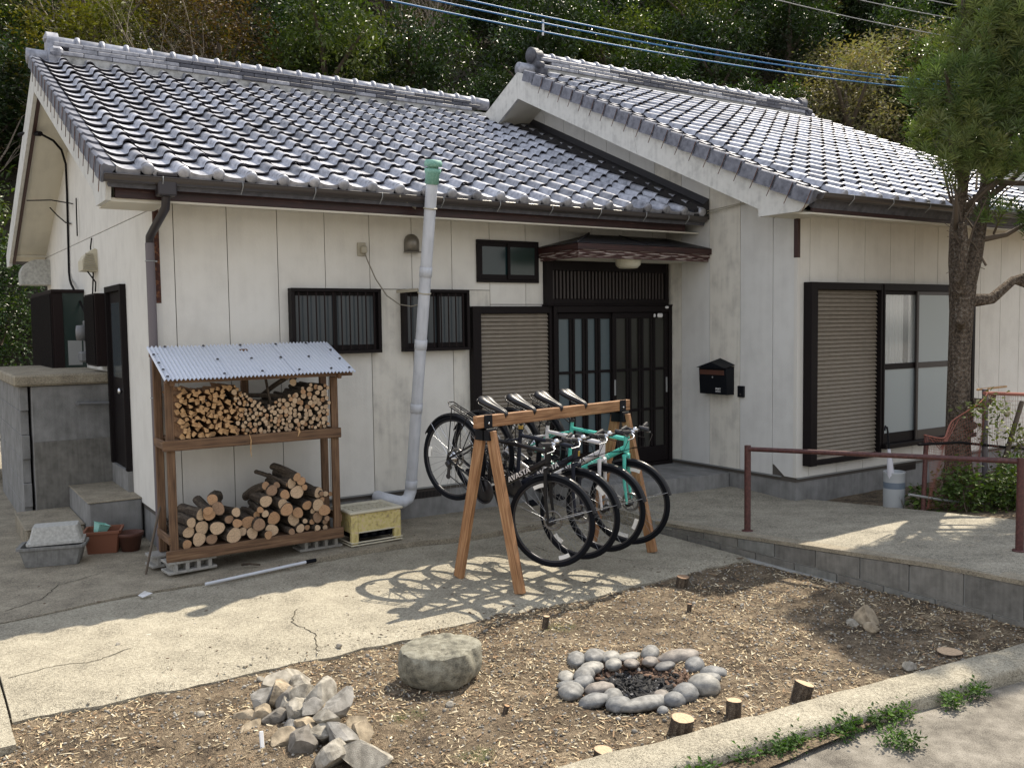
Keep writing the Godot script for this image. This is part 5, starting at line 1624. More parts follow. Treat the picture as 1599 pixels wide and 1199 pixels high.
func build_shed() -> void:
	var t := thing("firewood_rack", "two-tier brown timber firewood rack with white corrugated roof", "firewood rack", Vector3(0.6, 0.14, 0.5))
	var o := -t.position
	var W := [mats.shed_wood_0, mats.shed_wood_1, mats.shed_wood_2]
	for p in [[-0.095, 0.69, 1.57, 0.0], [1.283, 0.69, 1.55, 0.0], [-0.1, 0.325, 1.78, 0.0], [1.33, 0.325, 1.78, 0.0], [0.62, 0.325, 1.80, 1.1]]:
		plank(t, "post", Vector3(p[0], p[3] if p[3] > 0.0 else 0.145, p[1]) + o, Vector3(p[0], p[2], p[1]) + o, 0.062, 0.04, W[rng.randi() % 3])
	plank(t, "front_rail", Vector3(-0.165, 1.063, 0.727) + o, Vector3(1.325, 1.063, 0.727) + o, 0.03, 0.085, W[0])
	plank(t, "front_rail", Vector3(-0.165, 0.185, 0.727) + o, Vector3(1.325, 0.185, 0.727) + o, 0.03, 0.09, W[1])
	plank(t, "back_rail", Vector3(-0.12, 1.063, 0.29) + o, Vector3(1.34, 1.063, 0.29) + o, 0.03, 0.085, W[1])
	plank(t, "back_rail", Vector3(-0.12, 0.185, 0.29) + o, Vector3(1.34, 0.185, 0.29) + o, 0.03, 0.09, W[2])
	for y in [1.09, 0.21]:
		for k in 4:
			plank(t, "shelf_board", Vector3(-0.07, y, 0.36 + k * 0.098) + o, Vector3(1.26, y, 0.36 + k * 0.098) + o, 0.088, 0.022, W[k % 3])
	for x in [-0.13, 1.315]:
		for y in [1.0, 0.25]:
			plank(t, "side_rail", Vector3(x, y + 0.06, 0.31) + o, Vector3(x, y + 0.06, 0.71) + o, 0.02, 0.07, W[2])
		plank(t, "rafter", Vector3(x + (0.035 if x < 0 else -0.03), 1.777, 0.24) + o, Vector3(x + (0.035 if x < 0 else -0.03), 1.56, 0.84) + o, 0.035, 0.05, W[0])
	plank(t, "purlin", Vector3(-0.14, 1.768, 0.27) + o, Vector3(1.40, 1.768, 0.27) + o, 0.04, 0.035, W[0])
	plank(t, "purlin", Vector3(-0.14, 1.576, 0.8) + o, Vector3(1.41, 1.576, 0.8) + o, 0.04, 0.035, W[1])
	# corrugated sheet in three overlapping widths
	var back := Vector3(0, 1.835, 0.20)
	var front := Vector3(0, 1.59, 0.885)
	for s in 3:
		var xa: float = -0.165 + s * 0.52
		var xb: float = minf(xa + 0.552, 1.41)
		var b := MB.new()
		b.smooth(true)
		var n := int((xb - xa) / 0.032 * 6.0)
		for k in n:
			for e in [0.0, -0.0022]:
				var p := []
				for q in [[k, 0.0], [k, 1.0], [k + 1, 1.0], [k + 1, 0.0]]:
					var x: float = xa + (xb - xa) * q[0] / n
					var y: float = 0.0085 * sin(x / 0.032 * TAU) + e + s * 0.0032
					var pt := back.lerp(front, q[1])
					p.append(Vector3(x + 0.02 * (1.0 - q[1]), pt.y + y, pt.z + rng.randf_range(-0.001, 0.001) * 0.0) + o)
				b.face(p, Vector3.UP if e == 0.0 else Vector3.DOWN)
		b.smooth(false)
		obj("roof_sheet", b.done(), mats.corrugated_sheet, t)
	for q in [[0.1, 0.06], [0.3, 0.06], [0.5, 0.06], [0.7, 0.06], [0.88, 0.06], [0.02, 0.3], [0.02, 0.55], [0.02, 0.75], [0.02, 0.95], [0.32, 0.5], [0.5, 0.5], [0.66, 0.5], [0.82, 0.5], [0.3, 0.93], [0.5, 0.9], [0.7, 0.9], [0.88, 0.9], [0.985, 0.3], [0.985, 0.6], [0.985, 0.9]]:
		var pt := back.lerp(front, q[1])
		var b := MB.new()
		b.lathe([Vector2(0.0125, 0.0), Vector2(0.009, 0.008), Vector2(0.0, 0.011)], 10, Transform3D(Basis(Vector3.RIGHT, 0.34), Vector3(-0.165 + q[0] * 1.57, pt.y + 0.012, pt.z) + o))
		obj("roof_screw", b.done(), mats.alu_dark, t)
	# hollow concrete blocks it stands on
	var blk := func(at: Vector3, turn: float, label: String):
		var c := thing("cinder_block", label, "concrete block", at, Basis(Vector3.UP, turn), "hollow blocks under the firewood rack")
		var cb := CSGBox3D.new()
		var m := MB.new()
		# lies on its side: three openings and two end notches seen from the front
		for q in [[-0.195, 0.0, 0.195, 0.022], [-0.195, 0.078, 0.195, 0.1]]:
			m.span(Vector3(q[0], q[1], -0.095), Vector3(q[2], q[3], 0.095), 0.004)
		for x in [-0.138, -0.045, 0.045, 0.138]:
			m.span(Vector3(x - 0.014, 0.022, -0.095), Vector3(x + 0.014, 0.078, 0.095))
		m.span(Vector3(-0.124, 0.022, -0.03), Vector3(0.124, 0.078, -0.01))
		cb.free()
		obj("shell", m.done(), mats.cinder, c)
	blk.call(Vector3(0.03, 0.04, 0.63), 0.1, "hollow concrete block under the front left corner of the firewood rack")
	blk.call(Vector3(1.15, 0.042, 0.56), 0.0, "hollow concrete block under the right end of the firewood rack")
	blk.call(Vector3(-0.03, 0.04, 0.33), 0.1, "hollow concrete block behind the left block under the firewood rack")
	# dried strips of bark hanging from the shelf
	var s1 := obj("bark_strip", null, null)
	var sb := MB.new()
	sb.tube([Vector3(0.52, 1.11, 0.745), Vector3(0.53, 1.06, 0.748), Vector3(0.525, 0.97, 0.746), Vector3(0.53, 0.92, 0.75)], [0.003, 0.006, 0.004, 0.002], 5)
	sb.tube([Vector3(0.94, 1.12, 0.745), Vector3(0.945, 1.1, 0.75), Vector3(0.93, 1.06, 0.748)], [0.008, 0.01, 0.003], 5)
	s1.mesh = sb.done()
	s1.material_override = mats.split_face
	tag(s1, "dry bark strips hanging over the upper rail of the firewood rack", "bark")

func build_left_yard() -> void:
	# block-built stand beside the end wall
	var st := thing("concrete_stand", "tall grey concrete block stand with slab top beside the house's left wall", "concrete stand", Vector3(-0.43, 0, -3.2))
	var b := MB.new()
	b.span(Vector3(-0.34, -0.05, 0.0), Vector3(0.425, 1.42, 1.04), 0.006)
	obj("front_wall", b.done(), mats.foundation, st)
	var p := MB.new()
	p.span(Vector3(-0.34, 0.0, 1.041), Vector3(0.424, 0.86, 1.052), 0.004)
	obj("render_patch", p.done(), mats.grey_block_dark, st)
	for k in 6:
		var w := MB.new()
		w.span(Vector3(-0.44, -0.05 + k * 0.245, -1.6), Vector3(-0.365, 0.192 + k * 0.245, 0.95 + (k % 2) * 0.03), 0.004)
		obj("block", w.done(), mats.foundation, st)
	var sl := MB.new()
	sl.span(Vector3(-0.5, 1.425, -1.75), Vector3(0.425, 1.54, 1.09), 0.02)
	obj("slab_top", sl.done(), mats.apron_concrete, st)
	var hd := MB.new()
	hd.tube([Vector3(0.08, 1.23, 1.1), Vector3(0.4, 1.22, 1.1)], 0.016, 8)
	hd.tube([Vector3(0.08, 1.23, 1.03), Vector3(0.08, 1.23, 1.11)], 0.022, 8)
	obj("pipe_stub", hd.done(), mats.meter_grey, st)
	for e in [["-0.47", Vector3(-0.47, 0.0, -2.12), Vector3(0.0, 0.385, -0.93), "upper"], ["", Vector3(-0.97, -0.02, -2.12), Vector3(-0.475, 0.165, -1.12), "lower"]]:
		var s := thing("door_step", "broad concrete step below the side door" if e[3] == "upper" else "low concrete step in front of the grey stand", "step", e[1], Basis.IDENTITY, "")
		var m := MB.new()
		m.span(Vector3.ZERO, e[2] - e[1], 0.015)
		obj("step_block", m.done(), mats.apron_concrete if e[3] == "lower" else mats.foundation, s)
		var c := MB.new()
		c.span(Vector3(-0.004, (e[2] - e[1]).y, -0.0), Vector3((e[2] - e[1]).x, (e[2] - e[1]).y + 0.012, (e[2] - e[1]).z + 0.006), 0.005)
		obj("step_top", c.done(), mats.apron_concrete, s)
	# planters and pots
	var tub := func(called: String, label: String, at: Vector3, turn: float, s: Vector3, m: Material, flip: bool):
		var t := thing(called, label, "planter", at, Basis(Vector3.UP, turn))
		var q := MB.new()
		var k := 0.82
		var y0 := 0.0 if not flip else s.y
		var y1 := s.y if not flip else 0.0
		var lo := []
		var hi := []
		var c := 0.16
		for e in [[-1, -1 + c], [-1 + c * 0.5, -1], [1 - c * 0.5, -1], [1, -1 + c], [1, 1 - c], [1 - c * 0.5, 1], [-1 + c * 0.5, 1], [-1, 1 - c]]:
			lo.append(Vector3(e[0] * s.x * 0.5 * k, y0, e[1] * s.z * 0.5 * k))
			hi.append(Vector3(e[0] * s.x * 0.5, y1, e[1] * s.z * 0.5))
		for i in 8:
			var j := (i + 1) % 8
			q.face([lo[i], lo[j], hi[j], hi[i]], lo[i] + lo[j] - Vector3(0, y0 * 2.0, 0))
			if not flip:
				q.face([lo[i] * Vector3(0.94, 1, 0.94) + Vector3(0, 0.012, 0), lo[j] * Vector3(0.94, 1, 0.94) + Vector3(0, 0.012, 0), hi[j] * Vector3(0.94, 1, 0.94), hi[i] * Vector3(0.94, 1, 0.94)], -(lo[i] + lo[j]))
		q.face(lo, Vector3.DOWN if not flip else Vector3.UP)
		if not flip:
			var li := []
			for v in lo: li.append(v * Vector3(0.94, 1, 0.94) + Vector3(0, 0.03, 0))
			q.face(li, Vector3.UP)
		obj("body", q.done(), m, t)
		var r := MB.new()
		for i in 8:
			var j := (i + 1) % 8
			var ry := y1 - (0.0 if not flip else -0.02)
			var A: Vector3 = hi[i]; var B: Vector3 = hi[j]
			var f := Vector3(1.06, 1, 1.08)
			r.face([A * f, B * f, B * f + Vector3(0, -0.022, 0), A * f + Vector3(0, -0.022, 0)], A + B)
			r.face([A * f, B * f, B * Vector3(0.94, 1, 0.94), A * Vector3(0.94, 1, 0.94)], Vector3.UP)
			r.face([A * f + Vector3(0, -0.022, 0), B * f + Vector3(0, -0.022, 0), B * Vector3(0.98, 1, 0.98) + Vector3(0, -0.022, 0), A * Vector3(0.98, 1, 0.98) + Vector3(0, -0.022, 0)], Vector3.DOWN)
		obj("rim", r.done(), m, t, Transform3D(Basis.IDENTITY, Vector3(0, 0.022 if flip else 0.0, 0)))
		return t
	tub.call("planter_tub", "weathered grey oblong planter tub on the concrete left of the step", Vector3(-0.83, 0.005, -0.42), -0.28, Vector3(0.50, 0.17, 0.28), mats.grey_tub, false)
	tub.call("planter_tub", "whitish planter tub turned upside down on the grey tub", Vector3(-0.80, 0.178, -0.45), -0.22, Vector3(0.42, 0.15, 0.24), mats.white_tub, true)
	tub.call("planter_tub", "terracotta coloured square planter holding a mint green cup", Vector3(-0.40, 0.005, -0.62), -0.3, Vector3(0.30, 0.2, 0.27), mats.terracotta, false)
	var cup := thing("plastic_cup", "small square mint green plastic pot tipped inside the terracotta planter", "plastic pot", Vector3(-0.43, 0.16, -0.66), Basis(Vector3.FORWARD, 0.35) * Basis(Vector3.UP, 0.3))
	var cm := MB.new()
	var cl := [Vector3(-0.035, 0, -0.035), Vector3(0.035, 0, -0.035), Vector3(0.035, 0, 0.035), Vector3(-0.035, 0, 0.035)]
	for i in 4:
		var j := (i + 1) % 4
		cm.face([cl[i], cl[j], cl[j] * 1.5 + Vector3(0, 0.09, 0), cl[i] * 1.5 + Vector3(0, 0.09, 0)], cl[i] + cl[j])
		cm.face([cl[i] * 1.5 + Vector3(0, 0.09, 0), cl[j] * 1.5 + Vector3(0, 0.09, 0), cl[j] * 1.75 + Vector3(0, 0.088, 0), cl[i] * 1.75 + Vector3(0, 0.088, 0)], Vector3.UP)
	cm.face(cl, Vector3.DOWN)
	obj("body", cm.done(), mats.mint_plastic, cup)
	var pot := thing("flower_pot", "dark red round flower pot behind the woodshed's corner post", "flower pot", Vector3(-0.2, 0.005, -0.5))
	var pm := MB.new()
	pm.lathe([Vector2(0.0, 0.0), Vector2(0.075, 0.0), Vector2(0.105, 0.13), Vector2(0.115, 0.132), Vector2(0.117, 0.165), Vector2(0.1, 0.165), Vector2(0.085, 0.05), Vector2(0.0, 0.05)], 22)
	obj("body", pm.done(), mats.terracotta_dark, pot)
	var stick := MB.new()
	stick.tube([Vector3(-0.275, 0.0, 0.47), Vector3(-0.2, 0.27, 0.42), Vector3(-0.075, 0.64, 0.3), Vector3(-0.06, 0.78, 0.26)], [0.009, 0.01, 0.009, 0.007], 7)
	tag(obj("stick", stick.done(), mats.twig), "thin dark stick leaning against the firewood rack's left post", "stick")
	var tw := MB.new()
	tw.tube([Vector3(0.40, 0.055, 0.8), Vector3(0.46, 0.06, 0.83), Vector3(0.53, 0.05, 0.88)], [0.012, 0.011, 0.009], 7)
	tag(obj("stick", tw.done(), mats.bark), "short brown twig lying on the concrete below the firewood rack", "stick")
	var pole := thing("pole", "pale grey metal pole lying along the seam in the concrete", "pole", Vector3(0.03, 0.025, 1.10))
	var pb := MB.new()
	pb.tube([Vector3(0, 0, 0), Vector3(0.84, 0.022, -0.09)], 0.0125, 12)
	obj("tube", pb.done(), mats.pvc, pole)
	var pe := MB.new()
	pe.tube([Vector3(0.84, 0.022, -0.09), Vector3(0.93, 0.023, -0.1)], 0.016, 10)
	obj("black_end", pe.done(), mats.rubber, pole)
	# scraps of white
	var sc := MB.new()
	sc.face([Vector3(-0.46, 0.025, 1.1), Vector3(-0.38, 0.03, 1.08), Vector3(-0.36, 0.032, 1.13), Vector3(-0.44, 0.02, 1.17)], Vector3.UP)
	sc.face([Vector3(-0.46, 0.025, 1.1), Vector3(-0.38, 0.03, 1.08), Vector3(-0.41, 0.05, 1.1)], Vector3(0, 0.2, -1))
	tag(obj("paper_scrap", sc.done(), mats.white_plastic), "scrap of white plastic lying in the seam left of the pole", "litter")
	var st2 := MB.new()
	st2.box(Vector3(-0.49, 0.0, 4.02), Vector3(0.02, 0.16, 0.012), Basis(Vector3.RIGHT, -0.5) * Basis(Vector3.FORWARD, 0.1), 0.003)
	tag(obj("plant_label", st2.done(), mats.white_plastic), "white plastic strip stuck in the soil by the rock pile", "plant label")
	# bamboo poles and a patch of sunlit yard behind the house's left end
	for k in 9:
		var bb := MB.new()
		bb.tube([Vector3(-1.5 + k * 0.05, 0.03 + k * 0.035, -5.2), Vector3(-0.95 + k * 0.035, 0.35 + k * 0.055, -6.9)], 0.03, 8)
		tag(obj("bamboo_pole", bb.done(), mats.bamboo), "grey weathered pole in the pile left of the concrete stand", "pole", "poles piled behind the concrete stand")
	var lw := thing("stone_wall", "low pale stone wall at the back of the yard left of the house", "wall", Vector3(-1.5, 0, -12.0))
	for r in 4:
		for k in 9:
			var b2 := obj("stone", rock_mesh(50 + r * 9 + k, Vector3(0.24, 0.14, 0.2), 2, 7, 0.2), mats.rock_0, lw, Transform3D(Basis(Vector3.UP, rng.randf()), Vector3(-1.8 + k * 0.42 + (r % 2) * 0.2, 0.1 + r * 0.22, 0)))

func build_crate() -> void:
	var t := thing("bottle_crate", "faded yellow plastic bottle crate with cream grid top upside down by the wall", "crate", Vector3(1.625, 0.045, 0.565), Basis(Vector3.UP, 0.03))
	var w := 0.49
	var d := 0.41
	var h := 0.31
	var b := MB.new()
	for q in [[-1, -1], [1, -1], [-1, 1], [1, 1]]:
		b.box(Vector3(q[0] * (w / 2 - 0.035), 0.15, q[1] * (d / 2 - 0.03)), Vector3(0.07, 0.27, 0.06), Basis.IDENTITY, 0.014)
	for s in [-1, 1]:
		b.box(Vector3(0, 0.2, s * (d / 2 - 0.018)), Vector3(w - 0.13, 0.17, 0.012), Basis.IDENTITY, 0.003)
		b.box(Vector3(s * (w / 2 - 0.018), 0.2, 0), Vector3(0.012, 0.17, d - 0.11), Basis.IDENTITY, 0.003)
	obj("body", b.done(), mats.crate_yellow, t)
	var r := MB.new()
	for y in [0.012, 0.035]:
		for s in [-1, 1]:
			r.box(Vector3(0, y, s * (d / 2 - 0.005)), Vector3(w + 0.02, 0.012, 0.014), Basis.IDENTITY, 0.004)
			r.box(Vector3(s * (w / 2 + 0.003), y, 0), Vector3(0.014, 0.012, d - 0.004), Basis.IDENTITY, 0.004)
	for s in [-1, 1]:
		r.box(Vector3(0, 0.12, s * (d / 2 - 0.018)), Vector3(w - 0.13, 0.012, 0.018), Basis.IDENTITY, 0.003)
		r.box(Vector3(0, h - 0.012, s * (d / 2 - 0.022)), Vector3(w + 0.03, 0.024, 0.06), Basis.IDENTITY, 0.008)
		r.box(Vector3(s * (w / 2 - 0.02), h - 0.012, 0), Vector3(0.06, 0.024, d + 0.008 - 0.1), Basis.IDENTITY, 0.008)
	obj("rim", r.done(), mats.crate_rim, t)
	for k in 4:
		var g := MB.new()
		g.box(Vector3(0, h - 0.012, -d / 2 + 0.09 + k * 0.078), Vector3(w - 0.06, 0.02, 0.012))
		obj("grid_bar", g.done(), mats.crate_rim, t)
	for k in 5:
		var g := MB.new()
		g.box(Vector3(-w / 2 + 0.085 + k * 0.08, h - 0.015, 0), Vector3(0.012, 0.016, d - 0.08))
		obj("grid_bar", g.done(), mats.crate_rim, t)
	var f := MB.new()
	f.span(Vector3(-w / 2 + 0.05, 0.055, -d / 2 + 0.04), Vector3(w / 2 - 0.05, 0.06, d / 2 - 0.06))
	for k in 5:
		for j in 4:
			f.lathe([Vector2(0.034, 0.0), Vector2(0.034, 0.13), Vector2(0.028, 0.13), Vector2(0.028, 0.0)], 10, Transform3D(Basis.IDENTITY, Vector3(-0.17 + k * 0.085, 0.07, -0.12 + j * 0.08)))
	obj("bottle_cells", f.done(), mats.rubber, t)

func build_mailbox() -> void:
	var t := thing("mailbox", "black metal mailbox with peaked lid and dark red slot on the wall", "mailbox", Vector3(XB, 1.17, 0.87))
	# local x points into the wall, z towards the viewer; its face looks to -x
	var b := MB.new()
	b.prism([Vector2(0.0, 0.0), Vector2(-0.115, 0.0), Vector2(-0.13, 0.29), Vector2(0.0, 0.31)], -0.205, 0.205)
	obj("body", b.done(), mats.black_paint, t)
	var l := MB.new()
	# lid: peaked along its front
	var f0 := [Vector3(-0.165, 0.295, -0.22), Vector3(-0.16, 0.36, 0.0), Vector3(-0.165, 0.295, 0.22)]
	var k0 := [Vector3(-0.004, 0.33, -0.22), Vector3(-0.004, 0.40, 0.0), Vector3(-0.004, 0.33, 0.22)]
	l.face([f0[0], f0[1], k0[1], k0[0]], Vector3.UP)
	l.face([f0[1], f0[2], k0[2], k0[1]], Vector3.UP)
	l.face([f0[0], f0[1], f0[2]], Vector3.LEFT)
	l.face([k0[0], k0[1], k0[2]], Vector3.RIGHT)
	l.face([f0[0], k0[0], k0[2], f0[2]], Vector3.DOWN)
	obj("lid", l.done(), mats.black_paint, t)
	var s := MB.new()
	s.box(Vector3(-0.129, 0.245, -0.01), Vector3(0.008, 0.055, 0.37), Basis(Vector3(0, 0, 1), 0.05), 0.002)
	obj("slot_flap", s.done(), mats.terracotta_dark, t)
	var k := MB.new()
	k.lathe([Vector2(0.0, 0.0), Vector2(0.011, 0.0), Vector2(0.01, 0.005), Vector2(0.0, 0.006)], 10, Transform3D(Basis(Vector3(0, 0, 1), PI / 2), Vector3(-0.124, 0.19, 0.0)))
	obj("lock", k.done(), mats.steel_grey, t)
	for e in [["POST", 0.032, 0.062], ["OFFICE", 0.022, 0.034]]:
		var tm := TextMesh.new()
		var sf := SystemFont.new()
		sf.font_names = PackedStringArray(["Droid Sans"])
		sf.font_weight = 700
		tm.font = sf
		tm.text = e[0]
		tm.font_size = 32
		tm.pixel_size = e[1] / 32.0
		tm.depth = 0.002
		obj("lettering", tm, mats.letter_white, t, Transform3D(Basis(Vector3.UP, -PI / 2), Vector3(-0.121, e[2], 0.08)))
	var i := MB.new()
	i.box(Vector3(-0.014, 0, 0), Vector3(0.028, 0.125, 0.09), Basis.IDENTITY, 0.005)
	var it := thing("intercom", "small black intercom panel on the wall right of the mailbox", "intercom", Vector3(XB, 1.21, 1.19))
	obj("case", i.done(), mats.black_paint, it)
	var bt := MB.new()
	bt.lathe([Vector2(0.0, 0.0), Vector2(0.014, 0.0), Vector2(0.013, 0.004), Vector2(0.0, 0.004)], 12, Transform3D(Basis(Vector3(0, 0, 1), PI / 2), Vector3(-0.028, -0.03, 0.0)))
	obj("button", bt.done(), mats.sash_light, it)

func build_umbrella() -> void:
	var at := Vector3(6.12, path_y(6.0, 2.87) - 0.02, 2.87)
	var t := thing("umbrella_stand", "pale grey ceramic umbrella stand with a blue band beside the path", "umbrella stand", at)
	for q in [[0.0, 0.2, mats.ceramic], [0.2, 0.26, mats.ceramic_blue], [0.26, 0.36, mats.ceramic]]:
		var m := MB.new()
		var pr := [Vector2(0.0, 0.0), Vector2(0.098, 0.0), Vector2(0.1, 0.01), Vector2(0.1, 0.2)] if q[0] == 0.0 else ([Vector2(0.1, 0.2), Vector2(0.1008, 0.23), Vector2(0.1, 0.26)] if q[0] == 0.2 else [Vector2(0.1, 0.26), Vector2(0.1, 0.34), Vector2(0.104, 0.352), Vector2(0.1, 0.362), Vector2(0.088, 0.36), Vector2(0.086, 0.03), Vector2(0.0, 0.03)])
		m.lathe(pr, 28)
		obj("body" if q[0] != 0.2 else "band", m.done(), q[2], t)
	var u := thing("umbrella", "furled white umbrella with black crook handle in the ceramic stand", "umbrella", at + Vector3(-0.02, 0.04, 0.0))
	var f := MB.new()
	var d := Vector3(-0.10, 0.55, 0.02)
	f.tube([Vector3.ZERO, d * 0.3, d * 0.75, d], [0.012, 0.034, 0.028, 0.013], 9)
	obj("cover", f.done(), mats.umbrella_white, u)
	var h := MB.new()
	h.tube([d, d * 1.3, d * 1.36 + Vector3(-0.008, 0.015, 0), d * 1.38 + Vector3(-0.03, 0.018, 0), d * 1.33 + Vector3(-0.048, 0.0, 0)], 0.009, 8)
	obj("handle", h.done(), mats.black_paint, u)

func build_net() -> void:
	# a frame of old pipes and sticks with torn salmon netting, round the planted bed
	var t := thing("net_fence", "torn salmon coloured net hung on rusty pipes round the planted bed", "net fence", Vector3(6.2, 0.15, 3.2))
	var o := -t.position
	var add := func(called: String, pts: Array, r: float, m: Material):
		var b := MB.new()
		b.tube(pts.map(func(p): return p + o), r, 9)
		return obj(called, b.done(), m, t)
	add.call("post", [Vector3(6.08, 0.15, 3.2), Vector3(6.12, 0.9, 3.2)], 0.022, mats.red_rail)
	add.call("post", [Vector3(7.13, 0.1, 3.2), Vector3(7.10, 1.28, 3.2)], 0.028, mats.downspout_grey)
	add.call("stake", [Vector3(7.2, 0.1, 3.22), Vector3(7.7, 1.12, 3.25)], 0.024, mats.twig)
	add.call("rail", [Vector3(5.9, 0.83, 3.26), Vector3(6.6, 0.79, 3.24), Vector3(7.95, 0.60, 3.2)], 0.013, mats.cable_black)
	add.call("rail", [Vector3(5.83, 0.37, 3.22), Vector3(6.3, 0.27, 3.25), Vector3(7.9, -0.02, 3.3)], 0.012, mats.steel_grey)
	add.call("rail", [Vector3(7.05, 1.24, 3.22), Vector3(8.6, 1.13, 3.3)], 0.018, mats.net_salmon)
	add.call("rail", [Vector3(7.05, 1.27, 3.15), Vector3(8.6, 1.2, 2.6)], 0.012, mats.split_face)
	add.call("float_ring", [Vector3(7.38, 1.2, 3.24), Vector3(7.38, 1.1, 3.26)], 0.005, mats.plastic_beige)
	var fl := MB.new()
	fl.lathe([Vector2(0.0, 0.0), Vector2(0.055, 0.002), Vector2(0.06, 0.012), Vector2(0.0, 0.016)], 16, Transform3D(Basis(Vector3.RIGHT, PI / 2), Vector3(7.40, 1.04, 3.25) + o))
	obj("float_disc", fl.done(), mats.plastic_beige, t)
	# the netting itself: fine threads
	var net := MB.new()
	var P := func(u: float, v: float) -> Vector3:
		# u along the fence, v downwards
		var x := lerpf(6.08, 7.12, u)
		var top: float = 0.9 + (0.02 - 0.0) * u if u < 0.28 else lerpf(0.905, 1.27, pow((u - 0.28) / 0.72, 1.35))
		if u < 0.5: top -= 0.05 * sin(clampf((u - 0.0) / 0.5, 0, 1) * PI)
		var bot: float = lerpf(0.2, 0.12, u)
		return Vector3(x, lerpf(top, bot, v), 3.2 + 0.05 * sin(u * 9.0 + v * 3.0) + 0.03 * v)
	for i in 44:
		var pts := []
		for j in 9: pts.append(P.call(i / 43.0, j / 8.0) + o)
		for j in 8:
			net.tube([pts[j], pts[j + 1]], 0.0014, 3, false)
	for j in 30:
		for i in 12:
			net.tube([P.call(i / 12.0, j / 29.0) + o, P.call((i + 1) / 12.0, j / 29.0) + o], 0.0014, 3, false)
	for i in 36:
		for j in 7:
			var q := func(a: float, v: float) -> Vector3: return Vector3(lerpf(7.1, 8.6, a), lerpf(1.25 - 0.1 * a, 0.3, v), 3.22 + 0.04 * sin(a * 12.0 + v * 2.0)) + o
			net.tube([q.call(i / 35.0, j / 7.0), q.call(i / 35.0, (j + 1) / 7.0)], 0.0013, 3, false)
			if j == 0:
				pass
	for j in 22:
		for i in 10:
			var q := func(a: float, v: float) -> Vector3: return Vector3(lerpf(7.1, 8.6, a), lerpf(1.25 - 0.1 * a, 0.3, v), 3.22 + 0.04 * sin(a * 12.0 + v * 2.0)) + o
			net.tube([q.call(i / 10.0, j / 21.0), q.call((i + 1) / 10.0, j / 21.0)], 0.0013, 3, false)
	# bunched hem along the top
	for k in 16:
		var u := k / 16.0
		var a: Vector3 = P.call(u, 0.0)
		var b: Vector3 = P.call(u + 1.0 / 16.0, 0.0)
		net.tube([a + o, b + o], 0.007, 6, false)
	for k in 5:
		net.tube([P.call(0.05 + k * 0.04, 0.02) + o, P.call(0.18 + k * 0.05, 0.16) + o, P.call(0.36 + k * 0.06, 0.03) + o], 0.004, 5, false)
	obj("netting", net.done(), mats.net_salmon, t)

func build_cables() -> void:
	var groups := [["blue_cable", "blue sleeved power cable strung above the roofs", 0.02, mats.blue_cable, [[Vector3(4.5, 8.95, -9.0), Vector3(31.0, 9.9, -9.0)], [Vector3(4.5, 8.78, -9.0), Vector3(31.0, 9.82, -9.0)], [Vector3(4.5, 8.58, -9.0), Vector3(31.0, 9.66, -9.0)]], "blue sleeved cables"],
		["pale_cable", "thin pale overhead wire high above the right roof", 0.011, mats.pale_cable, [[Vector3(12.0, 9.1, -6.0), Vector3(33.0, 10.6, -6.0)], [Vector3(14.0, 9.55, -6.0), Vector3(33.0, 11.3, -6.0)], [Vector3(16.0, 9.95, -6.0), Vector3(34.0, 11.9, -6.0)]], "pale overhead wires"]]
	for g in groups:
		var i := 0
		for e in g[4]:
			var pts := []
			for k in 25:
				var t := k / 24.0
				pts.append(e[0].lerp(e[1], t) - Vector3(0, 4.0 * t * (1.0 - t) * 0.42, 0))
			var b := MB.new()
			b.tube(pts, g[2], 8)
			var lb: String = ["topmost ", "middle ", "lowest "][i] + g[1]
			tag(obj(g[0], b.done(), g[3]), lb, "cable", g[5])
			i += 1
	var s := MB.new()
	s.box(Vector3(10.5, 8.62, -9.0), Vector3(0.05, 0.36, 0.03), Basis(Vector3.FORWARD, 0.05), 0.01)
	tag(obj("cable_spacer", s.done(), mats.white_plastic), "white spacer clipped across the blue cables", "cable spacer")

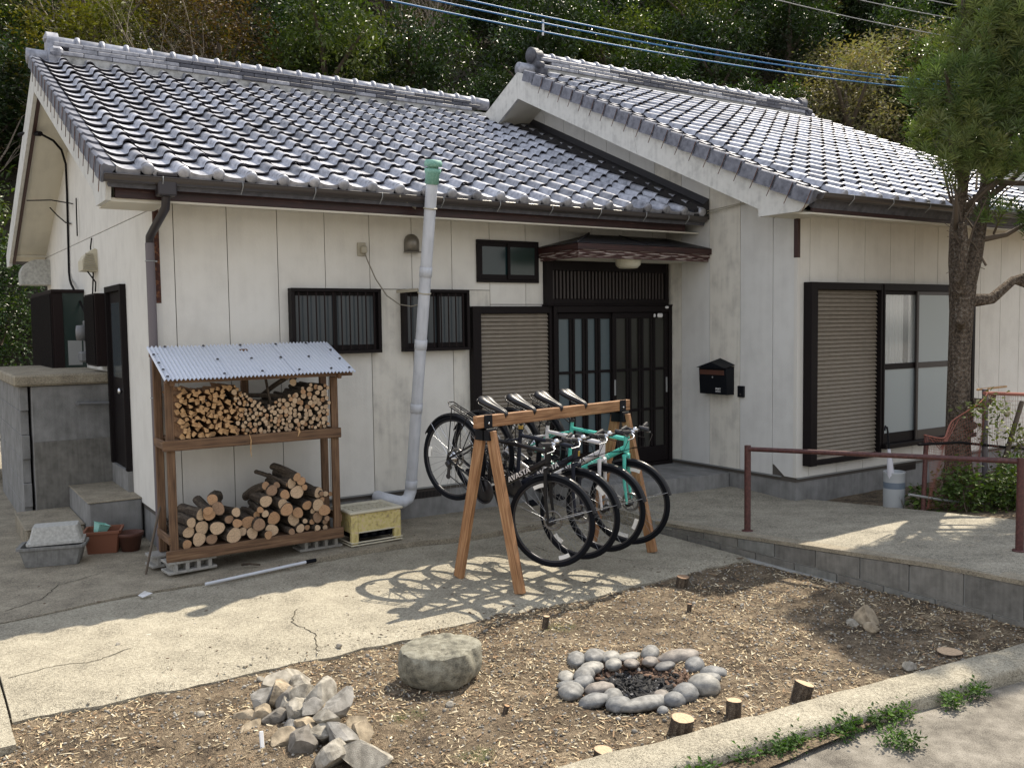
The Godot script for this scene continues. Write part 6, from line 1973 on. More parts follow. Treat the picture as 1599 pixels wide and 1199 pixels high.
func build_firepit() -> void:
	# ring of beach cobbles: x, z, long, high, wide, turn, tone
	var C := [
		[1.53, 3.97, 0.1, 0.06, 0.075, 0.3, 0], [1.61, 4.03, 0.085, 0.05, 0.06, 0.2, 4], [1.725, 4.07, 0.1, 0.03, 0.05, -0.2, 4], [1.86, 4.12, 0.085, 0.055, 0.06, 0.3, 0],
		[1.955, 4.27, 0.14, 0.055, 0.07, -0.75, 2], [1.94, 4.43, 0.085, 0.055, 0.06, 0.2, 1], [1.945, 4.58, 0.08, 0.05, 0.065, -0.9, 1], [1.83, 4.62, 0.1, 0.045, 0.06, -0.8, 0],
		[1.73, 4.72, 0.085, 0.09, 0.095, 0.4, 4], [1.585, 4.72, 0.09, 0.07, 0.075, 0.1, 1], [1.48, 4.74, 0.055, 0.055, 0.07, 0.9, 1], [1.46, 4.66, 0.06, 0.045, 0.05, 0.4, 2],
		[1.32, 4.68, 0.175, 0.05, 0.06, -0.42, 0], [1.19, 4.61, 0.085, 0.055, 0.07, 0.1, 1], [1.24, 4.5, 0.085, 0.045, 0.055, 0.45, 0], [1.11, 4.49, 0.095, 0.05, 0.06, -0.35, 1],
		[1.24, 4.38, 0.095, 0.05, 0.06, -0.5, 2], [1.08, 4.32, 0.105, 0.06, 0.075, 0.45, 0], [1.22, 4.25, 0.085, 0.048, 0.055, -0.1, 1], [1.15, 4.22, 0.085, 0.03, 0.05, -0.6, 1],
		[1.295, 4.165, 0.09, 0.055, 0.06, 0.2, 0], [1.21, 4.1, 0.08, 0.03, 0.05, 0.6, 4], [1.40, 4.10, 0.095, 0.048, 0.06, -0.1, 4], [1.41, 3.94, 0.095, 0.055, 0.06, 0.5, 0],
		[1.55, 4.13, 0.06, 0.045, 0.05, 0.0, 4], [1.66, 4.17, 0.065, 0.035, 0.05, 0.4, 2], [1.77, 4.22, 0.062, 0.04, 0.05, 0.1, 2], [1.80, 4.32, 0.075, 0.03, 0.05, -0.3, 3], [1.345, 4.79, 0.04, 0.03, 0.03, 0.1, 1]]
	var lab := ["large grey cobble at the back left of the fire ring", "pale rounded cobble touching the large one at the back of the fire ring", "flat whitish cobble with a black scorch at the back of the fire ring", "brown-grey cobble at the far back of the fire ring",
		"long half-blackened cobble at the back right of the fire ring", "dark brown-grey cobble below the half-blackened one", "blue-grey cobble outermost on the right of the fire ring", "flat blue-grey cobble behind the big pale one on the right", 
		"largest pale egg-shaped cobble at the right front of the fire ring", "round dark cobble left of the largest pale one", "upright narrow cobble at the right front of the fire ring", "brownish cobble tucked behind the narrow upright one",
		"longest sausage-shaped cobble at the front of the fire ring", "round dark cobble at the front left of the fire ring", "speckled oval cobble left of the longest one", "blue-grey oval cobble left of the front cobbles",
		"mottled cobble inside the left front of the fire ring", "big smooth cobble at the far left of the fire ring", "small dark cobble inside the left of the fire ring", "flat blue-grey cobble behind the big left one",
		"grey cobble in the second row left of the embers", "thin pale cobble at the outer left of the fire ring", "pale oval cobble above the embers on the left", "grey cobble outermost at the back left of the fire ring",
		"small pinkish cobble beside the embers at the back", "half-buried brown cobble behind the embers", "round pinkish-brown cobble behind the embers", "flat dark stone at the right edge of the embers", "smallest pale cobble in front of the longest one"]
	for i in C.size():
		var q: Array = C[i]
		var m := rock_mesh(200 + i, Vector3(q[2] * 0.96, q[3] * 0.72, q[4] * 0.92), 3, 0, 0.13)
		var o := obj("cobble", m, mats["cobble_%d" % q[6]], null, Transform3D(Basis(Vector3.UP, q[5] + 0.35) * Basis(Vector3.FORWARD, rng.randf_range(-0.12, 0.12)), Vector3(1.49 + (q[0] - 1.49) * 0.95, q[3] * 0.36 - 0.02, 4.38 + (q[1] - 4.38) * 0.95)))
		tag(o, lab[i], "stone", "cobbles ringing the fire pit")
	# charcoal, ash and burnt earth
	var xs := []
	var cs := []
	for i in 2600:
		var a := rng.randf() * TAU
		var r := sqrt(rng.randf()) * 0.34
		var x := 1.49 + cos(a) * r * 1.0
		var z := 4.38 + sin(a) * r * 0.95
		var s := rng.randf_range(0.006, 0.03) if rng.randf() < 0.5 else rng.randf_range(0.004, 0.014)
		var red := r > 0.2 + 0.06 * hills(x * 9.0, z * 9.0)
		xs.append(Transform3D(Basis(Vector3(rng.randf() - 0.5, 1, rng.randf() - 0.5).normalized(), rng.randf() * TAU).scaled_local(Vector3(s * rng.randf_range(1.0, 2.4), s * 0.8, s)), Vector3(x, soil_y(x, z) + rng.randf_range(0.0, 0.022) * (1.0 - r), z)))
		if red and rng.randf() < 0.8: cs.append(Color(0.17, 0.105, 0.07) * rng.randf_range(0.5, 1.3))
		else: cs.append(Color(0.01, 0.01, 0.011) * rng.randf_range(0.5, 2.5) if rng.randf() < 0.93 else Color(0.3, 0.29, 0.28))
	multi("charcoal", rock_mesh(9, Vector3(0.6, 0.5, 0.5), 1, 3, 0.3), mats.loose_bits, xs, cs)
	var bed := MB.new()
	bed.smooth(true)
	var ring := []
	for k in 28:
		var a := TAU * k / 28
		var rr := 0.29 + 0.05 * hills(cos(a) * 3.0, sin(a) * 3.0)
		ring.append(Vector3(1.49 + cos(a) * rr, soil_y(1.49 + cos(a) * rr, 4.38 + sin(a) * rr) + 0.002, 4.38 + sin(a) * rr))
	for k in 28:
		bed.face([Vector3(1.49, soil_y(1.49, 4.38) + 0.004, 4.38), ring[k], ring[(k + 1) % 28]], Vector3.UP)
	var bo := obj("ash_bed", bed.done(), mats.charcoal)
	bo.set_meta("kind", "stuff")

func build_rocks() -> void:
	var b := MB.new()
	b.smooth(true)
	var rows := []
	var prof := [[0.7, -0.11], [0.86, -0.085], [0.96, -0.045], [1.0, 0.0], [0.985, 0.045], [0.965, 0.072], [0.945, 0.088], [0.93, 0.092], [0.62, 0.095], [0.35, 0.096], [0.001, 0.097]]
	for e in prof:
		var row := []
		for k in 56:
			var a := TAU * k / 56
			var d := Vector3(cos(a), 0, sin(a))
			var R := 0.24 + 0.03 * hills(d.x * 2.2 + 9.0, d.z * 2.2) + 0.02 * hills(d.x * 7.0, d.z * 7.0 + e[1] * 30.0)
			var p: Vector3 = d * R * e[0] * Vector3(1.02, 1, 0.9) + Vector3(0, e[1] + 0.012 * hills(d.x * e[0] * 4.0, d.z * e[0] * 4.0) + 0.004 * hills(d.x * e[0] * 16.0, d.z * e[0] * 16.0), 0)
			if e[1] < 0.08:
				for pl in [[Vector3(0.25, -0.45, 0.9), 0.205], [Vector3(-0.75, -0.3, 0.6), 0.22], [Vector3(0.9, -0.5, 0.3), 0.225], [Vector3(-0.3, 0.0, -0.9), 0.22], [Vector3(0.7, -0.2, 0.7), 0.235]]:
					var n: Vector3 = pl[0].normalized()
					var q: float = p.dot(n) - pl[1]
					if q > 0.0: p -= n * q * 0.9
			row.append(p)
		rows.append(row)
	for i in rows.size() - 1:
		b.st.set_smooth_group(1 if i >= 6 else 0)
		for k in 56:
			b.quad(rows[i][k], rows[i + 1][k], rows[i + 1][(k + 1) % 56], rows[i][(k + 1) % 56])
	var so := obj("seat_stone", b.done(), mats.seat_rock, null, Transform3D(Basis(Vector3.UP, 0.3), Vector3(0.655, 0.075, 3.70)))
	tag(so, "large flat-topped boulder used as a seat left of the fire ring", "boulder")
	# heap of broken stones: x, z, y, size, shape
	var R := [[-0.16, 3.42, 0.05, 0.17, 0], [-0.33, 3.55, 0.06, 0.085, 1], [-0.24, 3.58, 0.08, 0.1, 2], [-0.27, 3.74, 0.07, 0.07, 0], [-0.13, 3.58, 0.08, 0.085, 0], [-0.2, 3.75, 0.1, 0.08, 0], [-0.38, 3.68, 0.03, 0.08, 2], [-0.34, 3.76, 0.03, 0.07, 3],
		[-0.30, 3.93, 0.02, 0.085, 1], [-0.13, 3.87, 0.1, 0.15, 0], [-0.10, 4.0, 0.13, 0.12, 1], [-0.17, 4.02, 0.12, 0.06, 2], [-0.38, 4.02, 0.02, 0.07, 2], [-0.33, 4.13, 0.04, 0.12, 3], [-0.22, 4.12, 0.06, 0.08, 0], [-0.18, 4.22, 0.08, 0.1, 1], [-0.07, 4.22, 0.04, 0.09, 2], [-0.27, 4.32, 0.03, 0.09, 0], [-0.46, 3.78, 0.0, 0.06, 2], [-0.14, 4.38, 0.02, 0.12, 0], [-0.08, 3.55, 0.03, 0.06, 0], [-0.44, 3.62, 0.01, 0.07, 2], [-0.03, 4.1, 0.03, 0.08, 2], [-0.24, 3.86, 0.07, 0.1, 0], [-0.19, 3.93, 0.1, 0.085, 1], [-0.27, 4.02, 0.06, 0.09, 2], [-0.2, 4.08, 0.12, 0.07, 0], [-0.23, 3.68, 0.06, 0.085, 3]]
	var rl := ["broad pale slab-like rock at the back of the stone heap", "blue-grey angular rock at the back left of the stone heap", "tan rounded rock behind the white one in the stone heap", "chalky white upright rock in the stone heap", "smooth pale rock at the back right of the stone heap", "pale egg-shaped rock in the middle of the stone heap", "yellowish blocky rock at the left of the stone heap", "dark brown rock beside the yellowish block", "grey rough rock low in the middle of the stone heap", "largest layered rock crowning the stone heap", "blue-grey slab leaning on the largest rock", "small reddish rock wedged beneath the slab", "brown sunlit-topped rock at the left front of the stone heap", "big dark wedge of rock at the front of the stone heap", "pale notched rock in front of the largest rock", "tall grey-blue faceted rock at the front of the stone heap", "reddish tan rock at the right of the stone heap", "pale rock at the very front of the stone heap", "flat tan rock outlying left of the stone heap", "long pale rock at the right front of the stone heap", "little yellowish rock behind the stone heap", "flat brown rock at the far left of the stone heap", "tan rough rock low on the right of the stone heap", "pale block in the hollow of the stone heap's middle", "grey wedge left of the largest layered rock", "tan block behind the big dark wedge", "small pale stone on top of the front half of the heap", "dark stone between the white rock and the pale egg-shaped one"]
	for i in R.size():
		var q: Array = R[i]
		var s: float = q[3] * 1.08
		var o := obj("rock", rock_mesh(400 + i, Vector3(s * 1.08, s * 0.72, s * 0.85), 3, 11 if i % 5 != 2 else 5, 0.1, 0.6), mats["rock_%d" % q[4]], null, Transform3D(Basis(Vector3(rng.randf_range(-0.4, 0.4), 1, rng.randf_range(-0.4, 0.4)).normalized(), rng.randf() * TAU), Vector3(q[0], q[2] * 0.8, q[1])))
		tag(o, rl[i], "rock", "rocks in the broken stone heap")
	# stray stones on the soil
	for q in [[-1.05, 3.95, 0.035, "brown stone alone on the soil at far left"], [-0.62, 3.42, 0.03, "small pale stone between slab edge and rock heap"], [0.5, 4.06, 0.03, "grey pebble in the shadow of the seat boulder"], [3.41, 4.5, 0.09, "yellowish upright rock near the retaining wall"], [3.32, 4.6, 0.06, "pale flat rock leaning by the yellowish upright rock"], [3.32, 4.46, 0.05, "dark stone behind the yellowish upright rock"], [2.92, 5.14, 0.05, "pale flat stone against the kerb"], [-0.2, 3.1, 0.03, "pale stone by the ragged slab edge"], [0.35, 2.94, 0.025, "white stone chip at the slab edge"], [-0.78, 2.1, 0.02, "small stone lying on the sunlit slab"]]:
		var s: float = q[2]
		var o := obj("rock", rock_mesh(500 + int(q[0] * 20), Vector3(s, s * (1.3 if s == 0.09 else 0.6), s * 0.8), 2, 7, 0.15), mats["rock_%d" % (2 if s >= 0.06 else 0)], null, Transform3D(Basis(Vector3.UP, q[0] * 7.0), Vector3(q[0], soil_y(q[0], q[1]) + s * 0.3 if q[1] > 2.95 else 0.01, q[1])))
		tag(o, q[3], "stone")
	# sawn-off stumps and billets standing in the soil
	var st := func(at: Vector2, r: float, h: float, e: Material, lean: Vector3, label: String, cat: String):
		var bs := Basis(Vector3(0, 0, 1), PI / 2)
		var o := obj("tree_stump" if cat == "stump" else "billet", log_mesh(int(at.x * 50) + 800, r * 0.78, h * 0.72 + 0.06, 0.004, false, e), null, null, Transform3D(Basis(Vector3(lean.z, 0, -lean.x).normalized(), lean.length()) * bs if lean.length() > 0.01 else bs, Vector3(at.x, soil_y(at.x, at.y) + h * 0.36 - 0.02, at.y)))
		tag(o, label, cat)
	st.call(Vector2(1.64, 3.33), 0.027, 0.1, mats.log_end_0, Vector3(0.1, 0, 0.05), "slim pale-topped billet standing beside a green moss patch", "stump")
	st.call(Vector2(3.02, 3.18), 0.062, 0.1, mats.log_end_2, Vector3(0.05, 0, 0.1), "dark splintered stump at the far edge of the soil bed", "stump")
	st.call(Vector2(2.07, 5.06), 0.062, 0.12, mats.log_end_0, Vector3(0.25, 0, 0.1), "rightmost thick billet leaning by the kerb", "stump")
	st.call(Vector2(1.60, 5.02), 0.052, 0.11, mats.log_end_0, Vector3(0.1, 0, -0.05), "pale round stump between the other kerbside stumps", "stump")
	st.call(Vector2(1.275, 4.98), 0.07, 0.08, mats.log_end_0, Vector3(0.05, 0, 0.15), "broad low stump by the kerb in front of the fire ring", "stump")
	st.call(Vector2(0.81, 4.95), 0.055, 0.04, mats.log_end_0, Vector3(0.0, 0, 0.1), "low cut stump at the left end of the kerb", "stump")
	st.call(Vector2(0.56, 3.42), 0.022, 0.05, mats.log_end_2, Vector3(0.2, 0, 0.1), "thin dark snag behind the seat boulder", "stump")
	st.call(Vector2(0.69, 4.3), 0.018, 0.05, mats.log_end_1, Vector3(0.2, 0, 0.1), "tiny splintered snag in front of the seat boulder", "stump")
	st.call(Vector2(3.3, 5.14), 0.09, 0.02, mats.log_end_0, Vector3(0.0, 0, 0.05), "flush grey-brown stump disc beside the kerb's right end", "stump")
	st.call(Vector2(2.66, 3.62), 0.02, 0.06, mats.log_end_2, Vector3(0.1, 0, 0.0), "small dark snag in the middle of the right soil", "stump")

func build_moss() -> void:
	for q in [[1.72, 3.40, 0.1, 0.07, Color(0.1, 0.13, 0.02), "bright green moss patch beside the slim billet"], [0.25, 4.06, 0.08, 0.05, Color(0.1, 0.12, 0.03), "pale green sprouts in front of the rock heap's right"], [0.33, 4.62, 0.08, 0.05, Color(0.1, 0.13, 0.03), "small green tuft in the foreground soil"]]:
		var mesh := clump_mesh(31, 60, 0.09, 0.014, 0.007, 0.9)
		var xs := []
		var cs := []
		for i in 14:
			var p := Vector2(q[0] + rng.randf_range(-1, 1) * q[2], q[1] + rng.randf_range(-1, 1) * q[3])
			xs.append(Transform3D(Basis(Vector3.UP, rng.randf() * TAU).scaled(Vector3(0.5, 0.16, 0.5)), Vector3(p.x, soil_y(p.x, p.y) + 0.004, p.y)))
			cs.append(q[4] * rng.randf_range(0.8, 1.5))
		tag(multi("moss", mesh, mats.leaf_soft, xs, cs), q[5], "moss")

# ---------------------------------------------------------------- bicycle rack
func build_rack() -> void:
	var t := thing("bicycle_rack", "A-frame bicycle rack of orange-brown timber with a long top beam", "bicycle rack", Vector3(2.6, 0, 2.17))
	var o := -t.position
	var d := Vector3(0.977, 0, -0.21).normalized()
	var n := Vector3(0.21, 0, 0.977).normalized()
	var b0 := Vector3(1.70, 1.255, 2.37)
	plank(t, "beam", b0 + o, b0 + d * 1.87 + o, 0.042, 0.092, mats.rack_wood_0)
	for s in [0.115, 1.76]:
		var p: Vector3 = b0 + d * s
		for e in [-1, 1]:
			var top: Vector3 = p + n * e * 0.05 + Vector3(0, -0.075, 0)
			var foot: Vector3 = Vector3(p.x, 0.004, p.z) + n * e * 0.335
			plank(t, "leg", foot + o, top + o, 0.042, 0.088, mats["rack_wood_%d" % [1, 2][(e + 1) / 2]], d.cross((top - foot).normalized()))
		# folded steel bracket
		var b := MB.new()
		var bs := Basis(d, Vector3.UP, d.cross(Vector3.UP))
		for e in [-1, 1]:
			b.box(p + n * e * 0.025 + Vector3(0, 0.0, 0) + o, Vector3(0.085, 0.1, 0.006), bs, 0.002)
			b.box(p + n * e * 0.062 + Vector3(0, -0.095, 0) + o, Vector3(0.1, 0.09, 0.006), bs * Basis(Vector3.RIGHT, -e * 0.24), 0.002)
			b.box(p + n * e * 0.02 + d * 0.048 + Vector3(0, -0.1, 0) + o, Vector3(0.006, 0.08, 0.1), bs, 0.002)
			b.box(p + n * e * 0.02 - d * 0.048 + Vector3(0, -0.1, 0) + o, Vector3(0.006, 0.08, 0.1), bs, 0.002)
		obj("bracket", b.done(), mats.black_paint, t)
		for e in [-1, 1]:
			var c := MB.new()
			c.lathe([Vector2(0.0, 0.0), Vector2(0.011, 0.0), Vector2(0.01, 0.006), Vector2(0.0, 0.008)], 8, Transform3D(Basis(bs.x, n * e, bs.x.cross(n * e)), p + n * e * 0.029 + Vector3(0, -0.015, 0) + o))
			obj("bolt", c.done(), mats.chrome, t)

func wheel_parts(parent: Node3D, at: Vector3, xf: Transform3D, rear: bool, spin: float) -> void:
	var w := Node3D.new()
	w.name = "wheel"
	parent.add_child(w, true)
	w.transform = xf * Transform3D(Basis(Vector3.RIGHT, spin), at)
	var A := Vector3.RIGHT
	var b := MB.new()
	b.ring(Vector3.ZERO, A, 0.326, 0.0195, 56, 10)
	obj("tyre", b.done(), mats.rubber, w)
	b = MB.new()
	b.ring(Vector3.ZERO, A, 0.305, 0.011, 48, 8, 0.0, TAU, 0.9)
	obj("rim", b.done(), mats.alu_dark, w)
	b = MB.new()
	for k in 28:
		var a := TAU * k / 28.0
		var s := -1.0 if k % 2 else 1.0
		var tw := 0.42 * (1.0 if (k / 2) % 2 else -1.0)
		b.tube([Vector3(s * 0.028, cos(a + tw) * 0.024, sin(a + tw) * 0.024), Vector3(s * 0.003, cos(a) * 0.298, sin(a) * 0.298)], 0.0013, 3, false)
	obj("spokes", b.done(), mats.spoke, w)
	b = MB.new()
	var R := Basis(Vector3.FORWARD, PI / 2)
	b.lathe([Vector2(0.0, -0.06), Vector2(0.012, -0.06), Vector2(0.014, -0.04), Vector2(0.03, -0.032), Vector2(0.03, -0.024), Vector2(0.018, -0.018), Vector2(0.018, 0.018), Vector2(0.03, 0.024), Vector2(0.03, 0.032), Vector2(0.014, 0.04), Vector2(0.012, 0.06), Vector2(0.0, 0.06)], 14, Transform3D(R, Vector3.ZERO))
	obj("hub", b.done(), mats.alu_dark, w)
	b = MB.new()
	b.ring(Vector3(0.034, 0, 0), A, 0.068, 0.0105, 30, 4, 0.0, TAU, 1.0)
	for k in 5:
		var a := TAU * k / 5.0
		b.tube([Vector3(0.034, cos(a) * 0.02, sin(a) * 0.02), Vector3(0.034, cos(a + 0.3) * 0.06, sin(a + 0.3) * 0.06)], 0.004, 5, false)
	obj("brake_disc", b.done(), mats.disc_steel, w)
	for k in 2:
		b = MB.new()
		var a := 0.4 + PI * k
		for j in 6:
			var t0 := a + (j - 3) * 0.05
			var t1 := t0 + 0.05
			b.face([Vector3(0.006, cos(t0) * 0.262, sin(t0) * 0.262), Vector3(0.006, cos(t1) * 0.262, sin(t1) * 0.262), Vector3(0.006, cos(t1) * 0.29, sin(t1) * 0.29), Vector3(0.006, cos(t0) * 0.29, sin(t0) * 0.29)], Vector3.RIGHT)
			b.face([Vector3(-0.006, cos(t0) * 0.262, sin(t0) * 0.262), Vector3(-0.006, cos(t1) * 0.262, sin(t1) * 0.262), Vector3(-0.006, cos(t1) * 0.29, sin(t1) * 0.29), Vector3(-0.006, cos(t0) * 0.29, sin(t0) * 0.29)], Vector3.LEFT)
		obj("spoke_reflector", b.done(), mats.reflector, w)
	if rear:
		b = MB.new()
		for k in 7:
			b.lathe([Vector2(0.0, 0.0), Vector2(0.058 - k * 0.005, 0.0), Vector2(0.058 - k * 0.005, 0.002), Vector2(0.0, 0.002)], 22, Transform3D(R, Vector3(-0.026 - k * 0.0042, 0, 0)))
		obj("cassette", b.done(), mats.chrome, w)

func fender(parent: Node3D, c: Vector3, xf: Transform3D, from: float, to: float) -> void:
	# arc over the tyre; angle 0 is forwards (+z), PI / 2 is up
	var b := MB.new()
	b.smooth(true)
	var n := 26
	var prof := [[-0.026, 0.349], [-0.022, 0.359], [-0.01, 0.365], [0.01, 0.365], [0.022, 0.359], [0.026, 0.349]]
	for i in n:
		var a0 := lerpf(from, to, i / float(n))
		var a1 := lerpf(from, to, (i + 1) / float(n))
		for k in 5:
			for e in [0.0, -0.003]:
				var q := []
				for p in [[a0, k], [a1, k], [a1, k + 1], [a0, k + 1]]:
					var r: float = prof[p[1]][1] + e
					q.append(c + Vector3(prof[p[1]][0], sin(p[0]) * r, cos(p[0]) * r))
				var am := (a0 + a1) / 2.0
				b.face(q, Vector3(prof[k][0] * 6.0, sin(am), cos(am)) * (1.0 if e == 0.0 else -1.0))
	b.smooth(false)
	obj("mudguard", b.done(), mats.bike_black, parent, xf)
	var s := MB.new()
	for x in [-0.03, 0.03]:
		for a in [from + 0.08, to - 0.35] if to - from > 2.0 else [from + 0.08]:
			s.tube([c + Vector3(x, sin(a) * 0.352, cos(a) * 0.352), c + Vector3(x * 2.0, 0.01, 0.0)], 0.0025, 4)
	obj("mudguard_stay", s.done(), mats.chrome, parent, xf)

func make_bike(frame_m: Material, letters: Material, label: String, at: Vector3, basis: Basis, steer: float, badge: bool, spin: float) -> Node3D:
	# built with the rear axle at the origin, +z forwards, +y up, the chain on -x
	var t := thing("bicycle", label, "bicycle", at, basis, "bicycles hung by their saddles on the rack")
	var BB := Vector3(0, -0.07, 0.43)
	var ST := Vector3(0, 0.34, 0.31)
	var HT := Vector3(0, 0.51, 0.842)
	var HB := Vector3(0, 0.375, 0.888)
	var F := Vector3(0, 0, 1.06)
	var b := MB.new()
	b.tube([BB, ST, ST + (ST - BB).normalized() * 0.05], 0.0165, 12)
	b.tube([BB + Vector3(0, 0.0, 0.01), HB + Vector3(0, 0.035, -0.018)], [0.026, 0.023], 14)
	b.tube([ST + Vector3(0, -0.02, 0.0), HT + Vector3(0, -0.035, 0)], [0.0155, 0.0185], 12)
	b.tube([HB, HT], [0.025, 0.0235], 14)
	b.tube([BB + Vector3(-0.036, 0, 0), BB + Vector3(0.036, 0, 0)], 0.022, 12)
	for s in [-1, 1]:
		b.tube([BB + Vector3(s * 0.025, 0, -0.02), Vector3(s * 0.05, -0.03, 0.26), Vector3(s * 0.066, 0, 0.0)], [0.013, 0.011, 0.009], 8)
		b.tube([ST + Vector3(s * 0.012, -0.05, 0.01), Vector3(s * 0.05, 0.2, 0.17), Vector3(s * 0.066, 0.0, 0.0)], [0.009, 0.008, 0.0075], 8)
		b.box(Vector3(s * 0.066, 0.0, 0.0), Vector3(0.007, 0.045, 0.04), Basis.IDENTITY, 0.003)
	obj("frame", b.done(), frame_m, t)
	# steered parts turn about the head tube
	var ax := (HT - HB).normalized()
	var rot := Basis(ax, steer)
	var sx := Transform3D(rot, HB - rot * HB)
	b = MB.new()
	var crown := HB - ax * 0.025
	b.tube([crown + Vector3(-0.05, 0, 0), crown + Vector3(0.05, 0, 0)], 0.017, 10)
	for s in [-1, 1]:
		b.tube([crown + Vector3(s * 0.048, 0.008, 0), crown.lerp(F, 0.55) + Vector3(s * 0.054, 0, -0.012), F + Vector3(s * 0.055, 0.0, 0.0)], [0.016, 0.0135, 0.0095], 10)
	obj("fork", b.done(), frame_m, t, sx)
	wheel_parts(t, F, sx, false, 2.0 + spin)
	wheel_parts(t, Vector3.ZERO, Transform3D.IDENTITY, true, 0.9 + spin)
	fender(t, F, sx, 0.62, 2.35)
	fender(t, Vector3.ZERO, Transform3D.IDENTITY, 0.75, 3.0)
	# cockpit
	b = MB.new()
	var stem := HT + ax * 0.05
	var bar := stem + Vector3(0, 0.02, 0.085)
	b.tube([HT, stem + ax * 0.015], 0.019, 12)
	b.tube([stem, bar], 0.016, 10)
	b.tube([bar + Vector3(-0.29, 0.012, -0.03), bar + Vector3(-0.1, 0.004, 0), bar + Vector3(0.1, 0.004, 0), bar + Vector3(0.29, 0.012, -0.03)], 0.0125, 10)
	var hb := obj("handlebar", b.done(), mats.alu_dark if badge or letters == mats.letter_white else mats.alu_dark, t, sx)
	for s in [-1, 1]:
		b = MB.new()
		b.tube([bar + Vector3(s * 0.18, 0.009, -0.013), bar + Vector3(s * 0.3, 0.0125, -0.031)], [0.0165, 0.018], 10)
		obj("grip", b.done(), mats.saddle_black, hb)
		b = MB.new()
		b.tube([bar + Vector3(s * 0.15, 0.0, 0.0), bar + Vector3(s * 0.16, -0.01, 0.03), bar + Vector3(s * 0.2, -0.02, 0.045), bar + Vector3(s * 0.28, -0.03, 0.03)], [0.012, 0.009, 0.006, 0.004], 6)
		b.box(bar + Vector3(s * 0.13, 0.005, 0.0), Vector3(0.04, 0.035, 0.045), Basis.IDENTITY, 0.01)
		obj("brake_lever", b.done(), mats.chrome, hb)
		b = MB.new()
		b.tube([bar + Vector3(s * 0.15, -0.005, 0.02), bar + Vector3(s * 0.1, 0.0, 0.1), bar + Vector3(s * 0.03, -0.09, 0.12), HB + Vector3(s * 0.03, 0.06, 0.04), HB + Vector3(s * 0.022, -0.02, -0.05)], 0.0028, 5)
		obj("brake_cable", b.done(), mats.cable_black, hb)
	b = MB.new()
	b.lathe([Vector2(0.0, 0.0), Vector2(0.024, 0.0), Vector2(0.026, 0.012), Vector2(0.018, 0.026), Vector2(0.0, 0.03)], 12, Transform3D(Basis.IDENTITY, bar + Vector3(-0.075, 0.012, 0)))
	obj("bell", b.done(), mats.chrome, hb)
	b = MB.new()
	b.tube([bar + Vector3(0.05, 0.02, -0.01), bar + Vector3(0.05, 0.035, 0.07)], [0.016, 0.021], 10)
	obj("front_lamp", b.done(), mats.alu_dark, hb)
	# saddle on its post
	b = MB.new()
	var post := (ST - BB).normalized()
	b.tube([ST, ST + post * 0.21], 0.0135, 10)
	obj("seat_post", b.done(), mats.alu_dark, t)
	b = MB.new()
	b.tube([ST + post * 0.035, ST + post * 0.06], 0.021, 12)
	obj("seat_clamp", b.done(), mats.badge_gold if badge else mats.alu_dark, t)
	b = MB.new()
	b.smooth(true)
	var zs := [0.105, 0.115, 0.135, 0.165, 0.2, 0.24, 0.28, 0.32, 0.36, 0.385, 0.395]
	var ws := [0.03, 0.058, 0.074, 0.078, 0.068, 0.05, 0.036, 0.029, 0.025, 0.019, 0.006]
	var hs := [0.588, 0.603, 0.607, 0.604, 0.598, 0.594, 0.592, 0.591, 0.589, 0.582, 0.572]
	var rows := []
	for i in zs.size():
		var row := []
		for q in [[-1.0, -0.04], [-0.97, -0.016], [-0.8, -0.004], [-0.45, 0.0], [-0.12, -0.002], [0.0, -0.012], [0.12, -0.002], [0.45, 0.0], [0.8, -0.004], [0.97, -0.016], [1.0, -0.04]]:
			row.append(Vector3(q[0] * ws[i], hs[i] + q[1], zs[i]))
		rows.append(row)
	for i in zs.size() - 1:
		for k in 10:
			b.face([rows[i][k], rows[i + 1][k], rows[i + 1][k + 1], rows[i][k + 1]], Vector3((k - 4.5) * 0.2, 1, 0))
		b.face([rows[i][0], rows[i + 1][0], rows[i + 1][10], rows[i][10]], Vector3.DOWN)
	b.smooth(false)
	b.face(rows[0], Vector3(0, 0, -1))
	var sd := obj("saddle", b.done(), mats.saddle_black, t)
	b = MB.new()
	for s in [-1, 1]:
		b.tube([Vector3(s * 0.022, 0.56, 0.15), Vector3(s * 0.022, 0.545, 0.22), Vector3(s * 0.022, 0.545, 0.28), Vector3(s * 0.008, 0.565, 0.37)], 0.0035, 6)
	obj("saddle_rail", b.done(), mats.chrome, sd)
	# drive train
	b = MB.new()
	var R := Basis(Vector3.FORWARD, PI / 2)
	b.lathe([Vector2(0.0, 0.0), Vector2(0.085, 0.0), Vector2(0.09, 0.003), Vector2(0.085, 0.006), Vector2(0.0, 0.006)], 30, Transform3D(R, BB + Vector3(-0.052, 0, 0)))
	b.ring(BB + Vector3(-0.058, 0, 0), Vector3.RIGHT, 0.092, 0.008, 34, 6)
	obj("chainring", b.done(), mats.alu_dark, t)
	for s in [-1, 1]:
		b = MB.new()
		var e := BB + Vector3(s * 0.075, s * -0.13, s * 0.11)
		b.tube([BB + Vector3(s * 0.06, 0, 0), e], [0.013, 0.01], 8)
		var ck := obj("crank", b.done(), mats.alu_dark, t)
		b = MB.new()
		b.box(e + Vector3(s * 0.055, 0, 0), Vector3(0.09, 0.02, 0.075), Basis.IDENTITY, 0.006)
		obj("pedal", b.done(), mats.rubber, ck)
	b = MB.new()
	b.tube([BB + Vector3(-0.052, 0.088, 0), Vector3(-0.045, 0.048, 0)], 0.0042, 5)
	b.tube([BB + Vector3(-0.052, -0.088, 0), Vector3(-0.05, -0.13, 0.03)], 0.0042, 5)
	obj("chain", b.done(), mats.alu_dark, t)
	b = MB.new()
